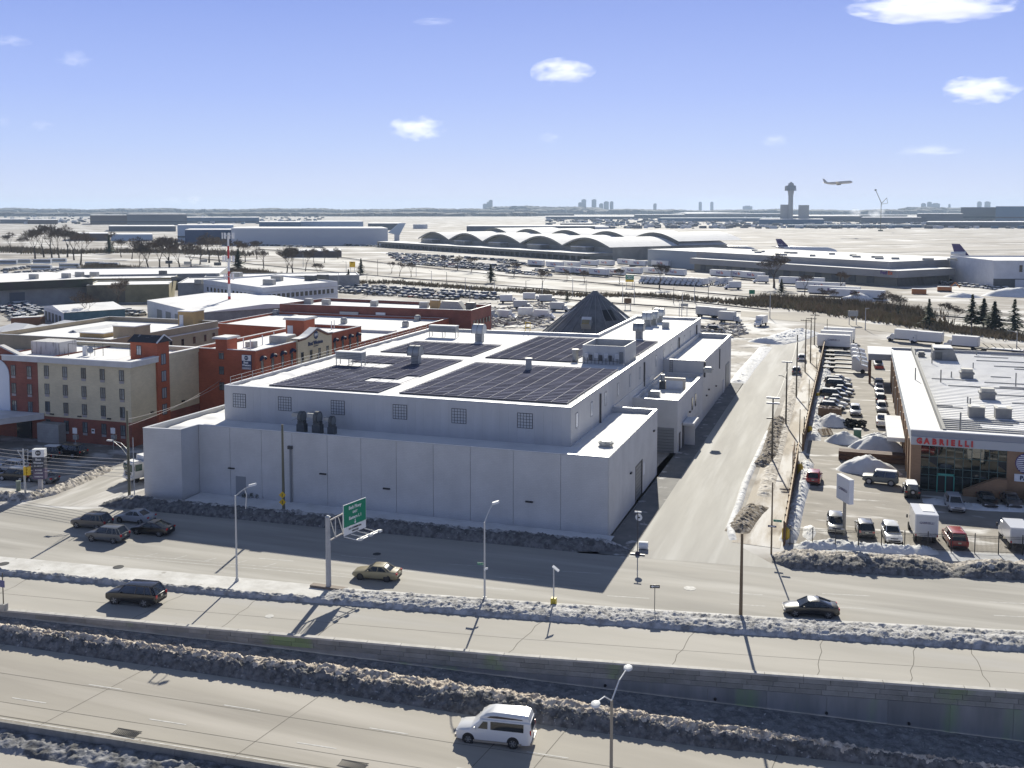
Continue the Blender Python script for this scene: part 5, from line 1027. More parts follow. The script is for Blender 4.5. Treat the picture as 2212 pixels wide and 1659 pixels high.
# ---- black picket fence along the front of the lot
pf_ = thing('picket_fence', 'black metal picket fence along the front of the dealer lot', 'fence', (0,0,0))
f0, f1 = Vector((19.9,3.75)), Vector((60,11.6)); d = f1-f0; L = d.length; d.normalize(); FBK = mat('fence black', (.025,.025,.025), .5)
pk = MB();
for i in range(int(L/.13)):
 q = f0+d*(i*.13); pk.box(q.x-.011,q.x+.011,q.y-.011,q.y+.011,.15,2.15)
stuff(pk.obj('pickets', FBK, pf_))
pst = MB().box(-.05,.05,-.05,.05,0,2.35).mesh('post', FBK)
for i in range(int(L/2.45)+1): q = f0+d*(i*2.45); link('post', pst, pf_, loc=(q.x,q.y,0))
for z in (.35,1.85,2.02): MB().tube((*f0,z),(*(f0+d*L),z),.025,n=4).obj('rail', FBK, pf_)
at_bank('fence_foot_snow', 'ploughed white snow heaped inside the black picket fence', [(1715,1183),(1760,1182),(1800,1180),(1850,1184),(1905,1189),(1960,1192),(2030,1193)], 2.6, .7, SNOW, .3, sd=101)
at_bank('fence_foot_snow', 'snow heaped along the lot side of the near brown fence', [(1700,1172),(1708,1150),(1714,1118),(1722,1085),(1733,1050),(1744,1000)], 2.0, .9, SNOW, .35, sd=103)
at_bank('fence_side_snow', 'snow strip along the second brown fence', [(1756,952),(1760,910),(1768,870),(1780,820),(1788,780)], 2.6, .8, SNOW, .3, sd=105)
at_bank('wall_foot_snow', 'shaded snow before the dealer entrance', [(1990,1082),(2030,1085),(2075,1092),(2110,1096),(2160,1098),(2260,1102)], 3.0, .35, SNOW, .2, sd=107)
def snow_pile(u, v, rx, ry, h, lab, m=SNOW, sd=0, rz=0, zb=0):
 x, y = at(u, v, zb); n = 34; a = np.linspace(-1,1,n); A, B = np.meshgrid(a, a, indexing='ij'); r = np.sqrt(A*A+B*B);
 ang = np.arctan2(B,A); lim = 1-.22*vnoise(np.cos(ang)*2+5,np.sin(ang)*2+5,sd)
 e = np.clip(1-(r/lim)**1.6,0,1); Z = h*e*(.7+.5*fbm(A*3,B*3,sd+3,4))+ (np.abs(vnoise(A*9,B*9,sd)-.5))*.5*e - .03
 o = link('snow_pile', grid_mesh('snow_pile', A*rx, B*ry, Z, m), None, (x,y,zb), rz); tag(o, lab, 'snow pile', 'ploughed snow piles'); return o
snow_pile(1872,1018,5.2,2.6,2.4,'large ploughed snow pile behind the boxy grey off roader',sd=1); snow_pile(1899,970,5.0,3.0,2.3,'large grey snow pile in front of the dealer side canopy',sd=2); snow_pile(1822,955,3.6,2.4,1.7,'snow pile left of the green cabinet in the lot',sd=3); snow_pile(1800,917,3.4,3.2,2.1,'shaded snow pile in front of the scrap filled skip',sd=4); snow_pile(1905,947,3.5,1.6,1.0,'low snow heap behind the green cabinet',sd=5)
snow_pile(1748,1150,.9,3.6,.3,'thin pointed snow streak on the lot behind the fence',sd=6)
# ------------------------------------------------------------------ vehicles
TYRE = mat('tyre rubber', (.018,.018,.018), .85); RIM = mat('alloy rim', (.45,.45,.46), .35, metal=.6); RIMD = mat('dark rim', (.05,.05,.05), .4)
HL = mat('headlamp', (.75,.76,.78), .15, spec=.8); TL = mat('tail lamp', (.45,.012,.015), .25, spec=.8); CGL = mat('car glass', (.018,.022,.024), .06, spec=.9); PLATE = mat('number plate', (.6,.58,.45), .5)
CHROME = mat('chrome trim', (.6,.6,.6), .2, metal=.8)
def paint(name, c, rough=.28): return mat('paint '+name, c, rough, spec=.5, coat=.6)
PB = paint('black', (.012,.012,.014)); PW_ = paint('white', (.70,.70,.69)); PS = paint('silver', (.36,.37,.385)); PG = paint('grey', (.11,.115,.12)); PGD = paint('gold', (.30,.255,.145), .35); PR = paint('red', (.32,.02,.018)); PBR = paint('brown grey', (.105,.095,.085)); PGG = paint('sage grey', (.16,.17,.15), .5); PDB = paint('dark blue', (.02,.025,.05)); PN = paint('beige', (.33,.29,.23))
STY = {
 'sedan': dict(L=4.85, W=1.84, bot=.20, prof=[(2.42,.58),(2.36,.70),(2.0,.80),(1.0,.95),(0,.98),(-1.3,1.00),(-1.75,1.02),(-2.25,.98),(-2.42,.78)], wid=[.70,.80,.88,.92,.92,.92,.90,.86,.76], gh=(1.05,.25,-.95,-1.75), belt=.94, roof=1.44, wr=.33, ax=(1.50,-1.35)),
 'coupe': dict(L=4.95, W=1.90, bot=.20, prof=[(2.47,.56),(2.40,.70),(2.0,.82),(1.05,.96),(0,.99),(-1.3,1.02),(-1.9,1.06),(-2.35,1.02),(-2.47,.80)], wid=[.72,.84,.91,.95,.95,.95,.93,.88,.78], gh=(1.15,.25,-.75,-2.15), belt=.95, roof=1.46, wr=.35, ax=(1.50,-1.45)),
 'suv': dict(L=4.75, W=1.88, bot=.25, prof=[(2.37,.70),(2.30,.88),(1.95,1.00),(1.0,1.08),(0,1.10),(-1.3,1.12),(-2.0,1.12),(-2.30,1.05),(-2.37,.80)], wid=[.74,.86,.92,.94,.94,.94,.93,.90,.84], gh=(1.15,.45,-1.75,-2.22), belt=1.06, roof=1.68, wr=.36, ax=(1.45,-1.40)),
 'big_suv': dict(L=5.45, W=2.04, bot=.28, prof=[(2.72,.80),(2.66,1.02),(2.3,1.14),(1.35,1.20),(0,1.22),(-1.5,1.24),(-2.4,1.24),(-2.66,1.15),(-2.72,.80)], wid=[.86,.96,1.01,1.02,1.02,1.02,1.01,.98,.92], gh=(1.40,.70,-2.15,-2.60), belt=1.18, roof=1.90, wr=.41, ax=(1.70,-1.45)),
 'boxy': dict(L=4.60, W=1.90, bot=.36, prof=[(2.30,.80),(2.28,1.08),(1.9,1.14),(.9,1.18),(0,1.18),(-1.3,1.18),(-2.1,1.18),(-2.28,1.15),(-2.30,.7)], wid=[.86,.90,.92,.94,.94,.94,.94,.93,.92], gh=(.95,.65,-2.15,-2.25), belt=1.15, roof=1.85, wr=.42, ax=(1.45,-1.40)),
 'minivan': dict(L=5.1, W=1.98, bot=.22, prof=[(2.55,.70),(2.48,.86),(2.1,.96),(1.3,1.08),(0,1.10),(-1.4,1.10),(-2.2,1.10),(-2.50,1.02),(-2.55,.75)], wid=[.78,.90,.97,.99,.99,.99,.98,.95,.90], gh=(1.55,.60,-2.05,-2.42), belt=1.04, roof=1.75, wr=.35, ax=(1.6,-1.4)),
}
def body_ring(x, w, zb, zt):
 pts = []
 for sx_, zz in ((.86,zb),(1.0,zb+.14),(1.02,zb+(zt-zb)*.55),(.985,zt-.05),(.90,zt)): pts.append((x, w*sx_, zz))
 return pts+[(x,-p[1],p[2]) for p in pts[::-1]]
CARM = {}
def car_parts(st):
 if st in CARM: return CARM[st]
 d = STY[st]; P = {}
 mb = MB(); rings = [body_ring(x, w, d['bot']+(.12 if abs(x) > d['L']/2-.1 else 0), z) for (x,z),w in zip(d['prof'], d['wid'])]
 mb.loft(rings); P['body'] = mb
 a, b, c, e = d['gh']; zb, zr = d['belt'], d['roof']; wg = d['W']/2*.93; wr_ = wg*.80; xm = (b+c)/2
 bot = [(a,wg*.86,zb),(a-.35,wg,zb),(e+.3,wg*.98,zb),(e,wg*.86,zb)]; top = [(b,wr_*.86,zr-.03),(b-.25,wr_,zr-.02),(c+.15,wr_,zr-.02),(c,wr_*.88,zr-.04)]
 ring = lambda q: q+[(p[0],-p[1],p[2]) for p in q[::-1]]
 g = MB(); g.loft([ring(bot), ring(top)]); P['window'] = g
 r = MB(); ot = [(p[0]*1.0+(.03 if k == 0 else 0), p[1]+.03, p[2]) for k, p in enumerate(top)]; it = [(p[0]*.97+xm*.03, p[1]*.86, zr+.045) for p in top]
 r.loft([ring(ot), ring([(p[0],p[1]*1.0,p[2]+.035) for p in ot]), ring(it)])
 def pil(p, q, w=.05):
  for s in (1,-1): r.tube((p[0],s*(p[1]+.012),p[2]-.02),(q[0],s*(q[1]+.012),q[2]+.02),w,w*.9,6)
 pil(bot[0],top[0],.055); pil(bot[3],top[3],.075); pil(bot[2],top[2],.08)
 mid = lambda t: ((bot[1][0]+(bot[2][0]-bot[1][0])*t, wg-.005, zb),(top[1][0]+(top[2][0]-top[1][0])*t, wr_, zr-.02))
 pil(*mid(.45),.04)
 if st in ('suv','big_suv','minivan'): pil(*mid(.76),.05)
 P['roof'] = r
 w = MB(); R = d['wr']; w.tube((0,-.11,0),(0,.11,0),R,R,18); P['wheel'] = w
 rm = MB(); rm.tube((0,.112,0),(0,.125,0),R*.68,R*.66,14); P['rim'] = rm
 sp = MB()
 for k in range(5): an = 2*math.pi*k/5; sp.obox((.40*R*math.cos(an),.128,.40*R*math.sin(an)),(.62*R,.012,.11*R),M=Matrix.Rotation(-an,3,'Y'))
 P['spoke'] = sp
 ac = MB()
 for s in (1,-1):
  for x in d['ax']: ac.tube((x,s*(d['W']/2*.60),R),(x,s*(d['W']/2*1.012),R),R*1.16,R*1.16,18)
 P['wheel_arch'] = ac
 L2 = d['L']/2; hz = d['prof'][1][1]; wf = d['wid'][1]
 h = MB(); h.obox((L2-.13,0,hz-.12),(.22,.34,.15)); P['headlight'] = h
 t = MB(); t.obox((-L2+.10,0,d['prof'][-2][1]-.14),(.20,.26,.26 if st in ('suv','big_suv','minivan') else .17)); P['taillight'] = t
 P['bumper'] = MB().obox((L2-.03,0,d['bot']+.26),(.14,wf*1.5,.16)); P['rear_bumper'] = MB().obox((-L2+.03,0,d['bot']+.22),(.14,wf*1.6,.16)); P['grille'] = MB().obox((L2-.06,0,hz-.14),(.10,wf*.9,.14))
 m = MB(); m.obox((a-.42,0,zb+.06),(.12,.20,.14)); P['mirror'] = m
 s = MB(); rn = ring([(p[0]*.97+xm*.03,p[1]*.9,zr+.05) for p in top]); rn2 = ring([(p[0]*.94+xm*.06,p[1]*.82,zr+.13) for p in top]); s.loft([rn,rn2]); P['snow_top'] = s
 s = MB(); x0, x1 = a+.05, L2-.35; zz = d['prof'][3][1]; s.add([(x0,-.75,zz+.01),(x1,-.7,d['prof'][2][1]+.0),(x1,.7,d['prof'][2][1]+.0),(x0,.75,zz+.01),(x0,-.65,zz+.09),(x1-.1,-.6,d['prof'][2][1]+.08),(x1-.1,.6,d['prof'][2][1]+.08),(x0,.65,zz+.09)], [(0,1,5,4),(1,2,6,5),(2,3,7,6),(3,0,4,7),(4,5,6,7)]); P['snow_hood'] = s
 pl = MB(); pl.obox((-L2-.01,0,d['prof'][-2][1]-.22),(.03,.34,.16)); P['number_plate'] = pl
 rk = MB()
 for sd in (1,-1): rk.tube((b-.1,sd*wr_*.9,zr+.08),(c+.1,sd*wr_*.9,zr+.08),.025,n=5)
 P['roof_rail'] = rk
 M = {}
 mats = dict(body=PS, roof=PS, window=CGL, wheel=TYRE, rim=RIM, spoke=RIM, wheel_arch=BLACK, headlight=HL, taillight=TL, bumper=BLACK, rear_bumper=BLACK, grille=BLACK, mirror=BLACK, snow_top=SNOW, snow_hood=SNOW, number_plate=PLATE, roof_rail=CHROME)
 for k, v in P.items():
  M[k] = v.mesh(k, mats[k], smooth=38 if k in ('body','roof','wheel','window') else None)
 CARM[st] = M; return M
def setm(o, m):
 o.material_slots[0].link = 'OBJECT'; o.material_slots[0].material = m; return o
def car(st, name, label, x, y, z, rz, p, cat='car', group=None, snow=0, rims=None, rails=False, roofp=None, detail=2):
 M = car_parts(st); d = STY[st]; t = thing(name, label, cat, (x,y,z), rz, group)
 setm(link('body', M['body'], t), p); setm(link('roof', M['roof'], t), roofp or p); link('window', M['window'], t); link('wheel_arch', M['wheel_arch'], t)
 for xx in d['ax']:
  for s in (1,-1):
   w = link('wheel', M['wheel'], t, loc=(xx, s*(d['W']/2-.10), d['wr']), rz=0 if s > 0 else math.pi)
   if detail > 0:
    setm(link('rim', M['rim'], w), RIMD if detail > 1 else (rims or RIM))
    if detail > 1: setm(link('spoke', M['spoke'], w), rims or RIM)
 for s in (1,-1):
  link('headlight', M['headlight'], t, loc=(0, s*d['wid'][1]*.78, 0)); link('taillight', M['taillight'], t, loc=(0, s*d['wid'][-2]*.84, 0))
  setm(link('mirror', M['mirror'], t, loc=(0, s*(d['W']/2+.04), 0)), p if detail > 1 else BLACK)
 [link(q, M[q if q != 'rear_bumper_' else q], t) for q in ('bumper','rear_bumper','grille')]; link('number_plate', M['number_plate'], t)
 if snow > 0: link('roof_snow', M['snow_top'], t)
 if snow > 1: link('hood_snow', M['snow_hood'], t)
 if rails: link('roof_rail', M['roof_rail'], t)
 return t
def road_yaw(f, x): return math.atan2(float(f(x+2))-float(f(x-2)), 4.0)
def put(st, u, v, yaw, z=0, **k):
 x, y = at(u, v, z); return x, y
# on the service road, all heading left
PI = math.pi
def onroad(st, name, label, u, v, p, dyaw=0, f=yG, z=.012, off=.9, **k):
 x, y = at(u, v, z); yw = road_yaw(f, x)+PI+dyaw;
 return car(st, name, label, x, y+off, z, yw, p, **k)
onroad('suv','suv','brownish grey suv waiting at the left of the junction queue',187,1143,PBR,dyaw=-.05,rails=True,cat='suv')
onroad('suv','suv','dark grey hatchback suv in front row nearest the median',221,1172,PG,dyaw=-.05,cat='suv')
onroad('sedan','sedan','silver sedan beside the kerb snow bank at the junction',281,1131,PS,dyaw=-.05)
onroad('coupe','coupe_suv','black sloping roof suv behind the grey hatchback in the shade',319,1157,PB,dyaw=-.05,cat='suv')
onroad('sedan','sedan','gold sedan with dark wheels passing the sign gantry',806,1255,PGD,rims=RIMD)
onroad('coupe','sedan','black fastback sedan glinting in the sun on the right',1750,1334,PB)
onroad('big_suv','large_suv','large black suv on the ramp road at left',281,1308,PB,f=yF,cat='suv',rails=True)
# white conversion van on the lower highway
x, y = at_low(1060, 1612); z = float(zR(x)); vt = thing('conversion_van', 'white high roof passenger van on the lower highway', 'van', (x,y+1.0,z+.01), road_yaw(lw(.5), x)+PI)
def vring(x, w, zb, zt, zw=None): return [(x,w*.93,zb),(x,w,zb+.2),(x,w,1.0 if zt > 1.15 else zt-.1),(x,w*.93,zt-.08),(x,w*.80,zt)]+[(x,-w*.80,zt),(x,-w*.93,zt-.08),(x,-w,1.0 if zt > 1.15 else zt-.1),(x,-w,zb+.2),(x,-w*.93,zb)]
VP = [(2.85,.78,.42,.72),(2.78,.90,.30,1.00),(2.45,.97,.28,1.12),(1.75,1.0,.26,1.22),(1.70,1.0,.26,1.24),(.85,1.0,.26,2.02),(-2.6,1.0,.26,2.02),(-2.85,.95,.30,1.96),(-2.90,.90,.42,1.2)]
MB().loft([vring(*q) for q in VP]).obj('body', PW_, vt, smooth=35)
rt = [(1.02,.80,2.0,.02),(.55,.84,2.0,.34),(0,.84,2.0,.46),(-2.3,.84,2.0,.46),(-2.66,.82,2.0,.38),(-2.80,.78,2.0,.02)]
MB().loft([[(x_,w_,z_-.03),(x_,w_*.98,z_+h_*.6),(x_,w_*.80,z_+h_),(x_,-w_*.80,z_+h_),(x_,-w_*.98,z_+h_*.6),(x_,-w_,z_-.03)] for x_,w_,z_,h_ in rt]).obj('raised_roof', PW_, vt, smooth=35)
sm_ = MB()
for s in (1,-1): sm_.add([(.45,s*.845,2.08),(-2.3,s*.845,2.10),(-2.2,s*.838,2.17),(-.3,s*.838,2.26),(.2,s*.838,2.22)], [(0,1,2,3,4) if s < 0 else (4,3,2,1,0)])
sm_.obj('roof_stripe', mat('stripe dark', (.05,.035,.035), .4), vt)
for s, in ((1,),(-1,)):
 q = s*1.004; g = MB(); g.add([(1.12,q,1.28),(.38,q,1.28),(.38,q*.965,1.82),(.72,q*.965,1.82)], [(0,1,2,3) if s < 0 else (3,2,1,0)]); g.obj('front_window', CGL, vt)
 g = MB(); g.add([(.15,q,1.26),(-2.35,q,1.26),(-2.35,q*.965,1.86),(.15,q*.965,1.86)], [(0,1,2,3) if s < 0 else (3,2,1,0)]); g.obj('side_window', CGL, vt)
 MB().box(-2.2,1.9,min(s*1.0,s*1.03),max(s*1.0,s*1.03),.24,.40).obj('running_board', PN, vt)
 MB().obox((-2.86,s*.86,1.25),(.1,.16,.36)).obj('taillight', TL, vt); MB().obox((2.74,s*.72,.86),(.14,.34,.2)).obj('headlight', HL, vt); MB().obox((1.35,s*1.12,1.3),(.1,.2,.24)).obj('mirror', PW_, vt)
MB().add([(1.66,.80,1.27),(1.66,-.80,1.27),(.93,-.72,1.94),(.93,.72,1.94)], [(0,1,2,3)]).obj('windscreen', CGL, vt)
MB().add([(-2.93,.62,1.25),(-2.93,-.62,1.25),(-2.885,-.6,1.85),(-2.885,.6,1.85)], [(3,2,1,0)]).obj('rear_window', CGL, vt)
MB().obox((-2.92,0,.42),(.16,1.85,.2)).obj('bumper', PN, vt); MB().obox((2.84,0,.46),(.2,1.7,.22)).obj('bumper', PN, vt)
for xx in (1.85,-1.55):
 for s in (1,-1):
  MB().tube((xx,s*.6,.40),(xx,s*1.012,.40),.47,.47,20).obj('wheel_arch', BLACK, vt)
  w = link('wheel', MB().tube((0,-.12,0),(0,.12,0),.38,.38,20).mesh('wheel', TYRE), vt, loc=(xx,s*.92,.38), rz=0 if s > 0 else PI)
  link('rim', MB().tube((0,.121,0),(0,.13,0),.27,.27,18).mesh('rim', RIMD), w); sp = MB()
  for k in range(6): an = 2*PI*k/6; sp.obox((.14*math.cos(an),.135,.14*math.sin(an)),(.24,.012,.05),M=Matrix.Rotation(-an,3,'Y'))
  link('spoke', sp.mesh('spoke', CHROME), w)
# ---- dealer lot vehicles
def lot(st, name, label, u, v, yaw, p, off=0, **k):
 x, y = at(u, v); return car(st, name, label, x, y+off, .012, rad(yaw), p, **k)
lot('suv','suv','dark grey suv nosed to the picket fence, left of the sign post',1804,1156,-86,PG,2.3,cat='suv',detail=1)
lot('suv','suv','black suv with racks backed to the picket fence, right of the sign post',1868,1166,95,PB,2.3,cat='suv',rails=True,detail=1)
lot('suv','suv','white suv with large grille facing the picket fence',1927,1178,-84,PW_,2.3,cat='suv',detail=1)
lot('minivan','minivan','red minivan with roof rails between the box truck and white van',2066,1188,97,PR,2.4,cat='minivan',rails=True,detail=1)
lot('suv','suv','red suv parked alone beside the brown fence',1757,1050,88,PR,2.3,cat='suv',detail=1)
lot('boxy','off_roader','boxy sage grey off roader before the snow pile',1902,1049,176,PGG,1.0,cat='off roader',snow=1,detail=1)
lot('boxy','off_roader','black off roader with spare wheel at the dealer corner',1970,1080,92,PB,2.3,cat='off roader',snow=1,detail=1)
lot('suv','suv','silver suv facing out before the dealer entrance',2065,1110,-85,PS,2.3,cat='suv',detail=1)
lot('sedan','sedan','black car facing out in the shade of the brick front',2137,1101,-84,PB,2.4,detail=1)
lot('sedan','sedan','dusty dark car rightmost before the brick front',2190,1102,-84,PBR,2.4,detail=1)
lot('suv','suv','pale car half cut by the right picture edge before the brick front',2246,1104,-84,PW_,2.4,cat='suv',detail=1)
sp = MB().tube((-2.42,0,1.0),(-2.30,0,1.0),.36,.36,16).mesh('spare_wheel', TYRE)
for o in [o for o in COL.objects if o.get('label','').startswith('black off roader')]: s_ = link('spare_wheel', sp, o); link('rim', MB().tube((-2.44,0,1.0),(-2.42,0,1.0),.2,.2,12).mesh('rim', RIM), s_)
ords = ['first','second','third','fourth','fifth','sixth','seventh','eighth']
vv = [(890,PB,'suv',22.4),(880,PW_,'sedan',22.8),(871,PG,'sedan',23.2),(863,PB,'big_suv',22.3),(856,PG,'sedan',23.6),(849,PDB,'sedan',23.9),(841,PB,'big_suv',23.2),(833,PN,'minivan',22.6),(826,PS,'sedan',23.2)]
for i, (v, p, st, xx) in enumerate(vv):
 y = at(1800, v)[1]; lab = 'nearest' if i == 0 else ('farthest' if i == 8 else ords[i])
 car(st, 'parked_car', f'snow topped {p.name.split(" ",1)[1]} car, {lab} of the row beside the second brown fence', xx, y+1.0, .012, rad(-2), p, 'car', 'row of parked cars beside the brown fence', snow=2, detail=1)
lot('suv','suv','white suv parked alone in front of the dark car row',1847,899,-88,PW_,2.0,cat='suv',detail=1)
# pickup
def pickup(label, x, y, rz, p, name='pickup_truck'):
 t = thing(name, label, 'pickup truck', (x,y,.012), rz)
 d = [(2.8,.86,.45,.95),(2.72,.95,.4,1.15),(1.5,.98,.4,1.22),(-.5,.98,.4,1.24),(-2.7,.98,.45,1.22),(-2.8,.94,.5,1.1)]
 MB().loft([body_ring(a,w,b,c) for a,w,b,c in d]).obj('body', p, t, smooth=35); MB().box(-2.62,-.75,-.80,.80,1.15,1.235).obj('bed_floor', BLACK, t)
 MB().loft([[(1.45,.86,1.2),(-.65,.88,1.2),(-.65,-.88,1.2),(1.45,-.86,1.2)],[(.7,.72,1.86),(-.5,.72,1.88),(-.5,-.72,1.88),(.7,-.72,1.86)]]).obj('window', CGL, t); MB().box(-.55,.75,-.73,.73,1.86,1.93).obj('roof', p, t); MB().box(-.5,.7,-.68,.68,1.932,2.0).obj('roof_snow', SNOW, t)
 for xx in (1.75,-1.65):
  for s in (1,-1): link('wheel', MB().tube((0,-.13,0),(0,.13,0),.4,.4,16).mesh('wheel', TYRE), t, loc=(xx,s*.88,.4))
 for s in (1,-1): MB().obox((-2.8,s*.85,1.0),(.06,.16,.3)).obj('taillight', TL, t); MB().obox((2.78,s*.75,.98),(.08,.34,.2)).obj('headlight', HL, t)
 MB().obox((-2.86,0,.6),(.14,1.8,.18)).obj('bumper', CHROME, t); MB().obox((2.84,0,.6),(.14,1.8,.22)).obj('bumper', CHROME, t); return t
x, y = at(1906,926); pickup('white pickup seen from behind, nearest in the column of cars by the dealer wall', x, y+2.8, rad(90), PW_)
for i, (v, p, st, yaw, lab) in enumerate([(893,PS,'suv',-88,'silver suv facing the white pickup from behind'),(873,PB,'suv',90,'dark suv third in the column by the dealer wall'),(860,PS,'sedan',90,'silver car fourth in the column by the dealer wall'),(849,PW_,'sedan',-90,'white snowy car fifth in the column by the dealer wall'),(839,PGG,'suv',90,'grey snowy suv last in the column by the dealer wall')]):
 x, y = at(1905, v); car(st, 'parked_car', lab, 31.2, y+2.2, .012, rad(yaw), p, 'car', 'column of cars by the dealer wall', snow=1, detail=1)
x, y = at(1915,797); pickup('dark blue pickup with red plough under the canopy', 31.6, y+2, rad(-88), PDB)
MB().box(2.9,3.2,-1.0,1.0,.15,.8).obj('plough_blade', PR, [o for o in COL.objects if o.get('label','').startswith('dark blue pickup')][0])
# box trucks
def box_truck(label, x, y, rz, bl=5.5, bw=2.4, bh=2.5, p=None, name='box_truck', grp=None, mark=None, snow=True, cat='truck'):
 p = p or PW_; t = thing(name, label, cat, (x,y,.012), rz, grp)
 MB().box(0,bl,-bw/2,bw/2,1.0,1.0+bh).obj('cargo_box', p, t)
 MB().box(.02,bl-.02,-bw/2+.02,bw/2-.02,1.0+bh+.003,1.0+bh+.10).obj('roof_snow', SNOW, t) if snow else None
 MB().box(-.04,-.002,-bw/2+.12,bw/2-.12,1.05,1.0+bh-.15).obj('rear_door', mat('truck door', (.50,.50,.50), .5), t)
 c = [(bl+.15,1.02,.6,2.2),(bl+.9,1.02,.55,2.25),(bl+1.5,1.0,.5,1.45),(bl+2.2,.92,.5,1.25)]
 MB().loft([body_ring(a,w,b,cc) for a,w,b,cc in c]).obj('cab', p, t, smooth=35)
 MB().add([(bl+1.48,.8,1.45),(bl+1.48,-.8,1.45),(bl+.98,-.75,2.15),(bl+.98,.75,2.15)], [(0,1,2,3)]).obj('windscreen', CGL, t)
 MB().box(0,bl+1.8,-.45,.45,.5,.98).obj('chassis', BLACK, t)
 for xx in (1.2,bl+1.3):
  for s in (1,-1): link('wheel', MB().tube((0,-.16,0),(0,.16,0),.45,.45,16).mesh('wheel', TYRE), t, loc=(xx,s*(bw/2-.22),.45))
 for s in (1,-1): MB().obox((-.05,s*(bw/2-.1),1.15),(.05,.14,.24)).obj('taillight', TL, t); MB().obox((bl+.95,s*1.35,1.7),(.1,.18,.4)).obj('mirror', BLACK, t)
 if mark: o = text('lettering', mark[0], mark[1], (-.06,0,1.0+bh*.62), 0, mark[2], t, .008); o.rotation_euler = (rad(90),0,rad(-90))
 return t
x, y = at(2001,1181); t = box_truck('white box truck with snowy roof backed to the picket fence', x, y+.4, rad(95), 4.4, 2.45, 2.5, mark=('GABRIELLI',.34,PURP), snow=False)
MB().box(1.2,4.2,-1.0,.3,3.5,3.56).obj('roof_snow', SNOW, t)
x, y = at(2204,1196); box_truck('white panel van at the right picture edge backed to the fence', x, y+.3, rad(96), 3.6, 2.1, 1.75, name='panel_van', cat='van', snow=False)
# snowed up tractors and chassis rows beyond the parked cars
def tractor(label, x, y, rz, p=PW_, sleeper=True, chassis=4.2, grp=None):
 t = thing('tractor_unit', label, 'truck', (x,y,.012), rz, grp)
 MB().loft([[(a,1.15*w,b),(a,1.2*w,b+.6),(a,1.15*w,c-.1),(a,1.0*w,c)]+[(a,-1.0*w,c),(a,-1.15*w,c-.1),(a,-1.2*w,b+.6),(a,-1.15*w,b)] for a,b,c,w in [(0,.7,3.7 if sleeper else 2.9,1),(.9,.7,3.75 if sleeper else 2.9,1),(1.6,.65,2.9,1),(2.1,.6,2.0,.98),(3.3,.55,1.7,.92),(3.5,.6,1.4,.86)]]).obj('cab', p, t, smooth=40)
 MB().add([(2.08,1.0,2.05),(2.08,-1.0,2.05),(1.66,-.98,2.85),(1.66,.98,2.85)], [(0,1,2,3)]).obj('windscreen', CGL, t)
 MB().box(-chassis,.0,-.45,.45,.75,1.0).obj('chassis', BLACK, t); MB().box(-chassis,-.2,-.4,.4,1.003,1.1).obj('chassis_snow', SNOW, t)
 for xx in (2.4,-chassis+.8,-chassis+2.0):
  for s in (1,-1): w = link('wheel', MB().tube((0,-.2,0),(0,.2,0),.5,.5,16).mesh('wheel', TYRE), t, loc=(xx,s*.95,.5));
 MB().box(-chassis+.2,-chassis+2.6,-1.1,1.1,1.0,1.06).obj('mudguard_snow', SNOWD, t)
 MB().box(.1,1.0,-.9,.9,3.76 if sleeper else 2.92,3.86 if sleeper else 3.02).obj('roof_snow', SNOW, t); return t
x, y = at(1838,806); tractor('white sleeper tractor nearest the parked car row facing right', x+.2, y+1.2, rad(-3), chassis=6.5)
for i in range(4): x, y = at(1838-i*1.5,796-i*9); tractor(('second','third','fourth','rearmost')[i]+' snowed up white tractor behind the nearest one', x+.4, y+1, rad(-3), sleeper=False, chassis=6.5, grp='snowed up tractors in the dealer lot')
x, y = at(1800,758); t = thing('box_trailer', 'white box body with snowy roof at the back of the dealer lot', 'trailer', (x,y,.012), rad(-4)); MB().box(-4.2,4.2,0,2.5,1.2,4.1).obj('cargo_box', PW_, t); MB().box(-4.15,4.15,.05,2.45,4.103,4.25).obj('roof_snow', SNOW, t); MB().box(-4,4,.4,2.1,.6,1.2).obj('chassis', BLACK, t); text('lettering', 'GABRIELLI', .7, (0,-.02,2.9), 0, PURP, t, .01)
for xx in (-3,-1.8,3): link('wheel', MB().tube((0,-.1,0),(0,2.6,0),.5,.5,14).mesh('wheel', TYRE), t, loc=(xx,0,.5))
for i in range(2): x, y = at(1806+i*6,748-i*8); t = thing('box_trailer', ('second','third')[i]+' white box body behind the lettered one at the lot back', 'trailer', (x,y,.012), rad(-4), 'white box bodies at the lot back'); MB().box(-4.2,4.2,0,2.5,1.0,4.0).obj('cargo_box', PW_, t); MB().box(-4.15,4.15,.05,2.45,4.003,4.15).obj('roof_snow', SNOW, t); MB().box(-4,4,.4,2.1,0,1.0).obj('chassis', BLACK, t)
for i, (u, v, lab) in enumerate([(1953,742,'left one of three box trucks behind the dealer canopy'),(2003,747,'middle one of three box trucks behind the dealer canopy'),(2080,757,'right one of three box trucks behind the dealer canopy')]):
 x, y = at(u, v); box_truck(lab, x+4, y+2, rad(160), 6.5, 2.5, 2.5, grp='box trucks behind the dealer building')
x, y = at(2160,765); t = thing('flat_trailer', 'dark flat trailer frames at the right behind the dealer', 'trailer', (x,y,.012), rad(160)); MB().box(-6,6,-1.2,1.2,1.0,1.3).obj('deck', BLACK, t); MB().box(-5.5,2,-1.0,1.0,1.303,1.5).obj('snow', SNOW, t)
for xx in (-4.5,-3.3,4): link('wheel', MB().tube((0,-1.2,0),(0,1.2,0),.5,.5,14).mesh('wheel', TYRE), t, loc=(xx,0,.5))
mb = MB();
for k in range(5): mb.tube((-5+k*2,-1,1.3),(-4+k*2,1,2.6),.08,n=5)
mb.obj('frame_rails', BLACK, t)
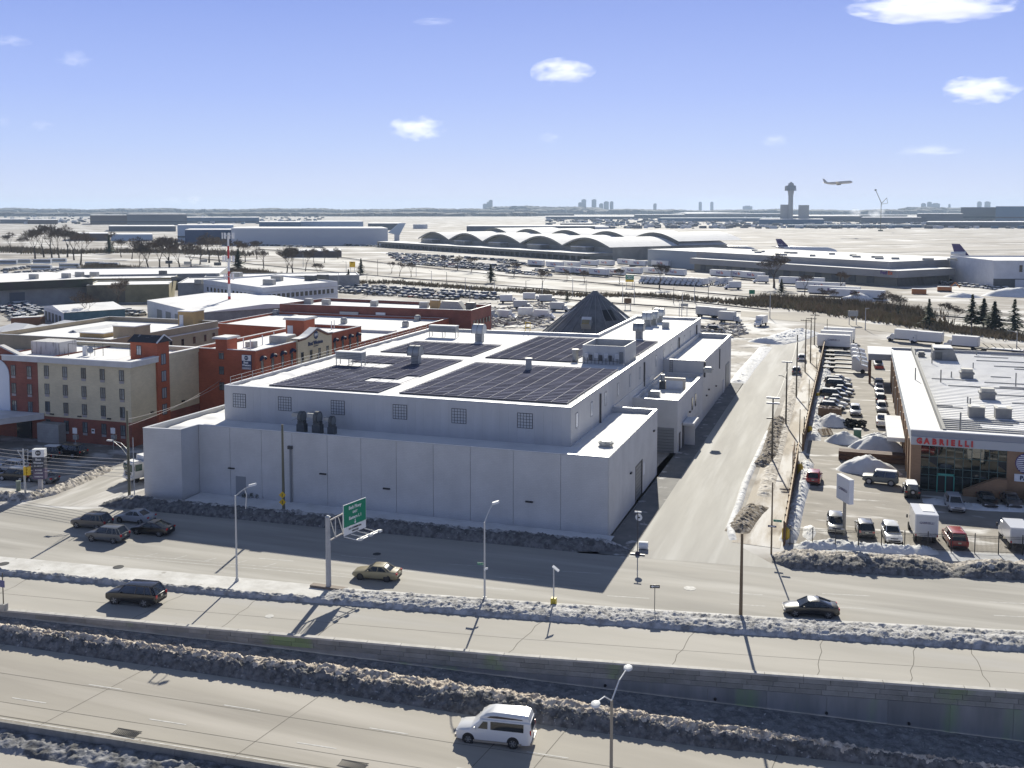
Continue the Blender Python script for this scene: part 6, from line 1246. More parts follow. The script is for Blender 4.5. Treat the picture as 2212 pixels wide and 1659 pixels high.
# street trucks: sanitation truck at left, trucks at the street end
x, y = at(263,1050); gt = box_truck('white and green refuse truck turning out beside the warehouse corner', x+2.6, y+9.4, rad(-112), 6.2, 2.4, 2.3, name='refuse_truck')
for c in list(gt.children):
 if c.name.startswith(('cab','windscreen','mirror')): bpy.data.objects.remove(c)
TG = mat('tinted cab glass', (.02,.07,.06), .08, spec=.9)
MB().box(6.3,8.1,-1.2,1.2,.6,2.75).obj('cab', PW_, gt); MB().box(8.101,8.14,-1.05,-.08,1.55,2.55).obj('windscreen', TG, gt); MB().box(8.101,8.14,.08,1.05,1.55,2.55).obj('windscreen', TG, gt); MB().box(8.1,8.3,-1.2,1.2,.5,.85).obj('bumper', PW_, gt); MB().box(8.101,8.13,-.8,.8,.9,1.45).obj('grille', BLACK, gt); MB().box(6.6,7.8,-.9,.9,2.753,2.9).obj('roof_snow', SNOW, gt); MB().box(5.6,6.28,-1.25,1.25,1.0,1.5).obj('green_panel', mat('refuse green', (.02,.20,.11), .5), gt)
for s in (1,-1): MB().box(6.7,7.7,min(s*1.2,s*1.22),max(s*1.2,s*1.22),1.6,2.5).obj('side_window', TG, gt)
for s in (1,-1): MB().obox((8.2,s*1.0,1.05),(.1,.3,.2)).obj('headlight', HL, gt); MB().obox((8.0,s*1.4,2.1),(.1,.16,.6)).obj('mirror', BLACK, gt)
for u, v, yaw, lab in [(1580,697,10,'refuse truck parked across the street end, nearer one'),(1560,688,12,'refuse truck parked behind another at the street end'),(1530,685,12,'white refuse truck partly behind the warehouse wing')]:
 x, y = at(u, v); box_truck(lab, x-4, y+1, rad(-20), 5.5, 2.4, 2.6, p=mat('grey white truck', (.5,.5,.48), .5), name='refuse_truck', grp='refuse trucks in the work yard')
x, y = at(1643,707); box_truck('white lorry facing down the street from its far end', x+.5, y+7, rad(-105), 4.5, 2.4, 2.2, name='lorry')
x, y = at(1706,815); car('suv','parked_car','dark car parked at the street side below the utility pole', 13.7, at(1722,808)[1], .03, rad(92), PG, 'car', None, 1, detail=1); car('suv','parked_car','white pickup shaped car behind the dark one at the street side', 13.8, at(1735,785)[1]+4, .03, rad(92), PW_, 'car', None, 1, detail=1)
x, y = at(1545,716); car('suv','parked_car','black car half buried in snow at the yard behind the annex', x, y+1, .02, rad(0), PB, 'car', None, 1, detail=1)
# hotel lot
for st, u, v, yaw, p, lab in [('suv',95,990,-172,PG,'dark car in the shaded hotel lot beside the lobby'),('suv',62,1002,-170,PB,'black car below the traffic signal in the hotel lot'),('minivan',24,1040,-176,PB,'dark minivan nose in at the left edge of the hotel lot'),('sedan',80,1045,176,PG,'dark grey sedan behind the pylon sign'),('suv',15,1022,-176,PS,'silver car at the far left of the hotel lot')]:
 x, y = at(u, v); car(st, 'parked_car', lab, x, y+1, .012, rad(yaw), p, 'car', None, 1, detail=1)
lot('big_suv','suv','long black suv in the middle of the shaded hotel lot',140,989,180,PB,1,cat='suv',detail=1)
x, y = at(302,1052); tag(MB().box(-.9,.9,-.7,.7,0,1.1).box(-.95,.95,-.75,.75,1.103,1.25,0).obj('waste_skip', mat('brown skip', (.14,.10,.07), .8)), 'small brown skip at the warehouse left corner', 'skip'); COL.objects[-1].location = (x, y+3, .02)
# lot clutter
x, y = at(1792,905); t = thing('scrap_skip', 'brown open skip filled with scrap in the dealer lot', 'skip', (x,y+1,.012), rad(-6)); FBS = mat('skip brown', (.16,.10,.06), .8)
for a in ((-1.9,1.9,-1.2,-1.1),(-1.9,1.9,1.1,1.2),(-1.9,-1.8,-1.1,1.1),(1.8,1.9,-1.1,1.1)): MB().box(*a,0,1.9).obj('side', FBS, t)
mb = MB()
for _ in range(60): mb.obox((random.uniform(-1.6,1.6),random.uniform(-.9,.9),random.uniform(1.2,1.9)),(random.uniform(.2,.9),random.uniform(.1,.4),random.uniform(.1,.3)),M=Matrix.Rotation(random.uniform(0,3),3,'Z')@Matrix.Rotation(random.uniform(-.5,.5),3,'X'))
stuff(mb.obj('scrap', mat('scrap', (.16,.07,.045), .9, col2=(.45,.42,.4), sc=2), t))
tp = thing('tyre_pile', 'heap of black truck tyres in the dealer lot', 'tyre pile', (*at(1845,925),.01)); tym = MB(); nn_ = 16
for k in range(nn_):
 a0, a1 = 2*PI*k/nn_, 2*PI*(k+1)/nn_
 pr = [(.52,-.14),(.55,0),(.52,.14),(.30,.12),(.30,-.12)]; r0 = [(q*math.cos(a0),q*math.sin(a0),z) for q,z in pr]; r1 = [(q*math.cos(a1),q*math.sin(a1),z) for q,z in pr]
 for i in range(5): j = (i+1)%5; tym.add([r0[i],r0[j],r1[j],r1[i]], [(0,1,2,3)])
tyr = tym.mesh('tyre', TYRE)
for i in range(22):
 o = link('tyre', tyr, tp, loc=(random.uniform(-1.6,1.6), random.uniform(-.4,2.0), .2+.28*(i%4)+random.uniform(0,.1))); o.rotation_euler = (random.uniform(-1.2,1.2), random.uniform(-.8,.8), 0)
x, y = at(1852,947); t = thing('utility_cabinet', 'green utility cabinet with snowy top between snow piles', 'cabinet', (x,y+.3,.01)); MB().box(-.6,.6,0,1,0,1.3).obj('casing', mat('cabinet green', (.03,.10,.07), .6), t); MB().box(-.62,.62,-.02,1.02,1.303,1.42).obj('snow_cap', SNOW, t)
x, y = at(1897,1004); t = thing('steel_beams', 'stack of long rusty brown steel beams behind the snow pile', 'steel beams', (x,y+1.2,.01), rad(-1)); bmn = MB().box(-5.6,5.6,-.05,.05,0,.5).box(-5.6,5.6,-.3,.3,.5,.56).box(-5.6,5.6,-.3,.3,-.06,-.002).mesh('beam', mat('rusty beam', (.09,.045,.03), .8))
for i in range(3):
 for k in range(2): link('beam', bmn, t, loc=(0,i*.75,.15+k*.68))
x, y = at(1790,935); t = thing('pallet_stack', 'tan wooden pallets leaning in the snow by the fence', 'pallets', (x-1,y-2,.01), rad(30)); pmsh = MB()
for k in range(7): pmsh.box(-.6,.6,-.55+k*.17,-.45+k*.17,0,.03)
pmsh.box(-.6,-.5,-.5,.5,-.1,-.002); pmsh.box(.5,.6,-.5,.5,-.1,-.002); pmn = pmsh.mesh('pallet', FBT)
for i in range(3): o = link('pallet', pmn, t, loc=(i*.7,0,.5)); o.rotation_euler = (rad(55),0,rad(15*i))
# ------------------------------------------------------------------ street lamps, poles, signs
LAMPM = mat('lamp pole grey', (.47,.48,.48), .5, metal=.2); LHEAD = mat('lamp head', (.62,.63,.63), .4)
SGREEN = mat('highway green', (.0,.20,.105), .5); SWHITE = mat('sign white paint', (.72,.73,.73), .5); SYEL = mat('sign yellow', (.75,.47,.02), .5)
def lampbase(name, label, x, y, h, arm, rise, az, r=.11, z=0, group=None, m=LAMPM, head=True, hl=.75):
 """pole with one raised arm towards azimuth az (degrees)"""
 t = thing(name, label, 'street lamp', (x,y,z), rad(az), group)
 MB().tube((0,0,0),(0,0,h),r,r*.62,10).obj('pole', m, t); MB().tube((0,0,0),(0,0,.35),r*1.9,r*1.5,10).obj('base', m, t)
 if arm:
  mb = MB(); pts = [(arm*k/6, 0, h-.1+rise*(1-(1-k/6)**1.6)) for k in range(7)]; mb.path(pts, .055, 6, 0); mb.obj('arm', m, t)
  if head: hb = MB(); hb.loft([[(arm+a,-w,h+rise-.1+zz),(arm+a,w,h+rise-.1+zz),(arm+a,w*.7,h+rise+zz+.10),(arm+a,-w*.7,h+rise+zz+.10)] for a,w,zz in ((-.1,.08,0),(.15,.17,0),(hl*.7,.18,.02),(hl,.08,.04))]); hb.obj('lamp_head', LHEAD, t)
 return t
x, y = at(512, 1255, .15); h = zat(512, 1072, x, y)
t = lampbase('street_lamp', 'grey street lamp left of the sign gantry with arm over the road', x, y, h, 1.6, .7, 62, z=.1)
MB().path([(1.0,0,h+.55),(1.1,-.25,h-.1),(.95,-.3,h-1.5)], .045, 6).obj('lower_arm', LAMPM, t)
x, y = at(1047, 1297, .1); h = zat(1048, 1130, x, y)
t = lampbase('street_lamp', 'tall grey street lamp near the middle with a green name plate', x, y, h, 1.1, 1.6, 62, z=.1)
pl = MB().obox((-.38,.0,3.55),(.75,.03,.24)).obj('name_plate', SGREEN, t); pl.rotation_euler = (0,0,rad(-62)); text('plate_letters', 'N. Conduit', .15, (-.38,-.025,3.55), 0, SWHITE, pl, .005)
MB().obox((-.1,-.3,3.2),(.5,.03,.2)).obj('name_plate', SWHITE, t)
x, y = at(1196, 1308, .1); h = zat(1195, 1228, x, y); t = thing('small_lamp', 'short grey post with tilted panel and yellow box at its foot', 'post', (x,y,.1)); MB().tube((0,0,0),(0,0,h),.07,.06,8).obj('pole', LAMPM, t); MB().obox((.22,-.1,h-.05),(.75,.5,.06),M=Matrix.Rotation(rad(35),3,'Y')).obj('panel', LHEAD, t); MB().box(-.24,.24,-.24,.24,.1,.75).obj('foot_box', mat('box yellow', (.55,.43,.05), .6), t)
# cantilever sign gantry: post on the median, truss reaching back across the road, board facing right
x, y = at(710, 1272, .1); hz_ = zat(710, 1119, x, y); gt_ = thing('sign_gantry', 'grey cantilever gantry holding the green highway sign over the road', 'sign gantry', (x,y,.1))
MB().tube((0,0,0),(0,0,hz_),.27,.24,14).obj('post', mat('gantry grey', (.40,.405,.41), .6, col2=(.32,.325,.33), sc=1.5), gt_); MB().tube((0,0,hz_),(0,0,hz_+.16),.29,.1,14).obj('post_cap', LAMPM, gt_); MB().box(-1.9,1.9,-.35,.35,-.1,.28).obj('footing', mat('rust plinth', (.20,.16,.13), .8), gt_)
gdir = Vector((.22, .975, 0)); gdir.normalize(); gp_ = Vector((gdir.y, -gdir.x, 0))
L_ = 5.6; zt, zb_ = hz_-.45, hz_-2.45; ch = MB()
for z in (zt, zb_):
 MB().tube((0,0,z), tuple(gdir*L_+Vector((0,0,z+.55))), .085, n=8).obj('chord', mat('chord steel', (.44,.40,.36), .6), gt_)
br = MB(); N_ = 5
for k in range(N_):
 a = gdir*(L_*(k+.35)/N_); b = gdir*(L_*(k+1)/N_); z0 = .55*(k+.35)/N_; z1 = .55*(k+1)/N_
 MB().tube((a.x,a.y,zt+z0),(b.x,b.y,zb_+z1),.045,n=6).obj('brace', LAMPM, gt_); MB().tube((b.x,b.y,zt+z1),(b.x,b.y,zb_+z1),.045,n=6).obj('brace', LAMPM, gt_)
sgn = thing('highway_sign', 'green highway sign board with white panel under it on the gantry', 'sign', (x,y,.1+0))
yaw_s = math.degrees(math.atan2(gdir.y, gdir.x)); c0 = gdir*3.75+gp_*.22; zc = (zt+zb_)/2+.95
bd = Vector((gdir.x, gdir.y, 0))
def on_sign(w, h, off, zc_, dep, m, name, du=0):
 o = MB().box(-w/2,w/2,-dep,0,-h/2,h/2).obj(name, m, sgn); q = c0+gp_*off+gdir*du; o.location = (q.x,q.y,zc_); o.rotation_euler = (0,0,rad(yaw_s)); return o
on_sign(3.5,2.35,0,zc,.06,SWHITE,'sign_border'); on_sign(3.4,2.25,.062,zc,.012,SGREEN,'sign_face')
for s_, sz, dz in (('Belt Pkwy',.48,.68),('EAST',.32,.16),('Eastern L I',.44,-.36),('\u2193',.5,-.82)):
 q = c0+gp_*.085
 if s_ == '\u2193':
  ar_ = MB(); ar_.add([(-.05,0,.22),(.05,0,.22),(.05,0,-.05),(.16,0,-.05),(0,0,-.26),(-.16,0,-.05),(-.05,0,-.05)], [(6,5,4,3,2,1,0)]); o = ar_.obj('sign_arrow', SWHITE, sgn); o.location = (q.x,q.y,zc+dz); o.rotation_euler = (0,0,rad(yaw_s))
 else: text('sign_letters', s_, sz, (q.x,q.y,zc+dz), yaw_s, SWHITE, sgn, .006, .012)
on_sign(3.4,.75,.01,zc-1.58,.05,SWHITE,'lower_panel')
for s_, dz in (('NO COMMERCIAL',.14),('VEHICLES',-.17)): q = c0+gp_*.085; text('sign_letters', s_, .24, (q.x,q.y,zc-1.58+dz), yaw_s, mat('sign black', (.03,.03,.03), .6), sgn, .004, .008)
wk = thing('sign_catwalk', 'pale service brackets and lamps under the green highway sign', 'catwalk', (x,y,.1)); zw = zc-2.1
for k in range(4):
 q = c0+gdir*(-1.6+k*1.05); e = q+gp_*1.9; MB().tube((q.x,q.y,zw+.05),(e.x,e.y,zw),.05,n=6).obj('bracket', LHEAD, wk)
a = c0+gdir*-1.6+gp_*1.9; b = c0+gdir*1.9+gp_*1.9; MB().tube((a.x,a.y,zw),(b.x,b.y,zw+.05),.06,n=6).obj('walk_rail', LHEAD, wk); a = a+gp_*-.35; b = b+gp_*-.35; MB().tube((a.x,a.y,zw),(b.x,b.y,zw+.05),.05,n=6).obj('walk_rail', LHEAD, wk)
for k in (0,1.5,3): q = c0+gdir*(-1.4+k)+gp_*2.0; MB().obox((q.x,q.y,zw+.12),(.35,.3,.22),rz=rad(yaw_s)).obj('lamp', LHEAD, wk)
# small signs
x, y = at(1414, 1320, .05); h = zat(1414, 1264, x, y); t = thing('one_way_sign', 'black one way sign with white arrow on a thin post in the median', 'sign', (x,y,.05), rad(17)); MB().tube((0,0,0),(0,0,h),.035,n=6).obj('post', FRAME, t); MB().box(-.46,.46,-.06,-.036,h-.32,h).obj('plate', BLACK, t)
am_ = MB(); am_.add([(-.38,-.064,h-.16),(-.2,-.064,h-.04),(-.2,-.064,h-.11),(.36,-.064,h-.11),(.36,-.064,h-.21),(-.2,-.064,h-.21),(-.2,-.064,h-.28)], [(0,6,5,4,3,2,1)]); am_.obj('arrow', SWHITE, t); text('plate_letters', 'ONE WAY', .09, (.1,-.072,h-.16), 0, BLACK, t, .002)
x, y = at(1377, 1199); h = zat(1377, 1106, x, y); t = thing('no_entry_sign', 'white round no entry sign seen from behind on a weighted black post', 'sign', (x,y,.02)); MB().tube((0,0,0),(0,0,h),.05,n=8).obj('post', FRAME, t); MB().tube((.1,.07,h-.62),(.1,.04,h-.62),.38,.38,20).obj('disc', SWHITE, t); MB().box(-.35,.4,-.03,.03,h-.1,h+.06).obj('street_plate', SWHITE, t); MB().tube((0,0,0),(0,0,.42),.32,.18,10).obj('weight', mat('purple black', (.05,.04,.06), .7), t); MB().box(-.8,.8,-.1,.1,.02,.12).obj('foot', FRAME, t); MB().box(.02,.24,.02,.06,h-.7,h-.55).obj('disc_plate', BLACK, t)
x, y = at(1376, 1192); tag(MB().tube((x,y+1.0,.45),(x+1.0,y+1.1,.45),.42,.42,14).obj('concrete_barrel', mat('white drum', (.72,.72,.71), .6)), 'white drum lying behind the no entry post', 'drum')
x, y = at(8, 1317, .3); h = zat(8, 1243, x, y); t = thing('bus_stop_sign', 'small blue sign on a thin post at the left edge of the ramp wall', 'sign', (x,y,.27)); MB().tube((0,0,0),(0,0,h),.05,n=6).obj('post', WOODP, t); MB().box(-.28,.28,-.09,-.05,h-1.35,h-.7).obj('plate', mat('sign violet', (.12,.12,.25), .5), t); MB().box(-.3,.3,-.25,.25,0,.6).obj('foot_box', UNITM, t)
# utility poles
def pole(u, v, vt, label, r=.16, m=WOODP, ut=None, cat='utility pole', cross=0, lampaz=None, group='wooden utility poles'):
 x, y = at(u, v); h = zat(ut or u, vt, x, y); t = thing('utility_pole', label, cat, (x,y,0), 0, group)
 dx = 0 if ut is None else at(ut, vt, h)[0]-x
 MB().tube((0,0,0),(dx*.0,0,h),r,r*.68,8).obj('pole', m, t)
 if cross:
  for k in range(cross): MB().box(-1.2,1.2,-.07,.07,h-.35-k*.8,h-.2-k*.8).obj('cross_arm', m, t)
  for a in (-1.1,-.6,.6,1.1): MB().tube((a,0,h-.2),(a,0,h),.05,n=6).obj('insulator', GALV, t)
 if lampaz is not None:
  c, s = math.cos(rad(lampaz)), math.sin(rad(lampaz)); zl = h*.62; MB().path([(0,0,zl),(c*1.2,s*1.2,zl+.6),(c*2.2,s*2.2,zl+.6)], .05, 6).obj('lamp_arm', LAMPM, t); MB().obox((c*2.5,s*2.5,zl+.58),(.75,.3,.16),rz=rad(lampaz)).obj('lamp_head', LHEAD, t)
 return t, x, y, h
pole(1600,1333,1152,'plain brown pole standing in the right median',.17,mat('brown pole', (.16,.115,.07), .8),cat='pole')
t, x, y, h = pole(613,1112,917,'greenish utility pole with two yellow warning diamonds before the warehouse',.19,mat('greenish pole wood', (.15,.14,.095), .9))
for dz in (zat(613,1068,x,y), zat(613,1083.5,x,y)):
 o = MB().obox((0,0,0),(.62,.03,.62)).obj('warning_diamond', SYEL, t); o.location = (0,-.24,dz); o.rotation_euler = (0,rad(45),rad(20))
 MB().obox((0,0,0),(.08,.02,.4)).obj('arrow_mark', BLACK, t).location = (0,-.29,dz)
t, xl, yl, hl_ = pole(280,1085,886,'leaning utility pole with a white lamp arm at the warehouse left corner',.19,mat('greenish pole wood', (.15,.14,.095), .9));
zl = zat(281,972,xl,yl); MB().path([(0,0,zl),(-1.0,-.1,zl+.85),(-2.2,-.3,zl+1.15)], .05, 6).obj('lamp_arm', LAMPM, t); MB().path([(0,0,zl-.9),(-1.0,-.1,zl+.3),(-2.0,-.25,zl+1.0)], .035, 6).obj('arm_brace', LAMPM, t); MB().obox((-2.5,-.35,zl+1.15),(.8,.3,.16)).obj('lamp_head', LHEAD, t)
x, y = at(291,1086); t = thing('steel_pole', 'thin grey steel pole right beside the leaning utility pole', 'pole', (x,y,0)); MB().tube((0,0,0),(0,0,zat(291,945,x,y)),.07,.05,8).obj('pole', LAMPM, t)
for u, v, vt, lab, kw in [(1667.5,996,858,'utility pole with twin flood bars beside the dirt heap',dict(cross=0)),(1697.5,919,782,'utility pole with a white T top beside the street',dict(cross=0)),(1720,858,723,'tall dark utility pole right of the street',dict(cross=0)),(1739,804,690,'utility pole behind the tall dark one near the parked cars',dict(cross=1)),(1750.5,784,686,'utility pole standing beside the box sign at the street end',dict(cross=1)),(1759,745,679,'farthest utility pole at the street end',dict(cross=1)),(1786,740,689,'slim pole at the far end of the second brown fence',dict(r=.1)),(1764,794,760,'short pole inside the lot by the far fence',dict(r=.08)),(1747,880,820,'short pole in front of the second brown fence',dict(r=.08)),(1727,955,884,'short brown pole by the gate opening',dict(r=.08)),(1736,972,900,'stub pole at the gate between the fences',dict(r=.1))]:
 t, x, y, h = pole(u, v, vt, lab, **kw)
 if 'twin' in lab:
  for z in (h-.1,h-.9): MB().box(-.95,.95,-.14,.14,z-.12,z+.12).obj('flood_bar', GALV, t)
  MB().box(-.9,0,-.1,.1,h*.66,h*.66+.18).obj('side_bracket', FRAME, t)
 if 'T top' in lab: MB().box(-.9,.9,-.14,.14,h-.1,h+.12).obj('flood_bar', GALV, t); MB().path([(0,0,h*.74),(-.8,0,h*.78),(-1.4,0,h*.78)],.06,6).obj('lamp_arm', FRAME, t)
# wires
def wire(name, label, a, b, sag, r=.025, group=None):
 pts = [tuple(Vector(a).lerp(Vector(b), k/14)-Vector((0,0,sag*4*(k/14)*(1-k/14)))) for k in range(15)]
 return tag(MB().path(pts, r, 4).obj(name, FRAME), label, 'overhead wire', group)
WG = mat('pale wire', (.35,.33,.32), .6)
for k in range(6):
 zt_ = zat(282, 992+k*7.5, xl, yl); o = wire('overhead_wire', ['topmost','second','third','fourth','fifth','lowest'][k]+' of six wires running left from the leaning pole', (xl,yl,zt_), (xl-46,yl+1.5,zt_+.9-.1*k), .9, .03, 'wires left of the leaning utility pole'); o.data.materials[0] = WG
for k, (u, v, z) in enumerate([(451,828,8.9),(478,822,9.1)]):
 a = (xl, yl, zat(284, 905+k*14, xl, yl)); b = (-76.8, 36.4, 7.5+k*.8); o = wire('overhead_wire', ('upper','lower')[k]+' service wire from the leaning pole to the red hotel wall', a, b, .7, .03, 'service wires to the hotel'); o.data.materials[0] = WG
pts_ = [at(1667.5,996)+(9.0,), at(1697.5,919)+(9.6,), at(1720,858)+(11.5,), at(1739,804)+(10.2,), at(1750.5,784)+(10,), at(1759,745)+(9,)]
for k, (a, b) in enumerate(zip(pts_[:-1], pts_[1:])): wire('overhead_wire', ['first','second','third','fourth','fifth'][k]+' span of street wire counted from the flood bar pole', a, b, .8, .025, 'street wire spans')
# traffic signal and pylon sign at the left corner
x, y = at(55, 1068); h = zat(49, 970, x, y); ts_ = thing('traffic_signal', 'yellow traffic signal cluster on a grey bracketed pole at the corner', 'traffic signal', (x,y,0)); MB().tube((0,0,0),(-.15,0,h),.14,.09,8).obj('pole', LAMPM, ts_); MB().path([(-.9,-.2,h-.2),(-.15,0,h-.2),(.5,.2,h-.1),(.4,.2,h-1.6)], .04, 5).obj('bracket', LHEAD, ts_); MB().path([(-.9,-.2,h-.2),(.2,0,h-1.9)], .035, 5).obj('bracket', LHEAD, ts_)
zs = zat(60, 1016, x, y)
for k, (ox, oy, az) in enumerate([(.2,-.15,200),(.62,.05,290),(.4,.3,20)]):
 g = MB(); g.box(-.17,.17,-.16,.16,-.55,.55); b = g.obj('signal_head', SYEL, ts_); b.location = (ox+.05, oy, zs); b.rotation_euler = (0,0,rad(az))
 for i in range(3): vz = MB(); vz.tube((0,-.16,.36-i*.36),(0,-.36,.34-i*.36),.13,.13,10,cap=False); vz.obj('visor', SYEL, b); MB().tube((0,-.165,.36-i*.36),(0,-.17,.36-i*.36),.11,.11,10).obj('lens', mat(('lens red','lens amber','lens green')[i], ((.2,.01,.01),(.2,.1,.01),(.01,.12,.06))[i], .2), b)
x2, y2 = at(40,1060); tag(MB().tube((x2,y2,0),(x2,y2,1.2),.28,.28,10).tube((x2,y2,1.2),(x2,y2,1.35),.33,.3,10).obj('litter_bin', mat('bin green grey', (.16,.20,.17), .7)), 'grey green litter bin beside the traffic signal pole', 'litter bin')
x, y = at(88, 1060); z0, z1 = zat(88,1033,x,y), zat(88,969,x,y); py_ = thing('pylon_sign', 'tall hotel pylon sign with white top and dark lettered body', 'sign', (x,y,0), rad(22)); MB().box(-.25,.25,-.2,.2,0,z0).obj('post', mat('pylon grey', (.35,.35,.37), .6), py_)
w_ = .78; MB().box(-w_,w_,-.45,.45,z0,z0+(z1-z0)*.36).obj('purple_panel', mat('pylon purple', (.09,.07,.13), .5), py_); MB().box(-w_,w_,-.45,.45,z0+(z1-z0)*.36+.003,z0+(z1-z0)*.74).obj('navy_panel', mat('pylon dark', (.05,.055,.075), .5), py_); MB().box(-w_,w_,-.45,.45,z0+(z1-z0)*.74+.003,z1).obj('white_panel', SWHITE, py_)
zz = lambda f: z0+(z1-z0)*f
o = disc_sign(py_, 0, -.452, zz(.88), .36, 0, FRAME, th=.03); text('pylon_letters', 'BW', .32, (0,-.49,zz(.88)), 0, SWHITE, py_, .006)
for s_, f, sz in (('Best',.66,.42),('Western',.55,.36),('JFK AIRPORT',.44,.2),('ROOMS',.30,.26),('LOUNGE',.2,.26),('PARKING',.08,.26)): text('pylon_letters', s_, sz, (0,-.458,zz(f)), 0, SWHITE, py_, .006, .006)
for i, u in enumerate((163.5,245.5)): x, y = at(u, 972); t = thing('lot_sign', ('left','right')[i]+' small white parking sign with lamps before the hotel wall', 'sign', (x,y,0), 0, 'white parking signs before the hotel'); MB().tube((0,0,0),(0,0,3.6),.06,n=6).obj('post', GALV, t); MB().box(-.42,.42,-.08,-.03,2.6,3.5).obj('plate', SWHITE, t); MB().box(-.3,.5,-.2,.2,1.7,2.4).obj('lamp_box', VENTM, t)
# dealer pylon
x, y = at(1823, 1157); z0, z1 = zat(1823,1082,x,y), zat(1823,1032,x,y); t = thing('dealer_pylon', 'tall white box sign on a single post seen edge on in the dealer lot', 'sign', (x,y,0), rad(-62)); MB().box(-.13,.13,-.13,.13,0,z0).obj('post', mat('post tan', (.27,.25,.21), .7), t); MB().box(-1.5,1.5,-.28,.28,z0,z1).obj('box', mat('pylon white', (.60,.61,.64), .5), t); MB().box(-1.5,1.5,-.29,.29,z1+.003,z1+.14).obj('snow_cap', SNOW, t)
text('pylon_letters', 'GABRIELLI', .45, (0,-.3,(z0+z1)/2), 0, PURP, t, .006)
# corner signs at the black fence
x, y = at(1666, 1197); h = zat(1668, 1042, x, y); t = thing('street_sign', 'tall brown post with green street name plate and small sign at the corner', 'sign', (x,y,0)); MB().tube((0,0,0),(0,0,h),.10,.07,8).obj('post', MATS['brown pole'], t)
zs = zat(1680,1125,x,y); MB().box(.15,1.05,-.02,.02,zs-.12,zs+.14).obj('name_plate', SGREEN, t); text('plate_letters', '153 Ln', .2, (.6,-.03,zs), 0, SWHITE, t, .003); zs = zat(1668,1136,x,y); MB().box(-.4,.5,-.14,-.1,zs-.12,zs+.12).obj('arrow_plate', mat('plate purple', (.10,.08,.13), .5), t); MB().box(-.25,.35,-.15,-.142,zs-.04,zs+.04).obj('arrow_mark', SWHITE, t)
# twin lamp at the bottom of the picture, standing on the low median wall
xb = 15.6; yb = float(yLW(xb));
for xb in np.arange(5, 25, .1):
 yb = float(yLW(xb))
 dx, dy = xb-CAM[0], yb-CAM[1]; xc = dx*CA+dy*SA; fw = -dx*SA+dy*CA
 if 1106+FPX*xc/(fw*CP+30*SP) > 1321: break
hb = zat(1323, 1512, xb, yb); zg = float(zR(xb))
t = thing('twin_street_lamp', 'twin arm highway lamp rising from the low barrier at the picture foot', 'street lamp', (xb,yb,zg)); ht = hb-zg; BRP = mat('lamp pole brown', (.30,.26,.20), .6)
MB().tube((0,0,0),(0,0,ht),.13,.09,10).obj('pole', BRP, t); MB().tube((0,0,0),(0,0,.4),.25,.2,10).obj('base', BRP, t)
for (u, v), s in (((1329,1447),1),((1302,1527),-1)):
 d_ = Vector((.15*s, 1.0*s, 0)).normalized(); Lh = 2.6 if s > 0 else 2.4
 MB().path([(0,0,ht-.05),tuple(d_*Lh*.5+Vector((0,0,ht+.75))),tuple(d_*Lh+Vector((0,0,ht+.95)))], .045, 6).obj('arm', LHEAD, t)
 q = d_*(Lh+.3)+Vector((0,0,ht+.95)); MB().loft([[(q.x+r*math.cos(a), q.y+1.4*r*math.sin(a), q.z+dz) for a in np.linspace(0,2*PI,12,endpoint=False)] for r,dz in ((.12,-.12),(.3,-.08),(.28,.05),(.1,.14))]).obj('lamp_head', LHEAD, t, smooth=50)
# striped mast
x, y = at(496.5, 694); h = zat(492, 504, x, y); t = thing('antenna_mast', 'red and white striped antenna mast with cellular panels', 'mast', (x,y,0)); MR = mat('mast red', (.45,.03,.03), .6); MW = mat('mast white', (.62,.63,.65), .6)
for k in range(7): MB().tube((0,0,h*k/7),(0,0,h*(k+1)/7-.01),.55-.04*k,.51-.04*k,12).obj('mast_section', MW if k%2 == 0 else MR, t)
for z, R_ in ((h-.8,1.6),(h-8.5,1.5),(h-14.5,1.3)):
 MB().tube((0,0,z-.1),(0,0,z+.1),R_*.75,R_*.75,10).obj('platform', GALV, t); pn = MB().box(-.18,.18,-.1,.1,-1.0,1.0).mesh('antenna_panel', MW)
 for k in range(9): an = 2*PI*k/9; link('antenna_panel', pn, t, loc=(R_*1.25*math.cos(an),R_*1.25*math.sin(an),z), rz=an+PI/2)
# planting pots in front of the warehouse
for i, u in enumerate((528,542,556,572,590)):
 x, y = at(u, 1082); t = thing('shrub', ['first','second','third','fourth','fifth'][i]+' small frosted shrub from the left along the warehouse bed', 'shrub', (x,y,.3), 0, 'small shrubs in the snowy bed'); mb = MB()
 for _ in range(90):
  a, e, r = random.uniform(0,2*PI), random.uniform(.2,1.4), random.uniform(.2,.5); p_ = Vector((r*math.cos(a)*math.cos(e),r*math.sin(a)*math.cos(e),r*math.sin(e)*1.4)); q_ = p_+Vector((random.uniform(-.12,.12),random.uniform(-.12,.12),.12)); mb.add([p_, q_, p_+Vector((.05,.03,.02))], [(0,1,2)])
 mb.obj('foliage', mat('shrub dry', (.06,.06,.035), .9), t)
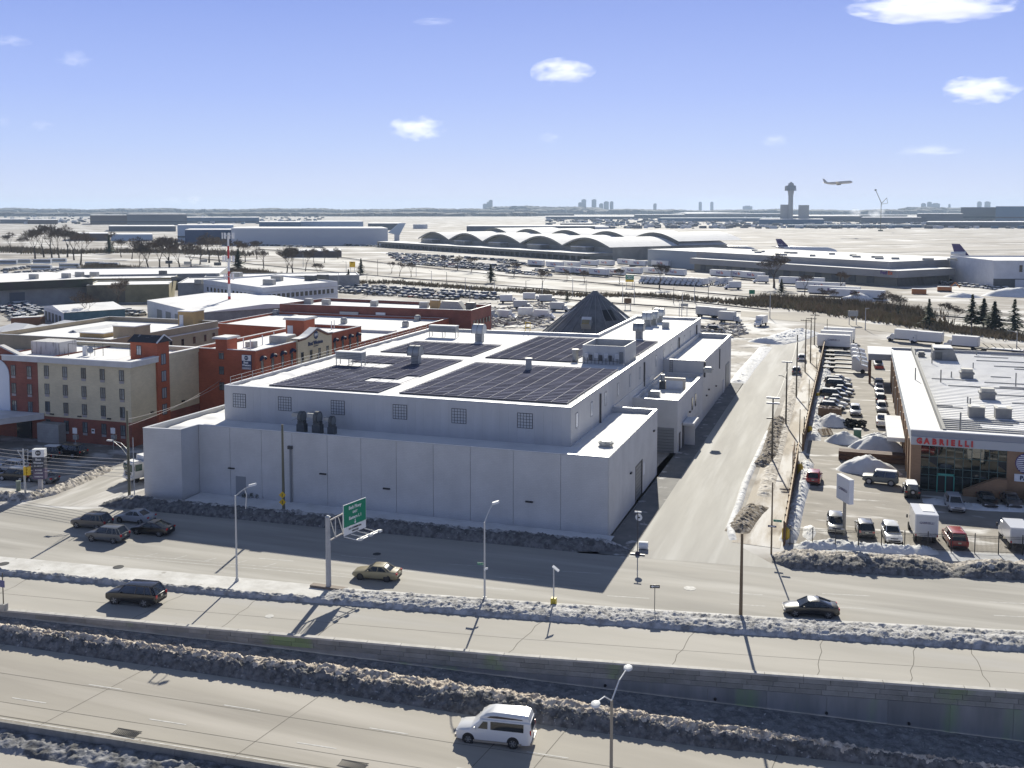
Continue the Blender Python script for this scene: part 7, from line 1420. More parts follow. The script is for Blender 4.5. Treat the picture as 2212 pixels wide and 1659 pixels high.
# ------------------------------------------------------------------ trees and brush
BARK = mat('bare bark', (.10,.08,.062), .95, col2=(.05,.04,.033), sc=2); TWIG = mat('bare twigs', (.12,.092,.07), .95, rnd=.25)
def bare_tree_meshes(seed, h=11.0, spread=.55, lean=0.0):
 rnd = random.Random(seed); tr, cr = MB(), MB()
 def grow(p, d, ln, r, lev):
  n = 3 if lev < 3 else 2
  q = p
  for k in range(n):
   d = (d+Vector((rnd.uniform(-.16,.16),rnd.uniform(-.16,.16),rnd.uniform(-.02,.10)))).normalized(); q2 = q+d*(ln/n); r2 = max(.024, r*(1-.22))
   (tr if lev < 2 else cr).tube(q, q2, r, r2, 6 if lev < 2 else 3, cap=False); q, r = q2, r2
  if lev >= 5: return
  m = rnd.choice((3,4)) if lev < 3 else rnd.choice((4,5))
  for k in range(m):
   az = 2*PI*(k+rnd.random()*.7)/m; up = rnd.uniform(.8,1.4) if lev < 2 else rnd.uniform(.45,1.1)
   side = Vector((math.cos(az), math.sin(az), 0)); nd = (d*up+side*spread*rnd.uniform(.7,1.3)+Vector((0,0,.18))).normalized()
   grow(q-d*ln*rnd.uniform(0,.35), nd, ln*rnd.uniform(.58,.80), r*rnd.uniform(.55,.75), lev+1)
 grow(Vector((0,0,0)), Vector((lean,0,1)).normalized(), h*.27, h*.020, 0)
 top = max(p[2] for p in cr.v); s = h/top
 for b in (tr, cr): b.v = [(p[0]*s,p[1]*s,p[2]*s) for p in b.v]
 return tr.mesh('trunk', BARK), cr.mesh('crown', TWIG)
BT = [bare_tree_meshes(s, 10.0, .55+.1*(s%3), (.0,.08,-.06)[s%3]) for s in range(6)]
def bare_tree(u, v, hp, label, k, grp='bare winter trees', z=0, wide=1.0):
 x, y = at(u, v, z); d = math.hypot(x-CAM[0], y-CAM[1]); h = hp*d/2200.0
 t = thing('bare_tree', label, 'tree', (x,y,z), random.uniform(0,6.28), grp); t.scale = (h/10*wide,h/10*wide,h/10); a, b = BT[k%6]; link('trunk', a, t); link('crown', b, t); return t
for i, (u, v, h, lab) in enumerate([
 (76,560,62,'left tree of the tall bare clump at the far left'),(95,556,66,'second tree of the tall bare clump at the far left'),(112,557,70,'tallest tree of the tall bare clump at the far left'),(128,560,64,'fourth tree of the tall bare clump at the far left'),(146,556,66,'fifth tree of the tall bare clump at the far left'),(160,562,60,'right edge tree of the tall bare clump at the far left'),(174,573,70,'forked bare tree in front of the far left clump'),
 (25,545,40,'bare tree at the left picture edge beyond the sheds'),(47,548,36,'small bare tree left of the tall clump'),(300,592,66,'bare tree at the left of the dense clump by the long shed'),(322,588,74,'tall bare tree in the dense clump by the long shed'),(345,592,78,'thick bare tree in the middle of the dense clump by the long shed'),(368,590,80,'tall bare tree right of the thick one by the long shed'),(390,591,74,'bare tree before the long narrow shed end'),(412,586,64,'olive tinted bare tree at the clump right side'),(432,572,60,'bare tree left of the striped mast, farther back'),(452,568,64,'bare tree just left of the striped mast'),(474,570,58,'bare tree behind the striped mast'),(508,575,58,'bare tree just right of the striped mast'),(285,560,44,'bare tree behind the dark evergreen at left'),(262,556,40,'slender bare tree near the left evergreen'),
 (255,672,70,'wide bare tree before the olive building'),(194,697,66,'slim bare tree behind the teal workshop'),(619,601,66,'tall bare tree left of the pair beside the office'),(634,604,74,'tall bare tree right of the pair beside the office'),(660,586,48,'bare tree behind the tall pair by the office'),(678,567,32,'small bare tree by the expressway far side'),(701,568,34,'small bare tree left of the yellow road sign'),(570,580,46,'bare tree at the office roof back corner'),(690,604,36,'low spreading bare tree behind the office roof'),
 (846,590,26,'little bare tree first of three on the snowy expressway island'),(863,597,32,'bare tree second of three on the snowy expressway island'),(888,599,34,'bare tree third of three on the snowy expressway island'),(960,580,30,'bare tree before the airport car lot, left'),(988,584,34,'bare tree before the airport car lot, middle'),(1018,589,34,'bare tree before the airport car lot, right'),(1110,598,34,'bare tree before the hangar trailers'),(1171,625,46,'dark bare tree right of the big evergreen on the expressway'),(1338,613,36,'bare tree left of the green and yellow road sign'),(1424,625,58,'wide bare tree before the courier trucks'),
 (1672,622,76,'large spreading bare tree before the courier warehouse'),(1738,637,44,'bare tree before the courier trailers, left'),(1814,632,46,'reddish bare tree before the courier trailers, right'),(1772,656,34,'scrubby bare tree in the right hand brush, left'),(1800,660,36,'scrubby bare tree in the right hand brush, middle'),(1840,664,38,'scrubby bare tree in the right hand brush, right'),(1905,672,44,'bare tree left of the ivy covered one'),(1922,676,40,'thin bare tree touching the ivy covered one'),(2040,700,46,'bare tree between the right hand evergreens'),(2060,704,42,'low bare tree beside the roadside evergreen'),(1262,612,30,'stubby bare tree above the salt dome'),(1225,606,26,'small bare tree left above the salt dome'),(730,560,26,'tiny bare tree far along the expressway'),(555,560,40,'bare tree behind the office at left'),(530,566,44,'bare tree between the mast and the office'),(245,540,38,'bare tree far behind the left evergreen')]):
 bare_tree(u, v, h, lab, i, wide=1.25 if i in (21,39,40) else 1.0)
NEED = mat('evergreen needles', (.028,.045,.022), .9, col2=(.05,.07,.03), sc=1.2, rnd=.25)
def evergreen_mesh(seed, dens=1.0):
 r_ = random.Random(seed); mb = MB()
 n = int(260*dens)
 for i in range(n):
  z = 1.2+8.6*(i/n)**.9; R = (9.9-z)*.50*r_.uniform(.55,1.15); a = r_.uniform(0,2*PI); c, s = math.cos(a), math.sin(a)
  for k in range(3):
   f0, f1 = k/3, (k+1)/3; w = .5*(1-f0*.6); b0 = Vector((c*R*f0,s*R*f0,z-R*.22*f0)); b1 = Vector((c*R*f1,s*R*f1,z-R*.22*f1+r_.uniform(-.15,.1))); t = Vector((-s,c,r_.uniform(-.4,.4)))*w
   mb.add([b0-t,b0+t,b1+t*.6,b1-t*.6], [(0,1,2,3)])
 return mb.mesh('crown', NEED)
EG = [evergreen_mesh(s, (1,.75,.6)[s%3]) for s in range(3)]; EGT = MB().tube((0,0,0),(0,0,9.5),.22,.04,7).mesh('trunk', BARK)
for i, (u, v, h, lab) in enumerate([(236,548,38,'dark evergreen beside the tall bare clump at far left'),(515,588,50,'dark evergreen right of the striped mast'),(753,619,38,'leaning dark evergreen under the yellow road sign'),(780,594,36,'open dark evergreen right of the yellow road sign'),(1060,611,42,'broad evergreen on the expressway island above the brick warehouse'),(2006,708,60,'lone open evergreen at the left of the roadside row'),(2099,706,66,'second open evergreen of the roadside row'),(2124,708,60,'half hidden evergreen left of the dense one'),(2147,719,64,'dense dark green evergreen of the roadside row'),(2190,724,72,'tall open evergreen at the right picture edge'),(1688,636,34,'low dark evergreen under the large spreading tree'),(1225,652,24,'small evergreen beside the yard left of the dome')]):
 x, y = at(u, v); d = math.hypot(x-CAM[0], y-CAM[1]); hh = h*d/2200/10
 t = thing('evergreen_tree', lab, 'tree', (x,y,0), random.uniform(0,6), 'evergreens beside the roads'); t.scale = (hh*(1.25 if 'dense' in lab or 'broad' in lab else 1.0),)*2+(hh,); link('trunk', EGT, t); link('crown', EG[0 if 'dense' in lab or 'dark' in lab else 1+i%2], t)
# ivy covered tree
x, y = at(1940, 690); d = math.hypot(x-CAM[0], y-CAM[1]); t = thing('ivy_tree', 'bare forked tree wrapped in dark ivy by the right hand road', 'tree', (x,y,0)); s_ = 52*d/2200/10; t.scale = (s_,s_,s_); link('trunk', BT[2][0], t); link('crown', BT[2][1], t); mb = MB()
for _ in range(900): z = random.uniform(.3,8); a = random.uniform(0,6.28); r = random.uniform(.1,.7+.16*z); p_ = Vector((r*math.cos(a),r*math.sin(a),z)); q = Vector((random.uniform(-.2,.2),random.uniform(-.2,.2),random.uniform(-.2,.2))); mb.add([p_,p_+q,p_+Vector((q.y,-q.x,.2))], [(0,1,2)])
mb.obj('ivy', mat('ivy', (.02,.035,.018), .8), t)
# brush: thickets of thin stems, nobody could count them
def thicket(name, label, pts, w, h, n, m, wst=.10):
 P = [Vector((*at(*p),0)) for p in pts]; L = [0.0]
 for a, b in zip(P[:-1], P[1:]): L.append(L[-1]+(b-a).length)
 px = [p.x for p in P]; py = [p.y for p in P]; mb = MB()
 for _ in range(n):
  s = random.uniform(0, L[-1]); x = np.interp(s, L, px)+random.gauss(0,w*.4); y = np.interp(s, L, py)+random.gauss(0,w*.4); hh = h*random.uniform(.35,1.1); b = Vector((x,y,0))
  for k in range(3):
   e = b+Vector((random.uniform(-.5,.5)*hh*.6,random.uniform(-.5,.5)*hh*.6,hh*random.uniform(.6,1))); m_ = b.lerp(e,.5)+Vector((random.uniform(-.3,.3),random.uniform(-.3,.3),0)); t_ = Vector((wst*random.uniform(.6,1.6),wst*random.uniform(-1,1),0)); mb.add([b-t_,b+t_,m_+t_,m_-t_,e], [(0,1,2,3),(3,2,4)])
 return stuff(mb.obj(name, m), label)
BR1 = mat('brown brush', (.24,.185,.115), .95, col2=(.14,.12,.07), sc=.4, coord='World'); BR2 = mat('olive brush', (.185,.165,.085), .95, col2=(.26,.19,.12), sc=.3, coord='World')
thicket('brush', 'brown and olive brush along the right hand road', [(1615,655),(1700,662),(1790,672),(1870,683),(1960,697),(2010,706)], 9, 3.0, 3800, BR2, .14)
thicket('brush', 'upper edge of the brush beside the snowy railway cut', [(1640,650),(1760,657),(1880,668),(2000,684)], 6, 4.2, 1800, BR1, .10)
thicket('brush', 'scrub behind the office and car lot', [(560,590),(640,604),(740,612),(850,612),(980,622),(1080,630)], 6, 2.4, 1800, BR1, .12)
thicket('brush', 'brown scrub under the bare trees at left', [(200,578),(260,585),(330,592),(420,590),(520,590),(560,598)], 12, 4.0, 3200, BR1, .14)
thicket('brush', 'far scrub beyond the snow covered yard', [(0,540),(120,548),(260,545),(380,545),(520,552)], 22, 5, 2600, BR1, .2)
thicket('brush', 'scrub on the expressway banks', [(1100,628),(1250,640),(1400,640),(1550,652),(1650,662)], 7, 2.2, 1300, BR1, .12)
thicket('brush', 'thin brown roadside scrub right of the evergreens', [(2040,712),(2120,722),(2212,735)], 6, 2.4, 900, BR1, .1)
# ------------------------------------------------------------------ expressways, car lots and the airport beyond
SNOWRD = mat('snowy expressway', (.62,.60,.56), .9, col2=(.44,.42,.38), sc=.03, st=(1,1,1), coord='World', col3=(.36,.34,.30), sc3=.06, lo3=.6, hi3=.7)
TANRD = mat('tan road', (.36,.325,.265), .9, col2=(.28,.255,.215), sc=.06, coord='World')
GR = mat('guard rail', (.12,.11,.10), .7)
def pxroad(name, up, dn, z, m): return sheet(name, [at(*p) for p in up]+[at(*p) for p in dn[::-1]], z, m)
pxroad('expressway', [(380,557),(648,581),(829,600),(1106,622),(1400,646),(1660,674)], [(380,568),(648,596),(829,614),(1106,637),(1400,660),(1660,690)], .05, SNOWRD)
pxroad('expressway', [(300,530),(560,541),(829,571),(1106,600),(1400,625),(1660,650),(2212,712)], [(300,534),(560,550),(829,580),(1106,610),(1400,635),(1660,660),(2212,722)], .05, SNOWRD)
pxroad('parkway', [(1600,672),(1659,676),(1800,687),(2000,718),(2212,760)], [(1600,684),(1659,689),(1800,702),(1960,724),(2212,790)], .06, TANRD)
pxroad('parkway', [(1180,648),(1400,664),(1620,678)], [(1180,656),(1400,676),(1620,692)], .055, SNOWRD)
pxroad('railway_cut', [(1700,640),(2212,680)], [(1700,644),(2212,686)], .05, mat('rail ballast', (.10,.09,.08), .9, col2=(.45,.44,.43), sc=.1, lo=.55, hi=.65, coord='World')); pxroad('railway_cut', [(1700,650),(2212,692)], [(1700,653),(2212,697)], .05, MATS['rail ballast'])
def guard(label, pts, h=.85, name='guard_rail'):
 P = [at(*p) for p in pts]; t = thing(name, label, 'guard rail', (0,0,0), 0, 'dark guard rails along the expressways'); mb = MB()
 for a, b in zip(P[:-1], P[1:]): mb.prism([a,b,(b[0],b[1]+.35),(a[0],a[1]+.35)], .35, h)
 mb.obj('rail', GR, t); return t
guard('nearer dark guard rail running behind the car lot', [(400,556),(553,573),(648,583),(829,599.4),(1106,621),(1400,645),(1660,673)])
guard('farther dark guard rail before the airport car lot', [(560,540),(648,546),(829,570),(1106,599.4),(1250,610),(1400,624),(1660,648)])
guard('third guard rail along the tan parkway', [(1180,647),(1400,663),(1600,677)])
guard('upper guard rail right of the green sign', [(1400,640),(1660,661),(1900,676),(2212,700)])
# poles and lamps along the expressways
for i, (u, v, vt) in enumerate([(570,578,545),(655,578,540),(748,600,565),(816,596,560),(829+70,598,565),(932,612,585),(965,622,588),(1005,630,600),(1068,634,604),(1136,640,606),(1171,640,610),(1237,640,600),(1266,640,605),(1345,650,610),(1370,652,608),(1455,655,620),(1474,664,632),(1500,652,600),(1530,650,620),(1663,688,633),(1869,713,665),(2098,727,687),(2196,755,716),(732,628,590),(793,640,590),(1015,655,617),(1345,650,618),(1409,700,664),(1467,702,655)]):
 x, y = at(u, v); h = zat(u, vt, x, y); ords2 = f'{"tall" if v-vt > 36 else "short"} lamp post on the {"expressway edge" if v < 645 else "parkway edge"} '
 side = ['above the office roof','over the office back corner','by the yellow sign','just left of the yellow sign','by the three island trees','right of the island trees','over the brick warehouse left half','above the brick warehouse middle','near the big island evergreen','right of the island evergreen','beside the dark bare tree','above the dome left slope','at the dome left shoulder','just right of the dome peak','right of the dome by the sign','left of the green sign posts','behind the roof end vents','above the roof wing end','over the refuse trucks','with raised head at the right hand road start','before the courier warehouse corner','with a double arm by the roadside evergreens','at the far right before the evergreens','behind the white office','beside the leaning evergreen','standing on the brick warehouse skyline','before the dome on its right','behind the roof wing vents','at the street end snow'][i]
 t = thing('lamp_post', ords2+side, 'street lamp', (x,y,0), rad(random.uniform(0,360)), 'lamp posts along the expressways'); MB().tube((0,0,0),(0,0,h),.16,.10,6).obj('pole', GALV if i % 3 else FRAME, t); MB().path([(0,0,h-.3),(1.2,0,h),(2.4,0,h+.1)], .07, 5).obj('arm', GALV, t)
def road_sign(u0, u1, v0, v1, vb, label, m, txt=None, lower=None, m2=None, rev=False):
 uc = (u0+u1)/2; x, y = at(uc, vb); d = math.hypot(x-CAM[0], y-CAM[1]); w = (u1-u0)*d/2200; z1, z0 = zat(uc, v0, x, y), zat(uc, v1, x, y)
 t = thing('road_sign', label, 'road sign', (x,y,0), YAW*.3)
 for s in (-.35,.35): MB().tube((w*s,.15,0),(w*s,.15,z1),.12,n=6).obj('post', GALV, t)
 zl = z0+(z1-z0)*.32 if lower else z0
 MB().box(-w/2,w/2,-.1,.05,zl,z1).obj('board', m, t)
 if lower: MB().box(-w/2,w/2,-.1,.05,z0,zl-.03).obj('lower_board', lower, t)
 if txt:
  for k, s_ in enumerate(txt): text('letters', s_, w*.24, (0,-.13,z1-(k+.7)*w*.22), 0, m2 or SWHITE, t, .01, .02)
 return t
road_sign(755,768,565,577,600,'bright yellow road sign standing over the far expressway',SYEL,['EXIT'],m2=BLACK)
road_sign(1351,1369,594,609,622,'green road sign with yellow lower panel above the salt dome',SGREEN,['Airport','Lefferts'],lower=SYEL)
road_sign(1618,1630,626,635,650,'small green road sign seen past the warehouse end',SGREEN)
road_sign(1470,1486,655,662,690,'grey back of a road sign behind the roof wing',VENTM); road_sign(1348,1364,644,655,668,'brown two panel road sign right of the dome',mat('brown sign', (.14,.09,.05), .7)); road_sign(1832,1852,671,683,702,'grey back of a road sign by the tan parkway',VENTM)
# ---- parked cars in the far lots: one small mesh each
FCM = {}
def far_car_mesh(kind):
 if kind in FCM: return FCM[kind]
 L_, W_, zb, zr = ((4.7,1.85,.95,1.45),(4.8,1.95,1.1,1.75),(5.6,2.1,1.2,2.3))[kind]; mb = MB()
 mb.loft([body_ring(a*L_/2,w*W_/2,.25,z) for a,w,z in ((1,.85,zb-.25),(.8,.96,zb-.1),(.3,1,zb),(-.7,1,zb),(-1,.9,zb-.15))], 0)
 a0, a1, b0, b1 = (.25,-.8,.0,-.6) if kind == 0 else (.35,-.95,.12,-.9) if kind == 1 else (.85,-.97,.6,-.95)
 mb.loft([[(a0*L_/2,.45*W_,zb),(a1*L_/2,.45*W_,zb),(a1*L_/2,-.45*W_,zb),(a0*L_/2,-.45*W_,zb)],[(b0*L_/2,.37*W_,zr),(b1*L_/2,.37*W_,zr),(b1*L_/2,-.37*W_,zr),(b0*L_/2,-.37*W_,zr)]], 1)
 mb.loft([[(b0*L_/2,.38*W_,zr+.01),(b1*L_/2,.38*W_,zr+.01),(b1*L_/2,-.38*W_,zr+.01),(b0*L_/2,-.38*W_,zr+.01)],[(b0*L_/2-.1,.33*W_,zr+.16),(b1*L_/2+.1,.33*W_,zr+.16),(b1*L_/2+.1,-.33*W_,zr+.16),(b0*L_/2-.1,-.33*W_,zr+.16)]], 2)
 mb.add([(L_*.46,.4*W_,zb-.12),(L_*.46,-.4*W_,zb-.12),(a0*L_/2,-.4*W_,zb+.03),(a0*L_/2,.4*W_,zb+.03)], [(3,2,1,0)], 2)
 for xx in (.31*L_,-.3*L_):
  for s in (1,-1): mb.tube((xx,s*W_*.42,.33),(xx,s*W_*.505,.33),.33,n=8,mi=3)
 FCM[kind] = mb.mesh('parked_car', [PS,CGL,SNOW,TYRE]); return FCM[kind]
PAINTS = [PB,PB,PW_,PS,PS,PG,PG,PDB,PBR,PR,PN]
ONES = 'first second third fourth fifth sixth seventh eighth ninth tenth eleventh twelfth thirteenth fourteenth fifteenth sixteenth seventeenth eighteenth nineteenth'.split()
def ordw(n):
 if n < 20: return ONES[n-1]
 t, o = divmod(n, 10); return ('twentieth','thirtieth','fortieth','fiftieth')[t-2] if o == 0 else ('twenty','thirty','forty','fifty')[t-2]+'-'+ONES[o-1]
def car_row(p0, p1, label, group, cap=99, skip=.1, step=2.85, head=None, kinds=(0,0,1), join=None):
 a, b = Vector(at(*p0)), Vector(at(*p1)); d = b-a; n = int(d.length/step); cnt = 0; d.normalize(); hd = math.atan2(d.x,-d.y) if head is None else head
 for i in range(min(n, cap)):
  if random.random() < skip: continue
  cnt += 1; q = a+d*(i*step); k = random.choice(kinds); yw = hd+random.choice((0,PI))+random.uniform(-.04,.04)
  if join is not None:
   me = far_car_mesh(k); R = Matrix.Rotation(yw,3,'Z');
   join[0].append([R @ v.co+Vector((q.x,q.y,.05)) for v in me.vertices]); join[1].append(me); continue
  o = link('parked_car', far_car_mesh(k), None, (q.x,q.y,.02), yw); pc = random.choice(PAINTS); setm(o, pc); tag(o, f'{ordw(cnt)} from left, '+label, 'car', group)
G1 = 'cars in the lot behind the dark brick warehouse'
car_row((705,617),(1085,641), 'snow dusted car, back row behind the brick warehouse', G1+', back row', skip=.08)
car_row((708,623.5),(1090,648.5), 'snow dusted car, middle row behind the brick warehouse', G1+', middle row', skip=.08)
car_row((735,632),(1000,649), 'snow dusted car, front row behind the brick warehouse', G1+', front row', skip=.15)
G2 = 'cars in the airport lot before the vaulted hangar'
for i, (p0, p1) in enumerate([((845,553),(1010,566)),((850,558),(1060,575)),((860,563.5),(1100,583))]):
 car_row(p0, p1, ('far row','middle row','near row')[i].join(['snowy car, ',' of the airport lot before the hangar']), G2+', '+('far row','middle row','near row')[i], skip=.25, step=4.2)
G3 = 'snow covered cars in the yard at far left'
car_row((10,586),(70,578), 'snow buried car in the yard before the far left trees', G3, skip=.15); car_row((15,593),(150,584), 'snow buried car nearest the long warehouse roof', G3+', near row', skip=.2)
car_row((20,657),(80,690), 'snow topped car between the long warehouse and the teal workshop', 'cars beside the teal workshop', skip=.1); car_row((5,668),(55,697), 'snow topped car left of the teal workshop', 'cars left of the teal workshop', skip=.1); car_row((40,652),(92,680), 'snow topped car close to the teal workshop doors', 'cars by the workshop doors', skip=.1)
car_row((262,676),(318,684), 'car parked before the grey garage building', 'cars by the grey garage', skip=.1)
# what lies behind those is a mass nobody could count
J = ([], [])
for p0, p1 in [((840,549),(980,557)),((870,569),(1130,590)),((1000,558),(1120,566)),((1080,568),(1180,577)),((980,569),(1130,580)),((700,528),(880,536)),((560,530),(700,536)),((1150,585),(1330,598)),((1100,590),(1200,598)),((1940,588),(2140,600)),((1960,600),(2212,622)),((2040,580),(2140,590)),((2000,610),(2212,632))]: car_row(p0, p1, '', '', skip=.12, step=3.0, join=J)
vs, fs, ms = [], [], []
for V, me in zip(*J):
 o_ = len(vs); vs += V; pm_ = random.choice((0,0,4,5))
 for p in me.polygons: fs.append([i+o_ for i in p.vertices]); ms.append(p.material_index if p.material_index else pm_)
me = bpy.data.meshes.new('parked_cars'); me.from_pydata(vs, [], fs); [me.materials.append(m) for m in (PB,CGL,SNOW,TYRE,PS,PW_)]; me.polygons.foreach_set('material_index', ms); stuff(link('parked_cars', me), 'mass of snow covered cars filling the airport lots')
# trucks and junk in the yard between the car lot and the dome
for i, (u, v, yw, lab) in enumerate([(1080,655,20,'white box truck at the left of the crowded truck yard'),(1110,668,10,'white box truck in the middle of the crowded truck yard'),(1075,690,-10,'pale refuse truck nearest the beige yard office'),(1165,655,25,'box truck before the small yard evergreen'),(1130,650,15,'box truck at the back of the crowded truck yard'),(1190,672,-5,'grey box truck right beside the dome left edge'),(1120,685,5,'snowy box truck left of the dome foot'),(1040,690,-20,'white lorry at the brick warehouse right corner'),(1155,690,0,'snow topped truck just left of the dome')]):
 x, y = at(u, v); box_truck(lab, x, y, rad(yw), 5.0, 2.4, 2.3, p=mat('grey white truck', (.5,.5,.48), .5) if i % 2 else PW_, grp='trucks in the yard left of the dome')
mb = MB()
for _ in range(260):
 u, v = random.uniform(1040,1190), random.uniform(660,708); x, y = at(u, v); mb.obox((x,y,random.uniform(.2,1.6)),(random.uniform(.5,4),random.uniform(.2,.8),random.uniform(.2,.6)),M=Matrix.Rotation(random.uniform(0,3),3,'Z')@Matrix.Rotation(random.uniform(-.3,.3),3,'Y'))
stuff(mb.obj('scrap_heaps', mat('yard junk', (.12,.10,.085), .9, col2=(.55,.54,.53), sc=.6, coord='World'), None), 'scrap, beams and machine parts lying in the truck yard')
mb = MB()
for _ in range(110):
 u, v = random.uniform(1510,1610), random.uniform(704,730); x, y = at(u, v); mb.obox((x,y,random.uniform(.2,.9)),(random.uniform(.5,3),random.uniform(.2,.8),random.uniform(.2,.6)),M=Matrix.Rotation(random.uniform(0,3),3,'Z')@Matrix.Rotation(random.uniform(-.3,.3),3,'Y'))
stuff(mb.obj('scrap_heaps', MATS['yard junk'], None), 'snowy scrap heaps behind the warehouse annex')
# snow covered coaches in the yard at far left
for i, (u, v, L_) in enumerate([(18,572,24),(48,570,24),(92,570,28),(125,568,30),(150,580,22),(205,576,26),(235,578,24),(90,584,30)]):
 x, y = at(u, v); t = thing('coach', 'snow covered coach '+['at the left picture edge','second from the left edge','below the tall bare clump','right below the tall bare clump','beside the forked bare tree','left of the dark scrub','right at the scrub edge','nearest the long warehouse roof'][i], 'coach', (x,y,0), rad(20), 'snow covered coaches in the yard'); MB().box(-6,6,-1.25,1.25,.4,3.0).obj('body', mat('coach pale', (.48,.52,.56), .6), t); MB().box(-5.8,5.8,-1.27,-1.255,1.6,2.5).obj('window', GLASS, t); MB().box(-6,6,-1.3,1.3,3.003,3.35).obj('roof_snow', SNOW, t)
# ---- courier trailers and trucks
FEDP = mat('courier purple', (.10,.03,.22), .5); FEDO = mat('courier orange', (.70,.12,.03), .5)
def trailer(u, v, yaw, label, L_=14.5, grp='white courier trailers', logo=True, h=4.1):
 x, y = at(u, v); t = thing('courier_trailer', label, 'trailer', (x,y,0), rad(yaw), grp)
 MB().box(-L_/2,L_/2,0,2.6,1.2,h).obj('cargo_box', PW_, t); MB().box(-L_/2+.1,L_/2-.1,.05,2.55,h+.003,h+.22).obj('roof_snow', SNOW, t); MB().box(-L_/2+.5,L_/2-.5,.5,2.1,.5,1.19).obj('chassis', BLACK, t)
 if logo: text('logo_letters', 'Fed', 1.75, (-1.3,-.03,2.75), 0, FEDP, t, .008, .05); text('logo_letters', 'Ex', 1.75, (1.35,-.03,2.75), 0, FEDO, t, .008, .05)
 return t
for i, (u, v, yw, lab) in enumerate([(1155,576,-32,'courier trailer farthest left before the hangar arcade'),(1195,580,-32,'second courier trailer before the hangar arcade'),(1232,580,-32,'third courier trailer before the hangar arcade'),(1270,576,-30,'courier trailer under the hangar arcade middle'),(1305,576,-30,'courier trailer under the hangar arcade right part'),(1350,574,-30,'courier trailer at the hangar arcade right end'),(1215,592,-34,'lettered trailer in the second row, left'),(1250,594,-34,'lettered trailer in the second row, second'),(1290,597,-34,'lettered trailer in the second row, third'),(1325,597,-32,'lettered trailer in the second row, fourth'),(1362,594,-30,'lettered trailer in the second row, right end'),(1425,577,-30,'clean lettered trailer pair before the grey warehouse dock'),(1375,577,-30,'trailer left of the clean lettered pair'),(1408,594,-30,'long white trailer behind the wide bare tree'),(1455,598,-30,'long plain trailer right of the wide bare tree')]): trailer(u, v, yw, lab)
for i, (u, v, lab) in enumerate([(1555,600,'lettered trailer behind the front courier trucks'),(1592,602,'lettered trailer before the warehouse dock, left'),(1622,605,'plain trailer before the warehouse dock, right')]): trailer(u, v, -32, lab)
for i, (u, v, lab) in enumerate([(1730,618,'farthest white trailer behind the large spreading tree'),(1770,630,'white trailer with red roof edge before the dock'),(1800,640,'long white trailer nearest the snow piles'),(1850,648,'white trailer end at the snow piles')]): trailer(u, v, -12, lab, 22)
def courier_truck(u, v, yaw, label):
 x, y = at(u, v); t = box_truck(label, x, y, rad(yaw), 5.6, 2.4, 2.7, grp='white courier trucks', name='courier_truck')
 o = text('logo_letters', 'Fed', 1.1, (3.3,-1.215,2.6), 0, FEDP, t, .006, .03); o = text('logo_letters', 'Ex', 1.1, (4.95,-1.215,2.6), 0, FEDO, t, .006, .03); return t
for i in range(12): courier_truck(1402+i*11.4, 611+i*.55, -115, ['leftmost','second','third','fourth','fifth','sixth','seventh','eighth','ninth','tenth','eleventh','rightmost'][i]+' of the courier trucks lined up facing the expressway')
for i, (u, v) in enumerate([(1545,614),(1562,616),(1578,615)]): courier_truck(u, v, -110, ('left','middle','right')[i]+' one of three bigger courier trucks at the row end')
courier_truck(1600,625,200,'courier truck driving toward the row of parked ones'); courier_truck(1660,612,190,'courier truck half hidden by the large spreading tree')
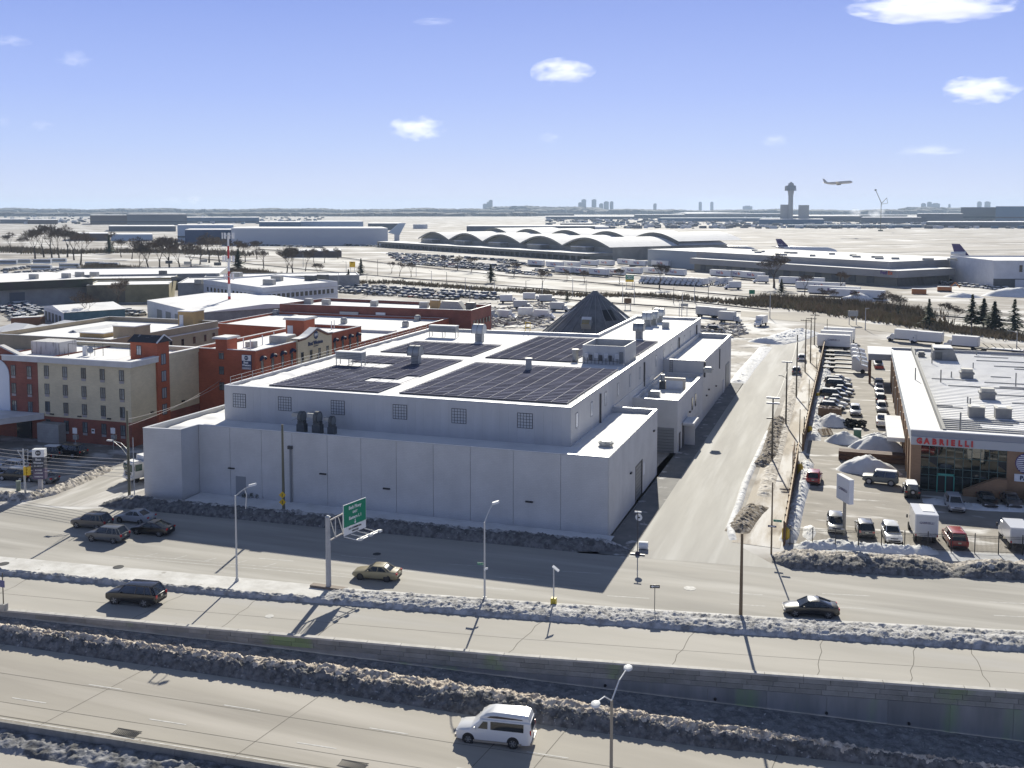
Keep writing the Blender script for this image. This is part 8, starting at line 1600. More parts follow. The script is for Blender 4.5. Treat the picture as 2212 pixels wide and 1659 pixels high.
# ---- vaulted hangar
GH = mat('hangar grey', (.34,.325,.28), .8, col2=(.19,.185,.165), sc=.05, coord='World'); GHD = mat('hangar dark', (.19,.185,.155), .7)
hg = thing('vaulted_hangar', 'long airport hangar with five snowy vaulted roofs', 'hangar', (0,0,0))
ha, hb_ = Vector((-375,796)), Vector((-144,622)); hd = (hb_-ha); HL_ = hd.length; hd.normalize(); hn = Vector((-hd.y, hd.x));
if hn.y < 0: hn = -hn
NV, ES, CR, DP = 5, 9.5, 6.5, 118.0
bw_ = HL_/NV
def hp_(s, d, z): q = ha+hd*s+hn*d; return (q.x,q.y,z)
for k in range(NV):
 s0, s1 = k*bw_, (k+1)*bw_; arc = [(s0+(s1-s0)*t, ES+CR*math.sin(PI*t)) for t in np.linspace(0,1,13)]
 mb = MB(); ring = lambda d, o=0: [hp_(s, d, z+o) for s, z in arc]
 a_, b_ = ring(-4), ring(DP); n = len(arc); mb.add(a_+b_, [(i,i+1,n+i+1,n+i) for i in range(n-1)]); mb.obj('vault_roof', SNOWR, hg)
 mb = MB(); f = ring(-1.0, -.8); mb.add(f+[hp_(s1,-1,ES-2),hp_(s0,-1,ES-2)], [tuple(range(n+2))]); mb.obj('vault_gable', GHD, hg)
 mb = MB(); e0, e1 = ring(-4.2,.25), ring(-4.2,-1.1); mb.add(e0+e1, [(i,i+1,n+i+1,n+i) for i in range(n-1)]); mb.obj('arch_fascia', GH, hg)
 if k < NV: # rear half rises in a second lifted vault with a dark lip
  mb = MB(); e0, e1 = [hp_(s, DP*.55, z+3.2) for s, z in arc], [hp_(s, DP*1.15, z+3.2) for s, z in arc]; mb.add(e0+e1, [(i,i+1,n+i+1,n+i) for i in range(n-1)]); mb.obj('rear_vault', SNOWR, hg)
  mb = MB(); e2 = [hp_(s, DP*.55, z-.3) for s, z in arc]; mb.add(e0+e2, [(i,i+1,n+i+1,n+i) for i in range(n-1)]); mb.obj('rear_lip', GHD, hg)
 MB().prism([hp_(s0+bw_*.3,-9,0)[:2],hp_(s0+bw_*.62,-9,0)[:2],hp_(s0+bw_*.62,-1.2,0)[:2],hp_(s0+bw_*.3,-1.2,0)[:2]], 5.5, 9.0).obj('roof_house', GH, hg)
 MB().prism([hp_(s0+bw_*.3,-9.1,0)[:2],hp_(s0+bw_*.62,-9.1,0)[:2],hp_(s0+bw_*.62,-1.2,0)[:2],hp_(s0+bw_*.3,-1.2,0)[:2]], 9.01, 9.4).obj('roof_house_snow', SNOW, hg)
MB().prism([hp_(0,-1.1,0)[:2],hp_(HL_,-1.1,0)[:2],hp_(HL_,DP,0)[:2],hp_(0,DP,0)[:2]], 0, ES-.2).obj('wall', GH, hg)
MB().prism([hp_(-45,-26,0)[:2],hp_(HL_,-26,0)[:2],hp_(HL_,-1.2,0)[:2],hp_(-45,-1.2,0)[:2]], 3.4, 5.4).obj('arcade_roof', GH, hg); sheet('arcade_snow', [hp_(-45,-26,0)[:2],hp_(HL_,-26,0)[:2],hp_(HL_,-1.2,0)[:2],hp_(-45,-1.2,0)[:2]], 5.5, SNOW, hg)
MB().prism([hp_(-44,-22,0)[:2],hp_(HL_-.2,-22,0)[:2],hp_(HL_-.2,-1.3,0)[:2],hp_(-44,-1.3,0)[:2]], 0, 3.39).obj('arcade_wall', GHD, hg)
pp_ = MB().box(-.6,.6,-.6,.6,0,3.39).mesh('arcade_pier', GH)
for i in range(46): q = hp_(-44+i*7.3,-25.2,0); link('arcade_pier', pp_, hg, loc=q, rz=math.atan2(hd.y,hd.x))
# ---- courier warehouse
cw = thing('courier_warehouse', 'long grey courier warehouse with stepped concrete fascia and snowy roof', 'warehouse', (0,0,0))
c0, c1, c2 = Vector((-69,508)), Vector((45,412)), Vector((69,447)); dd = (c1-c0).normalized(); nn2 = Vector((-dd.y,dd.x))
CG = mat('courier concrete', (.33,.32,.31), .8, col2=(.27,.265,.255), sc=.06, coord='World')
def cwp(s, d): q = c0+dd*s+nn2*d; return (q.x,q.y)
Lw = (c1-c0).length
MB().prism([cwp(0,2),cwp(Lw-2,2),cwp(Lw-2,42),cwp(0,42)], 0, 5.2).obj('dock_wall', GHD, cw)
MB().prism([cwp(-2,0),cwp(Lw,0),cwp(Lw,44),cwp(-2,44)], 4.4, 7.8).obj('dock_fascia', CG, cw); sheet('dock_roof', [cwp(-2,0),cwp(Lw,0),cwp(Lw,44),cwp(-2,44)], 7.85, SNOWR, cw)
MB().prism([cwp(-6,9),cwp(Lw-12,9),cwp(Lw-12,80),cwp(-6,80)], 7.0, 11.4).obj('upper_wall', CG, cw); sheet('upper_roof', [cwp(-6,9),cwp(Lw-12,9),cwp(Lw-12,80),cwp(-6,80)], 11.45, SNOWR, cw)
MB().prism([cwp(Lw-2.2,2),cwp(Lw-2,2),cwp(Lw-2,42),cwp(Lw-2.2,42)], 0, 5.0).obj('end_wall', CG, cw)
MB().prism([cwp(-60,14),cwp(-6.1,14),cwp(-6.1,70),cwp(-60,70)], 0, 11.0).obj('link_wall', mat('pale blue grey wall', (.34,.37,.39), .7), cw); sheet('link_roof', [cwp(-60,14),cwp(-6.1,14),cwp(-6.1,70),cwp(-60,70)], 11.05, SNOWR, cw)
for k in range(12): q = cwp(8+k*11.2, 1.9); link('dock_door', MB().box(-2.2,2.2,-.1,0,.8,4.2).mesh('dock_door', DG), cw, loc=(q[0],q[1],0), rz=math.atan2(dd.y,dd.x))
for k in range(15): q = cwp(10+k*9.5+random.uniform(-3,3), random.uniform(14,50)); tag(MB().obox((q[0],q[1],12.0),(random.uniform(3,6),random.uniform(2,4),1.1)).obj('rooftop_unit', UNITM), ['long','low','broad','flat','squat','wide','grey','small','plain','narrow','tiny','slim','stout','short','deep'][k]+' unit on the courier warehouse roof, '+['first','second','third','fourth','fifth','sixth','seventh','eighth','ninth','tenth','eleventh','twelfth','thirteenth','fourteenth','last'][k]+' from its left end', 'rooftop unit', 'units on the courier warehouse roof')
q = cwp(Lw-1,-.4); yw_ = math.degrees(math.atan2(dd.y,dd.x)); text('wall_letters', 'Fed', 2.6, (*cwp(Lw-8.2,-.3),6.6), yw_, FEDP, cw, .05, .05); text('wall_letters', 'Ex', 2.6, (*cwp(Lw-4.3,-.3),6.6), yw_, FEDO, cw, .05, .05)
x, y = at(2145, 625); wb = building('white_hangar', 'white flat roofed building with dark base at the right edge', 'building', [(x,y),(x+60,y+18),(x+45,y+68),(x-15,y+50)], zat(2145,563,x,y), WHITEW, par=.6)
d = Vector((60,18)).normalized(); nr = Vector((d.y,-d.x))*.1; MB().prism([(x,y),(x+60,y+18),(x+60+nr.x,y+18+nr.y),(x+nr.x,y+nr.y)], 0, 5.0).obj('dark_base', DG, wb); facade(wb, (x,y), (x+60,y+18), 8.2, 1.4, 3.2, 9, .2, .95); q = Vector((x,y))+d*14; link('gate_door', MB().box(-4,4,-.3,-.15,0,4.6).mesh('gate_door', WHITEW), wb, loc=(q.x,q.y,0), rz=math.atan2(d.y,d.x))
for u, v, r_, h_, lab in [(1855,650,9,3.2,'left snow heap before the courier warehouse'),(1885,648,8,2.8,'right snow heap before the courier warehouse'),(2190,640,14,4,'snow heap before the white right hand building'),(2080,642,9,2,'low snow heap in the contractor yard')]: snow_pile(u, v, r_, r_*.5, h_, lab, sd=int(u))
for i, (u, v, m, lab) in enumerate([(2040,630,'orange','orange excavator among the contractor yard heaps'),(2055,600,'white','white site cabin in the contractor yard'),(1985,635,'orange','orange barrier stacks at the yard road')]):
 x, y = at(u, v); t = thing('site_machine' if i != 1 else 'site_cabin', lab, 'machine' if i != 1 else 'cabin', (x,y,0)); mm = mat('machine orange', (.42,.16,.05), .7) if m == 'orange' else PW_; MB().box(-3,3,-1.4,1.4,.6 if i == 0 else 0,2.2).obj('body', mm, t); MB().box(-2.9,2.9,-1.3,1.3,2.203,2.4).obj('snow', SNOW, t)
 if i == 0: MB().path([(2,0,2),(4.5,0,4.4),(6.5,0,2.0)], .3, 6).obj('boom', mm, t); MB().box(-3,3,-1.5,1.5,0,.59).obj('tracks', BLACK, t)
# ---- generic far block standing on the ground under a picture row
def block(name, label, cat, u0, u1, vb, vt, depth, m, snow=True, grp=None, roof=.6, wins=0):
 a, b = at(u0, vb), at(u1, vb); um = (u0+u1)/2; mx_, my_ = (a[0]+b[0])/2, (a[1]+b[1])/2; h = zat(um, vt, *at(um, vb)); v = Vector((mx_-CAM[0], my_-CAM[1])).normalized()*depth
 poly = [a,b,(b[0]+v.x,b[1]+v.y),(a[0]+v.x,a[1]+v.y)]; t = thing(name, label, cat, (0,0,0), 0, grp); MB().prism(poly, -.5, h).obj('wall', m, t)
 if snow: MB().prism(poly, h+.02, h+roof).obj('roof_snow', SNOWR, t)
 if wins:
  mb = MB(); n = Vector((b[0]-a[0],b[1]-a[1])); nr = Vector((n.y,-n.x)).normalized()*.6
  for k in range(wins): z0 = h*(.25+.6*k/wins); mb.prism([a,b,(b[0]+nr.x,b[1]+nr.y),(a[0]+nr.x,a[1]+nr.y)], z0, z0+h*.10)
  mb.obj('window_band', mat('far glass band', (.03,.045,.07), .3), t)
 return t
FW = mat('far white wall', (.52,.54,.56), .8); FGY = mat('far grey wall', (.16,.17,.18), .9); FBR = mat('far brown wall', (.13,.10,.09), .9); FBL = mat('far blue wall', (.10,.17,.25), .8)
bl = block('cargo_building', 'long white cargo building with blue roof band and a tail fin at its end','building',500,838,530,494,90,FW,wins=0)
a, b = at(500,530), at(838,523); block('cargo_band', 'dark blue upper storey of the long white cargo building','building',400,838,527,497,60,mat('far navy band', (.03,.06,.13), .6),True)
block('cargo_office', 'pale blue office block left of the long cargo building','building',384,505,522,487,60,mat('far pale blue', (.40,.48,.56), .7),wins=1)
x, y = at(838, 520); t = thing('tail_fin_sign', 'tall pale tail fin shaped slab at the cargo building end', 'fin', (x,y,0), rad(40)); hf = zat(858,482,x,y); MB().add([(0,-.8,hf*.45),(14,-.8,hf),(22,-.8,hf),(14,-.8,hf*.3),(0,.8,hf*.45),(14,.8,hf),(22,.8,hf),(14,.8,hf*.3)], [(0,3,2,1),(4,5,6,7),(0,1,5,4),(1,2,6,5),(2,3,7,6),(3,0,4,7)]).obj('fin', mat('far pale blue', (.40,.48,.56), .7), t); MB().box(8,14,-.7,.7,0,hf*.45).obj('stem', FW, t)
for i, (u0,u1,vb,vt,dp,m,lab) in enumerate([(195,275,485,465,200,FBR,'left part of the long dark building at the airport edge'),(275,404,486,463,200,FGY,'right part of the long dark building at the airport edge'),(0,60,483,474,150,FGY,'low grey block at the far left picture edge'),(60,125,484,475,150,FBR,'low brown block second from the far left edge'),(235,380,500,489,120,FGY,'low white roofed block below the dark airport building'),(400,560,482,470,160,FBL,'blue grey block right of the dark airport building'),(560,650,500,480,100,FBL,'blue block behind the long cargo building'),(640,785,498,479,100,mat('far pale blue', (.40,.48,.56), .7),'pale blue hangar behind the long cargo building'),(795,868,497,483,100,FGY,'grey hangar right of the pale blue one'),(150,235,520,505,70,FBR,'brown low block behind the tall bare clump'),(240,330,520,507,60,mat('far pale blue', (.40,.48,.56), .7),'pale block right of the tall bare clump'),(620,738,556,543,40,FBR,'brown flat building beside the expressway trees'),(1008,1310,508,489,90,FGY,'flat grey cargo building behind the vaulted hangar'),(1210,1280,500,483,60,FGY,'upper storey behind the vaulted hangar'),(1285,1315,512,491,40,FW,'pale tower block at the end of the flat cargo building')]):
 block('airport_building', lab, 'building', u0, u1, vb, vt, dp, m, grp='airport buildings across the expressway', wins=1 if i in (0,1,5,7) else 0)
t = thing('fuel_tank', 'round white fuel tank on the airfield left of the hangar', 'tank', (*at(908,494),0)); x, y = at(908,494); MB().tube((0,0,0),(0,0,zat(908,485,x,y)),14,14,28).obj('shell', FW, t); MB().tube((0,0,zat(908,485,x,y)+.02),(0,0,zat(908,484.4,x,y)),13.8,13.8,28).obj('snow_cap', SNOW, t)
# airfield strips
TAX = mat('airfield pavement', (.30,.27,.23), .9, col2=(.42,.40,.37), sc=.01, st=(1,3,1), coord='World')
for i, (u0,v0,u1,v1,dv) in enumerate([(1310,509,2260,498,3.2),(1345,519,2260,507,4),(1440,531,2260,518,5),(1720,541,2260,529,9),(1850,559,2260,546,12),(840,493,1300,489,2),(560,471.5,1300,475,1.2),(1300,489,2260,490,2.5),(1520,549,1800,545,3),(880,503,1000,502,2),(600,476,1180,479,1.0),(1000,482,1320,483,1.5),(2060,575,2260,566,5),(1300,499,1800,496,1.2)]):
 a = [at(u0,v0),at(u1,v1),at(u1,v1+dv),at(u0,v0+dv)]; sheet('taxiway', a, .12+.03*(i%4), TAX)
# tail fins of parked jets
JP = mat('jet purple', (.06,.035,.13), .5)
def tail(u, v, vt, lab, engine=False):
 x, y = at(u, v); h = zat(u, vt, x, y); t = thing('parked_jet', lab, 'aeroplane', (x,y,0), rad(-25), 'parked courier jets')
 MB().loft([[(a,r*math.cos(q),5+r*math.sin(q)+dz) for q in np.linspace(0,2*PI,12,endpoint=False)] for a,r,dz in ((-6,.5,1.6),(2,1.6,.7),(10,2.6,0),(40,2.6,0),(46,1.4,-.4),(48,.3,-.6))]).obj('fuselage', PW_, t, smooth=50)
 MB().add([(-3,-.25,6.2),(6,-.25,7.2),(-1,-.15,h),(-6,-.15,h),(-3,.25,6.2),(6,.25,7.2),(-1,.15,h),(-6,.15,h)], [(0,1,2,3),(7,6,5,4),(0,4,5,1),(1,5,6,2),(2,6,7,3),(3,7,4,0)]).obj('tail_fin', JP, t)
 for s in (1,-1): MB().add([(-2,s*.8,6.2),(3,s*.8,6.2),(-2,s*9,6.9),(-4.5,s*9,6.9),(-2,s*.8,6.5),(3,s*.8,6.5),(-2,s*9,7.1),(-4.5,s*9,7.1)], [(0,1,2,3),(7,6,5,4),(0,4,5,1),(1,5,6,2),(2,6,7,3),(3,7,4,0)]).obj('tailplane', JP, t)
 if engine: MB().tube((-6,0,9.3),(3,0,9.3),1.3,1.7,14).obj('tail_engine', PW_, t)
 for s in (1,-1): MB().add([(18,s*2.2,4.4),(27,s*2.2,4.4),(16,s*22,5.6),(12,s*22,5.6),(18,s*2.2,5.2),(27,s*2.2,5.2),(16,s*22,5.9),(12,s*22,5.9)], [(0,1,2,3),(7,6,5,4),(0,4,5,1),(1,5,6,2),(2,6,7,3),(3,7,4,0)]).obj('wing', PW_, t)
 MB().box(12,13,-3,3,0,3).box(38,39,-.5,.5,0,3).obj('undercarriage', BLACK, t); text('tail_letters', 'FedEx', 1.9, (-1.2,-.28,8.6), 0, SWHITE, t, .01); return t
tail(1524,548,510,'purple jet tail left behind the courier warehouse roof'); tail(1689,551,516,'purple jet tail in the middle behind the courier warehouse roof'); tail(2075,580,527,'three engined purple tailed jet between the warehouses at right',True)
# far terminals, tower, apron clutter
for i, (u0,u1,vb,vt,dp,m,s,lab) in enumerate([(1370,1480,472,464,250,FGY,True,'far terminal pier below the twin city towers'),(1480,1700,470,462,300,FGY,True,'long far terminal left of the control tower'),(1420,1700,479,471,200,FBL,False,'glassy terminal concourse before the long far terminal'),(1700,1860,479,467,250,FGY,True,'terminal block right below the control tower'),(1640,1780,485,474,150,FBL,True,'blue jet parked concourse below the control tower'),(1860,1990,482,470,200,FGY,True,'low terminal block below the crane boom'),(1980,2080,481,462,220,FGY,True,'terminal block below the far right city towers'),(2075,2170,478,448,260,FGY,True,'large sloping roofed terminal at the right'),(2150,2230,480,446,240,FBL,True,'terminal with roof box at the right picture edge'),(2000,2230,492,480,120,FGY,True,'dark concourse in front of the right hand terminal'),(1180,1370,474,468,200,FGY,True,'low dark terminal left of the piers'),(1100,1240,466,461,260,FBR,False,'dim far hangar row below the city towers'),(1700,1990,492,486,60,FBL,False,'row of service buildings at the apron edge'),(1830,1960,470,465,150,FGY,True,'thin low terminal right of the tower group')]):
 block('terminal', lab, 'terminal', u0, u1, vb, vt, dp, m, s, 'terminals across the airfield', .8, 1 if i in (1,3,7,8) else 0)
sheet('white_roof_slope', [at(1450,468),at(1690,462),at(1690,458.6),at(1520,459.2)], 16, SNOWR)
mb = MB(); mb2 = MB(); mb3 = MB()
for _ in range(1900):
 u = random.uniform(1180,2230) if random.random() < .8 else random.uniform(0,700); v = random.uniform(470,494) if u > 1000 else random.uniform(466,484); x, y = at(u, v); s_ = random.uniform(3,16); (mb if random.random() < .55 else (mb2 if random.random() < .7 else mb3)).obox((x,y,s_*.18),(s_,s_*.5,s_*.36),random.uniform(0,3))
stuff(mb.obj('apron_vehicles', FGY), 'dark specks of service vehicles and sheds on the airport aprons'); stuff(mb2.obj('apron_vehicles', FW), 'pale specks of jets and trailers on the airport aprons'); stuff(mb3.obj('apron_vehicles', FBL), 'blue specks of ground equipment on the airport aprons')
tw_ = thing('control_tower', 'tall pale concrete airport control tower on the horizon', 'control tower', (*at(1707,484),0)); x, y = at(1707, 484); TCM = mat('tower concrete', (.36,.36,.34), .8)
zc = lambda v: zat(1707, v, x, y); px_ = math.hypot(x-CAM[0], y-CAM[1])/2200
MB().tube((0,0,0),(0,0,zc(424)),5.2*px_,4.8*px_,8).obj('shaft', TCM, tw_); MB().tube((0,0,zc(412)),(0,0,zc(401)),11*px_,10*px_,8).obj('cab_deck', mat('tower cab', (.22,.24,.25), .5), tw_); MB().tube((0,0,zc(424)),(0,0,zc(412)),5*px_,6.5*px_,8).obj('neck', TCM, tw_); MB().tube((0,0,zc(401)),(0,0,zc(395.5)),6.5*px_,5*px_,8).obj('cab', TCM, tw_); MB().tube((0,0,zc(395.5)),(0,0,zc(393)),3.5*px_,1*px_,8).obj('dome_cap', TCM, tw_); MB().tube((-9*px_,0,zc(412)),(-9*px_,0,zc(402)),3.4*px_,3.4*px_,8).obj('side_pod', TCM, tw_)
block('tower_base', 'low grey base buildings left under the control tower','building',1685,1712,484,442,30,TCM,False); block('tower_base', 'low grey base buildings right of the control tower','building',1724,1747,484,443,30,TCM,False)
# sky line: tree covered rises and city towers
TLM = mat('far woodland', (.055,.05,.045), .95, col2=(.10,.095,.09), sc=.01, coord='World')
def treeline(label, u0, u1, vb, vt, amp, n, seed):
 r_ = random.Random(seed); mb = MB()
 for i in range(n):
  u = u0+(u1-u0)*(i+r_.random())/n; v = vb+r_.uniform(-.6,1.6); x, y = at(u, v); h = max(6, zat(u, vt+r_.uniform(0,amp)-amp*.5*math.sin(u*.021+seed)-amp*.3*math.sin(u*.057), x, y)); w = r_.uniform(40,130)
  k = 7; pts = [(x+w*math.cos(2*PI*j/k)*r_.uniform(.7,1), y+w*math.sin(2*PI*j/k)*.6, 0) for j in range(k)]; mid = [(x+.72*(p[0]-x)+r_.uniform(-8,8), y+.72*(p[1]-y), h*r_.uniform(.62,.85)) for p in pts]; o = len(mb.v)
  mb.add(pts+mid+[(x+r_.uniform(-15,15),y,h)], [(j,(j+1)%k,k+(j+1)%k,k+j) for j in range(k)]+[(k+j,k+(j+1)%k,2*k) for j in range(k)])
 return stuff(mb.obj('woods', TLM), label)
treeline('bare wooded rise along the left horizon', -120, 1300, 461.5, 450.0, 2.4, 900, 1); treeline('nearer wooded belt along the left horizon', -120, 1150, 466, 458, 2.0, 520, 2); treeline('wooded hills below the city towers', 1060, 1290, 460.5, 445.5, 2.5, 190, 3); treeline('low woods along the right horizon', 1240, 2330, 462, 452.0, 2.2, 560, 4); treeline('wooded rise behind the right hand terminal', 1960, 2120, 461, 446.5, 2.0, 90, 5)
CTM = mat('far tower', (.13,.13,.135), .9)
for i, (u0,u1,vt,lab) in enumerate([(1043,1051,441,'stepped lower part of the lone city block left of the hills'),(1051,1059,437,'middle part of the lone city block left of the hills'),(1056,1064,433,'tallest part of the lone city block left of the hills'),(1249,1257,438,'low shoulder block of the first far tower'),(1256,1266,431.5,'first and tallest of the far tower cluster'),(1278,1288,431.5,'second tower of the far cluster with stepped top'),(1294,1303,440.5,'low block inside the far tower cluster'),(1304,1315,436,'third tower of the far cluster'),(1317,1325,436,'last tower of the far cluster'),(1411,1418,440.5,'lone squat tower between the clusters'),(1509,1516,437,'left one of the slim twin towers'),(1534,1541,437,'right one of the slim twin towers'),(1604,1625,445.5,'wide low far block right of the twin towers'),(1989,2000,440,'broad stepped far block left of the right hand hill'),(2002,2012,437,'higher broad far block by the right hand hill'),(2012,2030,440,'long far block on the right hand hill'),(2048,2053,442,'slim far block right of the hill'),(2110,2120,436.5,'left one of two squat far towers at right'),(2126,2139,436.5,'right one of two squat far towers at right')]):
 t = block('far_tower', lab, 'tower', u0, u1, 459.5, vt, 40, CTM, False, 'city towers on the horizon')
 x, y = at((u0+u1)/2, 459.5); h = zat((u0+u1)/2, vt, x, y); px_ = math.hypot(x-CAM[0],y-CAM[1])/2200; MB().box(x-.25*(u1-u0)*px_,x+.25*(u1-u0)*px_,y,y+25,h,h+1.2*px_).obj('roof_house', CTM, t)
# aeroplane climbing away and crane boom
def airliner(u, v, dist, Lm, label, yaw, pitch):
 r = Vector(ray(u, v)).normalized()*dist; c = Vector(CAM)+r; t = thing('airliner', label, 'aeroplane', tuple(c)); t.rotation_euler = (0, rad(-pitch), rad(yaw)); R = Lm*.052
 AM = mat('airliner cream', (.60,.58,.53), .4)
 MB().loft([[(a*Lm,R*k*math.cos(q),R*k*math.sin(q)+dz*R) for q in np.linspace(0,2*PI,14,endpoint=False)] for a,k,dz in ((.5,.05,-.3),(.485,.4,-.2),(.44,.85,0),(.38,1,0),(-.2,1,0),(-.36,.7,.3),(-.48,.2,.75))]).obj('fuselage', AM, t, smooth=50)
 for s in (1,-1):
  MB().add([(.10*Lm,s*R*.8,-R*.5),(-.06*Lm,s*R*.8,-R*.5),(-.17*Lm,s*Lm*.45,R*.6),(-.13*Lm,s*Lm*.45,R*.6),(.10*Lm,s*R*.8,-R*.25),(-.06*Lm,s*R*.8,-R*.25),(-.17*Lm,s*Lm*.45,R*.7),(-.13*Lm,s*Lm*.45,R*.7)], [(0,1,2,3),(7,6,5,4),(0,4,5,1),(1,5,6,2),(2,6,7,3),(3,7,4,0)]).obj('wing', AM, t)
  MB().add([(-.38*Lm,s*R*.4,R*.5),(-.46*Lm,s*R*.4,R*.5),(-.5*Lm,s*Lm*.16,R*.9),(-.46*Lm,s*Lm*.16,R*.9),(-.38*Lm,s*R*.4,R*.65),(-.46*Lm,s*R*.4,R*.65),(-.5*Lm,s*Lm*.16,R),(-.46*Lm,s*Lm*.16,R)], [(0,1,2,3),(7,6,5,4),(0,4,5,1),(1,5,6,2),(2,6,7,3),(3,7,4,0)]).obj('tailplane', AM, t)
  MB().tube((.07*Lm,s*Lm*.15,-R*1.1),(-.02*Lm,s*Lm*.15,-R*1.1),R*.5,R*.38,10).obj('engine', mat('engine grey', (.18,.18,.18), .5), t)
 MB().add([(-.34*Lm,-R*.12,R*.8),(-.47*Lm,-R*.12,R*.8),(-.52*Lm,-R*.06,R*3.4),(-.46*Lm,-R*.06,R*3.4),(-.34*Lm,R*.12,R*.8),(-.47*Lm,R*.12,R*.8),(-.52*Lm,R*.06,R*3.4),(-.46*Lm,R*.06,R*3.4)], [(0,1,2,3),(7,6,5,4),(0,4,5,1),(1,5,6,2),(2,6,7,3),(3,7,4,0)]).obj('tail_fin', AM, t); return t
airliner(1810, 395, 1500, 40, 'cream airliner climbing to the right over the airport', 12, 4)
x, y = at(1902, 500); cz = lambda v: zat(1900, v, x, y); d_ = math.hypot(x-CAM[0],y-CAM[1])/2200; t = thing('boom_lift', 'tall folded olive crane boom rising over the terminals', 'crane', (x,y,0), YAW); CRM = mat('crane olive', (.16,.16,.10), .7)
MB().box(-4*d_,4*d_,-2,2,.6,3).obj('chassis', CRM, t); MB().tube((0,0,3),(0,0,cz(447)),.5,.4,6).obj('mast', CRM, t); MB().tube((0,0,cz(438)),(-12*d_,0,cz(411)),.6,.4,6).obj('upper_boom', CRM, t); MB().tube((0,0,cz(440)),(11*d_,0,cz(427.5)),.5,.4,6).obj('jib', CRM, t); MB().tube((11*d_,0,cz(428)),(13*d_,0,cz(439)),.3,.3,6).obj('stay', CRM, t); MB().tube((0,0,cz(441)),(13*d_,0,cz(439)),.3,.3,6).obj('lower_boom', CRM, t); MB().box(-14*d_,-10.5*d_,-1,1,cz(412),cz(409)).obj('basket', CRM, t)
MB().tube((0,0,cz(447)),(0,0,cz(437)),.55,.5,6).obj('knuckle', CRM, t)
# ------------------------------------------------------------------ clouds, smoke and haze
def cloud_mat(name, dens, col=(1,1,1), g=.25, scale=1.6):
 m = bpy.data.materials.new(name); m.use_nodes = True; n = m.node_tree; n.nodes.clear(); L = n.links.new
 o = n.nodes.new('ShaderNodeOutputMaterial'); vs = n.nodes.new('ShaderNodeVolumeScatter'); vs.inputs['Color'].default_value = (*col,1); vs.inputs['Anisotropy'].default_value = g; L(vs.outputs[0], o.inputs['Volume'])
 tc = n.nodes.new('ShaderNodeTexCoord'); oi = n.nodes.new('ShaderNodeObjectInfo'); ln = n.nodes.new('ShaderNodeVectorMath'); ln.operation = 'LENGTH'; L(tc.outputs['Object'], ln.inputs[0])
 mu = n.nodes.new('ShaderNodeMath'); mu.operation = 'MULTIPLY'; mu.inputs[1].default_value = 40; L(oi.outputs['Random'], mu.inputs[0]); ad = n.nodes.new('ShaderNodeVectorMath'); ad.operation = 'ADD'; L(tc.outputs['Object'], ad.inputs[0]); L(mu.outputs[0], ad.inputs[1])
 no = n.nodes.new('ShaderNodeTexNoise'); no.inputs['Scale'].default_value = scale; no.inputs['Detail'].default_value = 5; no.inputs['Roughness'].default_value = .62; L(ad.outputs[0], no.inputs['Vector'])
 s1 = n.nodes.new('ShaderNodeMath'); s1.operation = 'MULTIPLY_ADD'; s1.inputs[1].default_value = 3.6; s1.inputs[2].default_value = -1.0; L(no.outputs[0], s1.inputs[0])
 s2 = n.nodes.new('ShaderNodeMath'); s2.operation = 'SUBTRACT'; L(s1.outputs[0], s2.inputs[0]); L(ln.outputs['Value'], s2.inputs[1])
 s3 = n.nodes.new('ShaderNodeMapRange'); s3.inputs[1].default_value = 0; s3.inputs[2].default_value = .9; s3.inputs[3].default_value = 0; s3.inputs[4].default_value = dens; L(s2.outputs[0], s3.inputs[0]); L(s3.outputs[0], vs.inputs['Density'])
 return m
bm = bmesh.new(); bmesh.ops.create_icosphere(bm, subdivisions=2, radius=1.0)
CM = cloud_mat('cloud vapour', .0042); CT = cloud_mat('thin cloud vapour', .0011)
def ball(name, m): me = bpy.data.meshes.new(name); bm.to_mesh(me); me.materials.append(m); return me
CB1, CB2 = ball('cloud', CM), ball('cloud', CT)
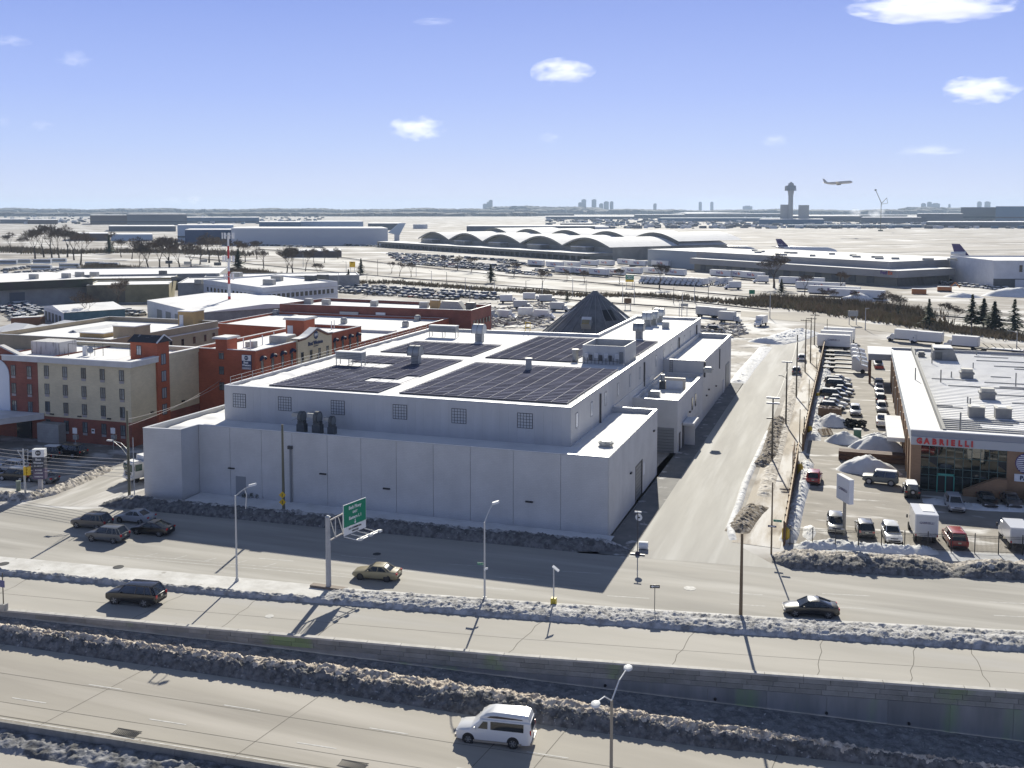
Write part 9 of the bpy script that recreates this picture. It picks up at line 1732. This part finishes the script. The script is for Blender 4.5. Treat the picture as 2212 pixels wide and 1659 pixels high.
for i, (u, v, w, h, thin, lab) in enumerate([(2012,14,310,62,0,'large white cloud at the top right'),(2118,194,150,54,0,'bright oval cloud at the right'),(1216,155,130,56,0,'puffy white cloud right of the middle'),(901,277,118,52,0,'white cloud in the middle of the sky'),(160,127,72,34,1,'small faint cloud high at the left'),(24,88,76,24,1,'faint cloud at the upper left edge'),(88,271,52,20,1,'thin wisp low at the left'),(1188,298,54,22,1,'thin small cloud below the puffy one'),(1675,303,64,26,1,'faint pinkish cloud right of the middle'),(2010,325,130,24,1,'long thin cloud above the control tower sky'),(420,433,34,20,0,'small low cumulus on the left horizon'),(374,434,44,18,1,'faint low cumulus beside the left horizon one'),(940,47,90,14,1,'very faint streak high in the middle'),(8,262,30,20,1,'faint puff at the left edge')]):
 D = 16500.0; r = Vector(ray(u, v)); r = r/math.hypot(r.x, r.y); c = Vector(CAM)+r*D; s_ = D/2200*.5
 o = link('cloud', CB2 if thin else CB1, None, tuple(c), YAW); o.scale = (w*s_*1.15, w*s_*.6, h*s_*1.15); tag(o, lab, 'cloud', 'small fair weather clouds')
SMK = cloud_mat('smoke', .05, (.75,.78,.85), .2); SB = ball('smoke_plume', SMK)
for u, v, w, h, lab in [(1848,459,26,16,'pale steam plume over the terminals'),(1893,461,30,22,'grey steam plume under the crane boom')]:
 x, y = at(u, 480); d_ = math.hypot(x-CAM[0],y-CAM[1])/2200; o = link('smoke_plume', SB, None, (x,y,zat(u,v,x,y))); o.scale = (w*d_*.6,w*d_*.6,h*d_*.6); tag(o, lab, 'steam plume', 'steam plumes over the terminals')
hz = bpy.data.materials.new('haze air'); hz.use_nodes = True; n = hz.node_tree; n.nodes.clear(); o_ = n.nodes.new('ShaderNodeOutputMaterial'); pv_ = n.nodes.new('ShaderNodeVolumePrincipled'); pv_.inputs['Color'].default_value = (.62,.79,1.0,1); pv_.inputs['Density'].default_value = 5e-5; pv_.inputs['Anisotropy'].default_value = .1; n.links.new(pv_.outputs[0], o_.inputs['Volume'])
stuff(MB().box(-13500,13500,-300,14500,-14,150).obj('haze', hz), 'thin pale haze over the whole scene')
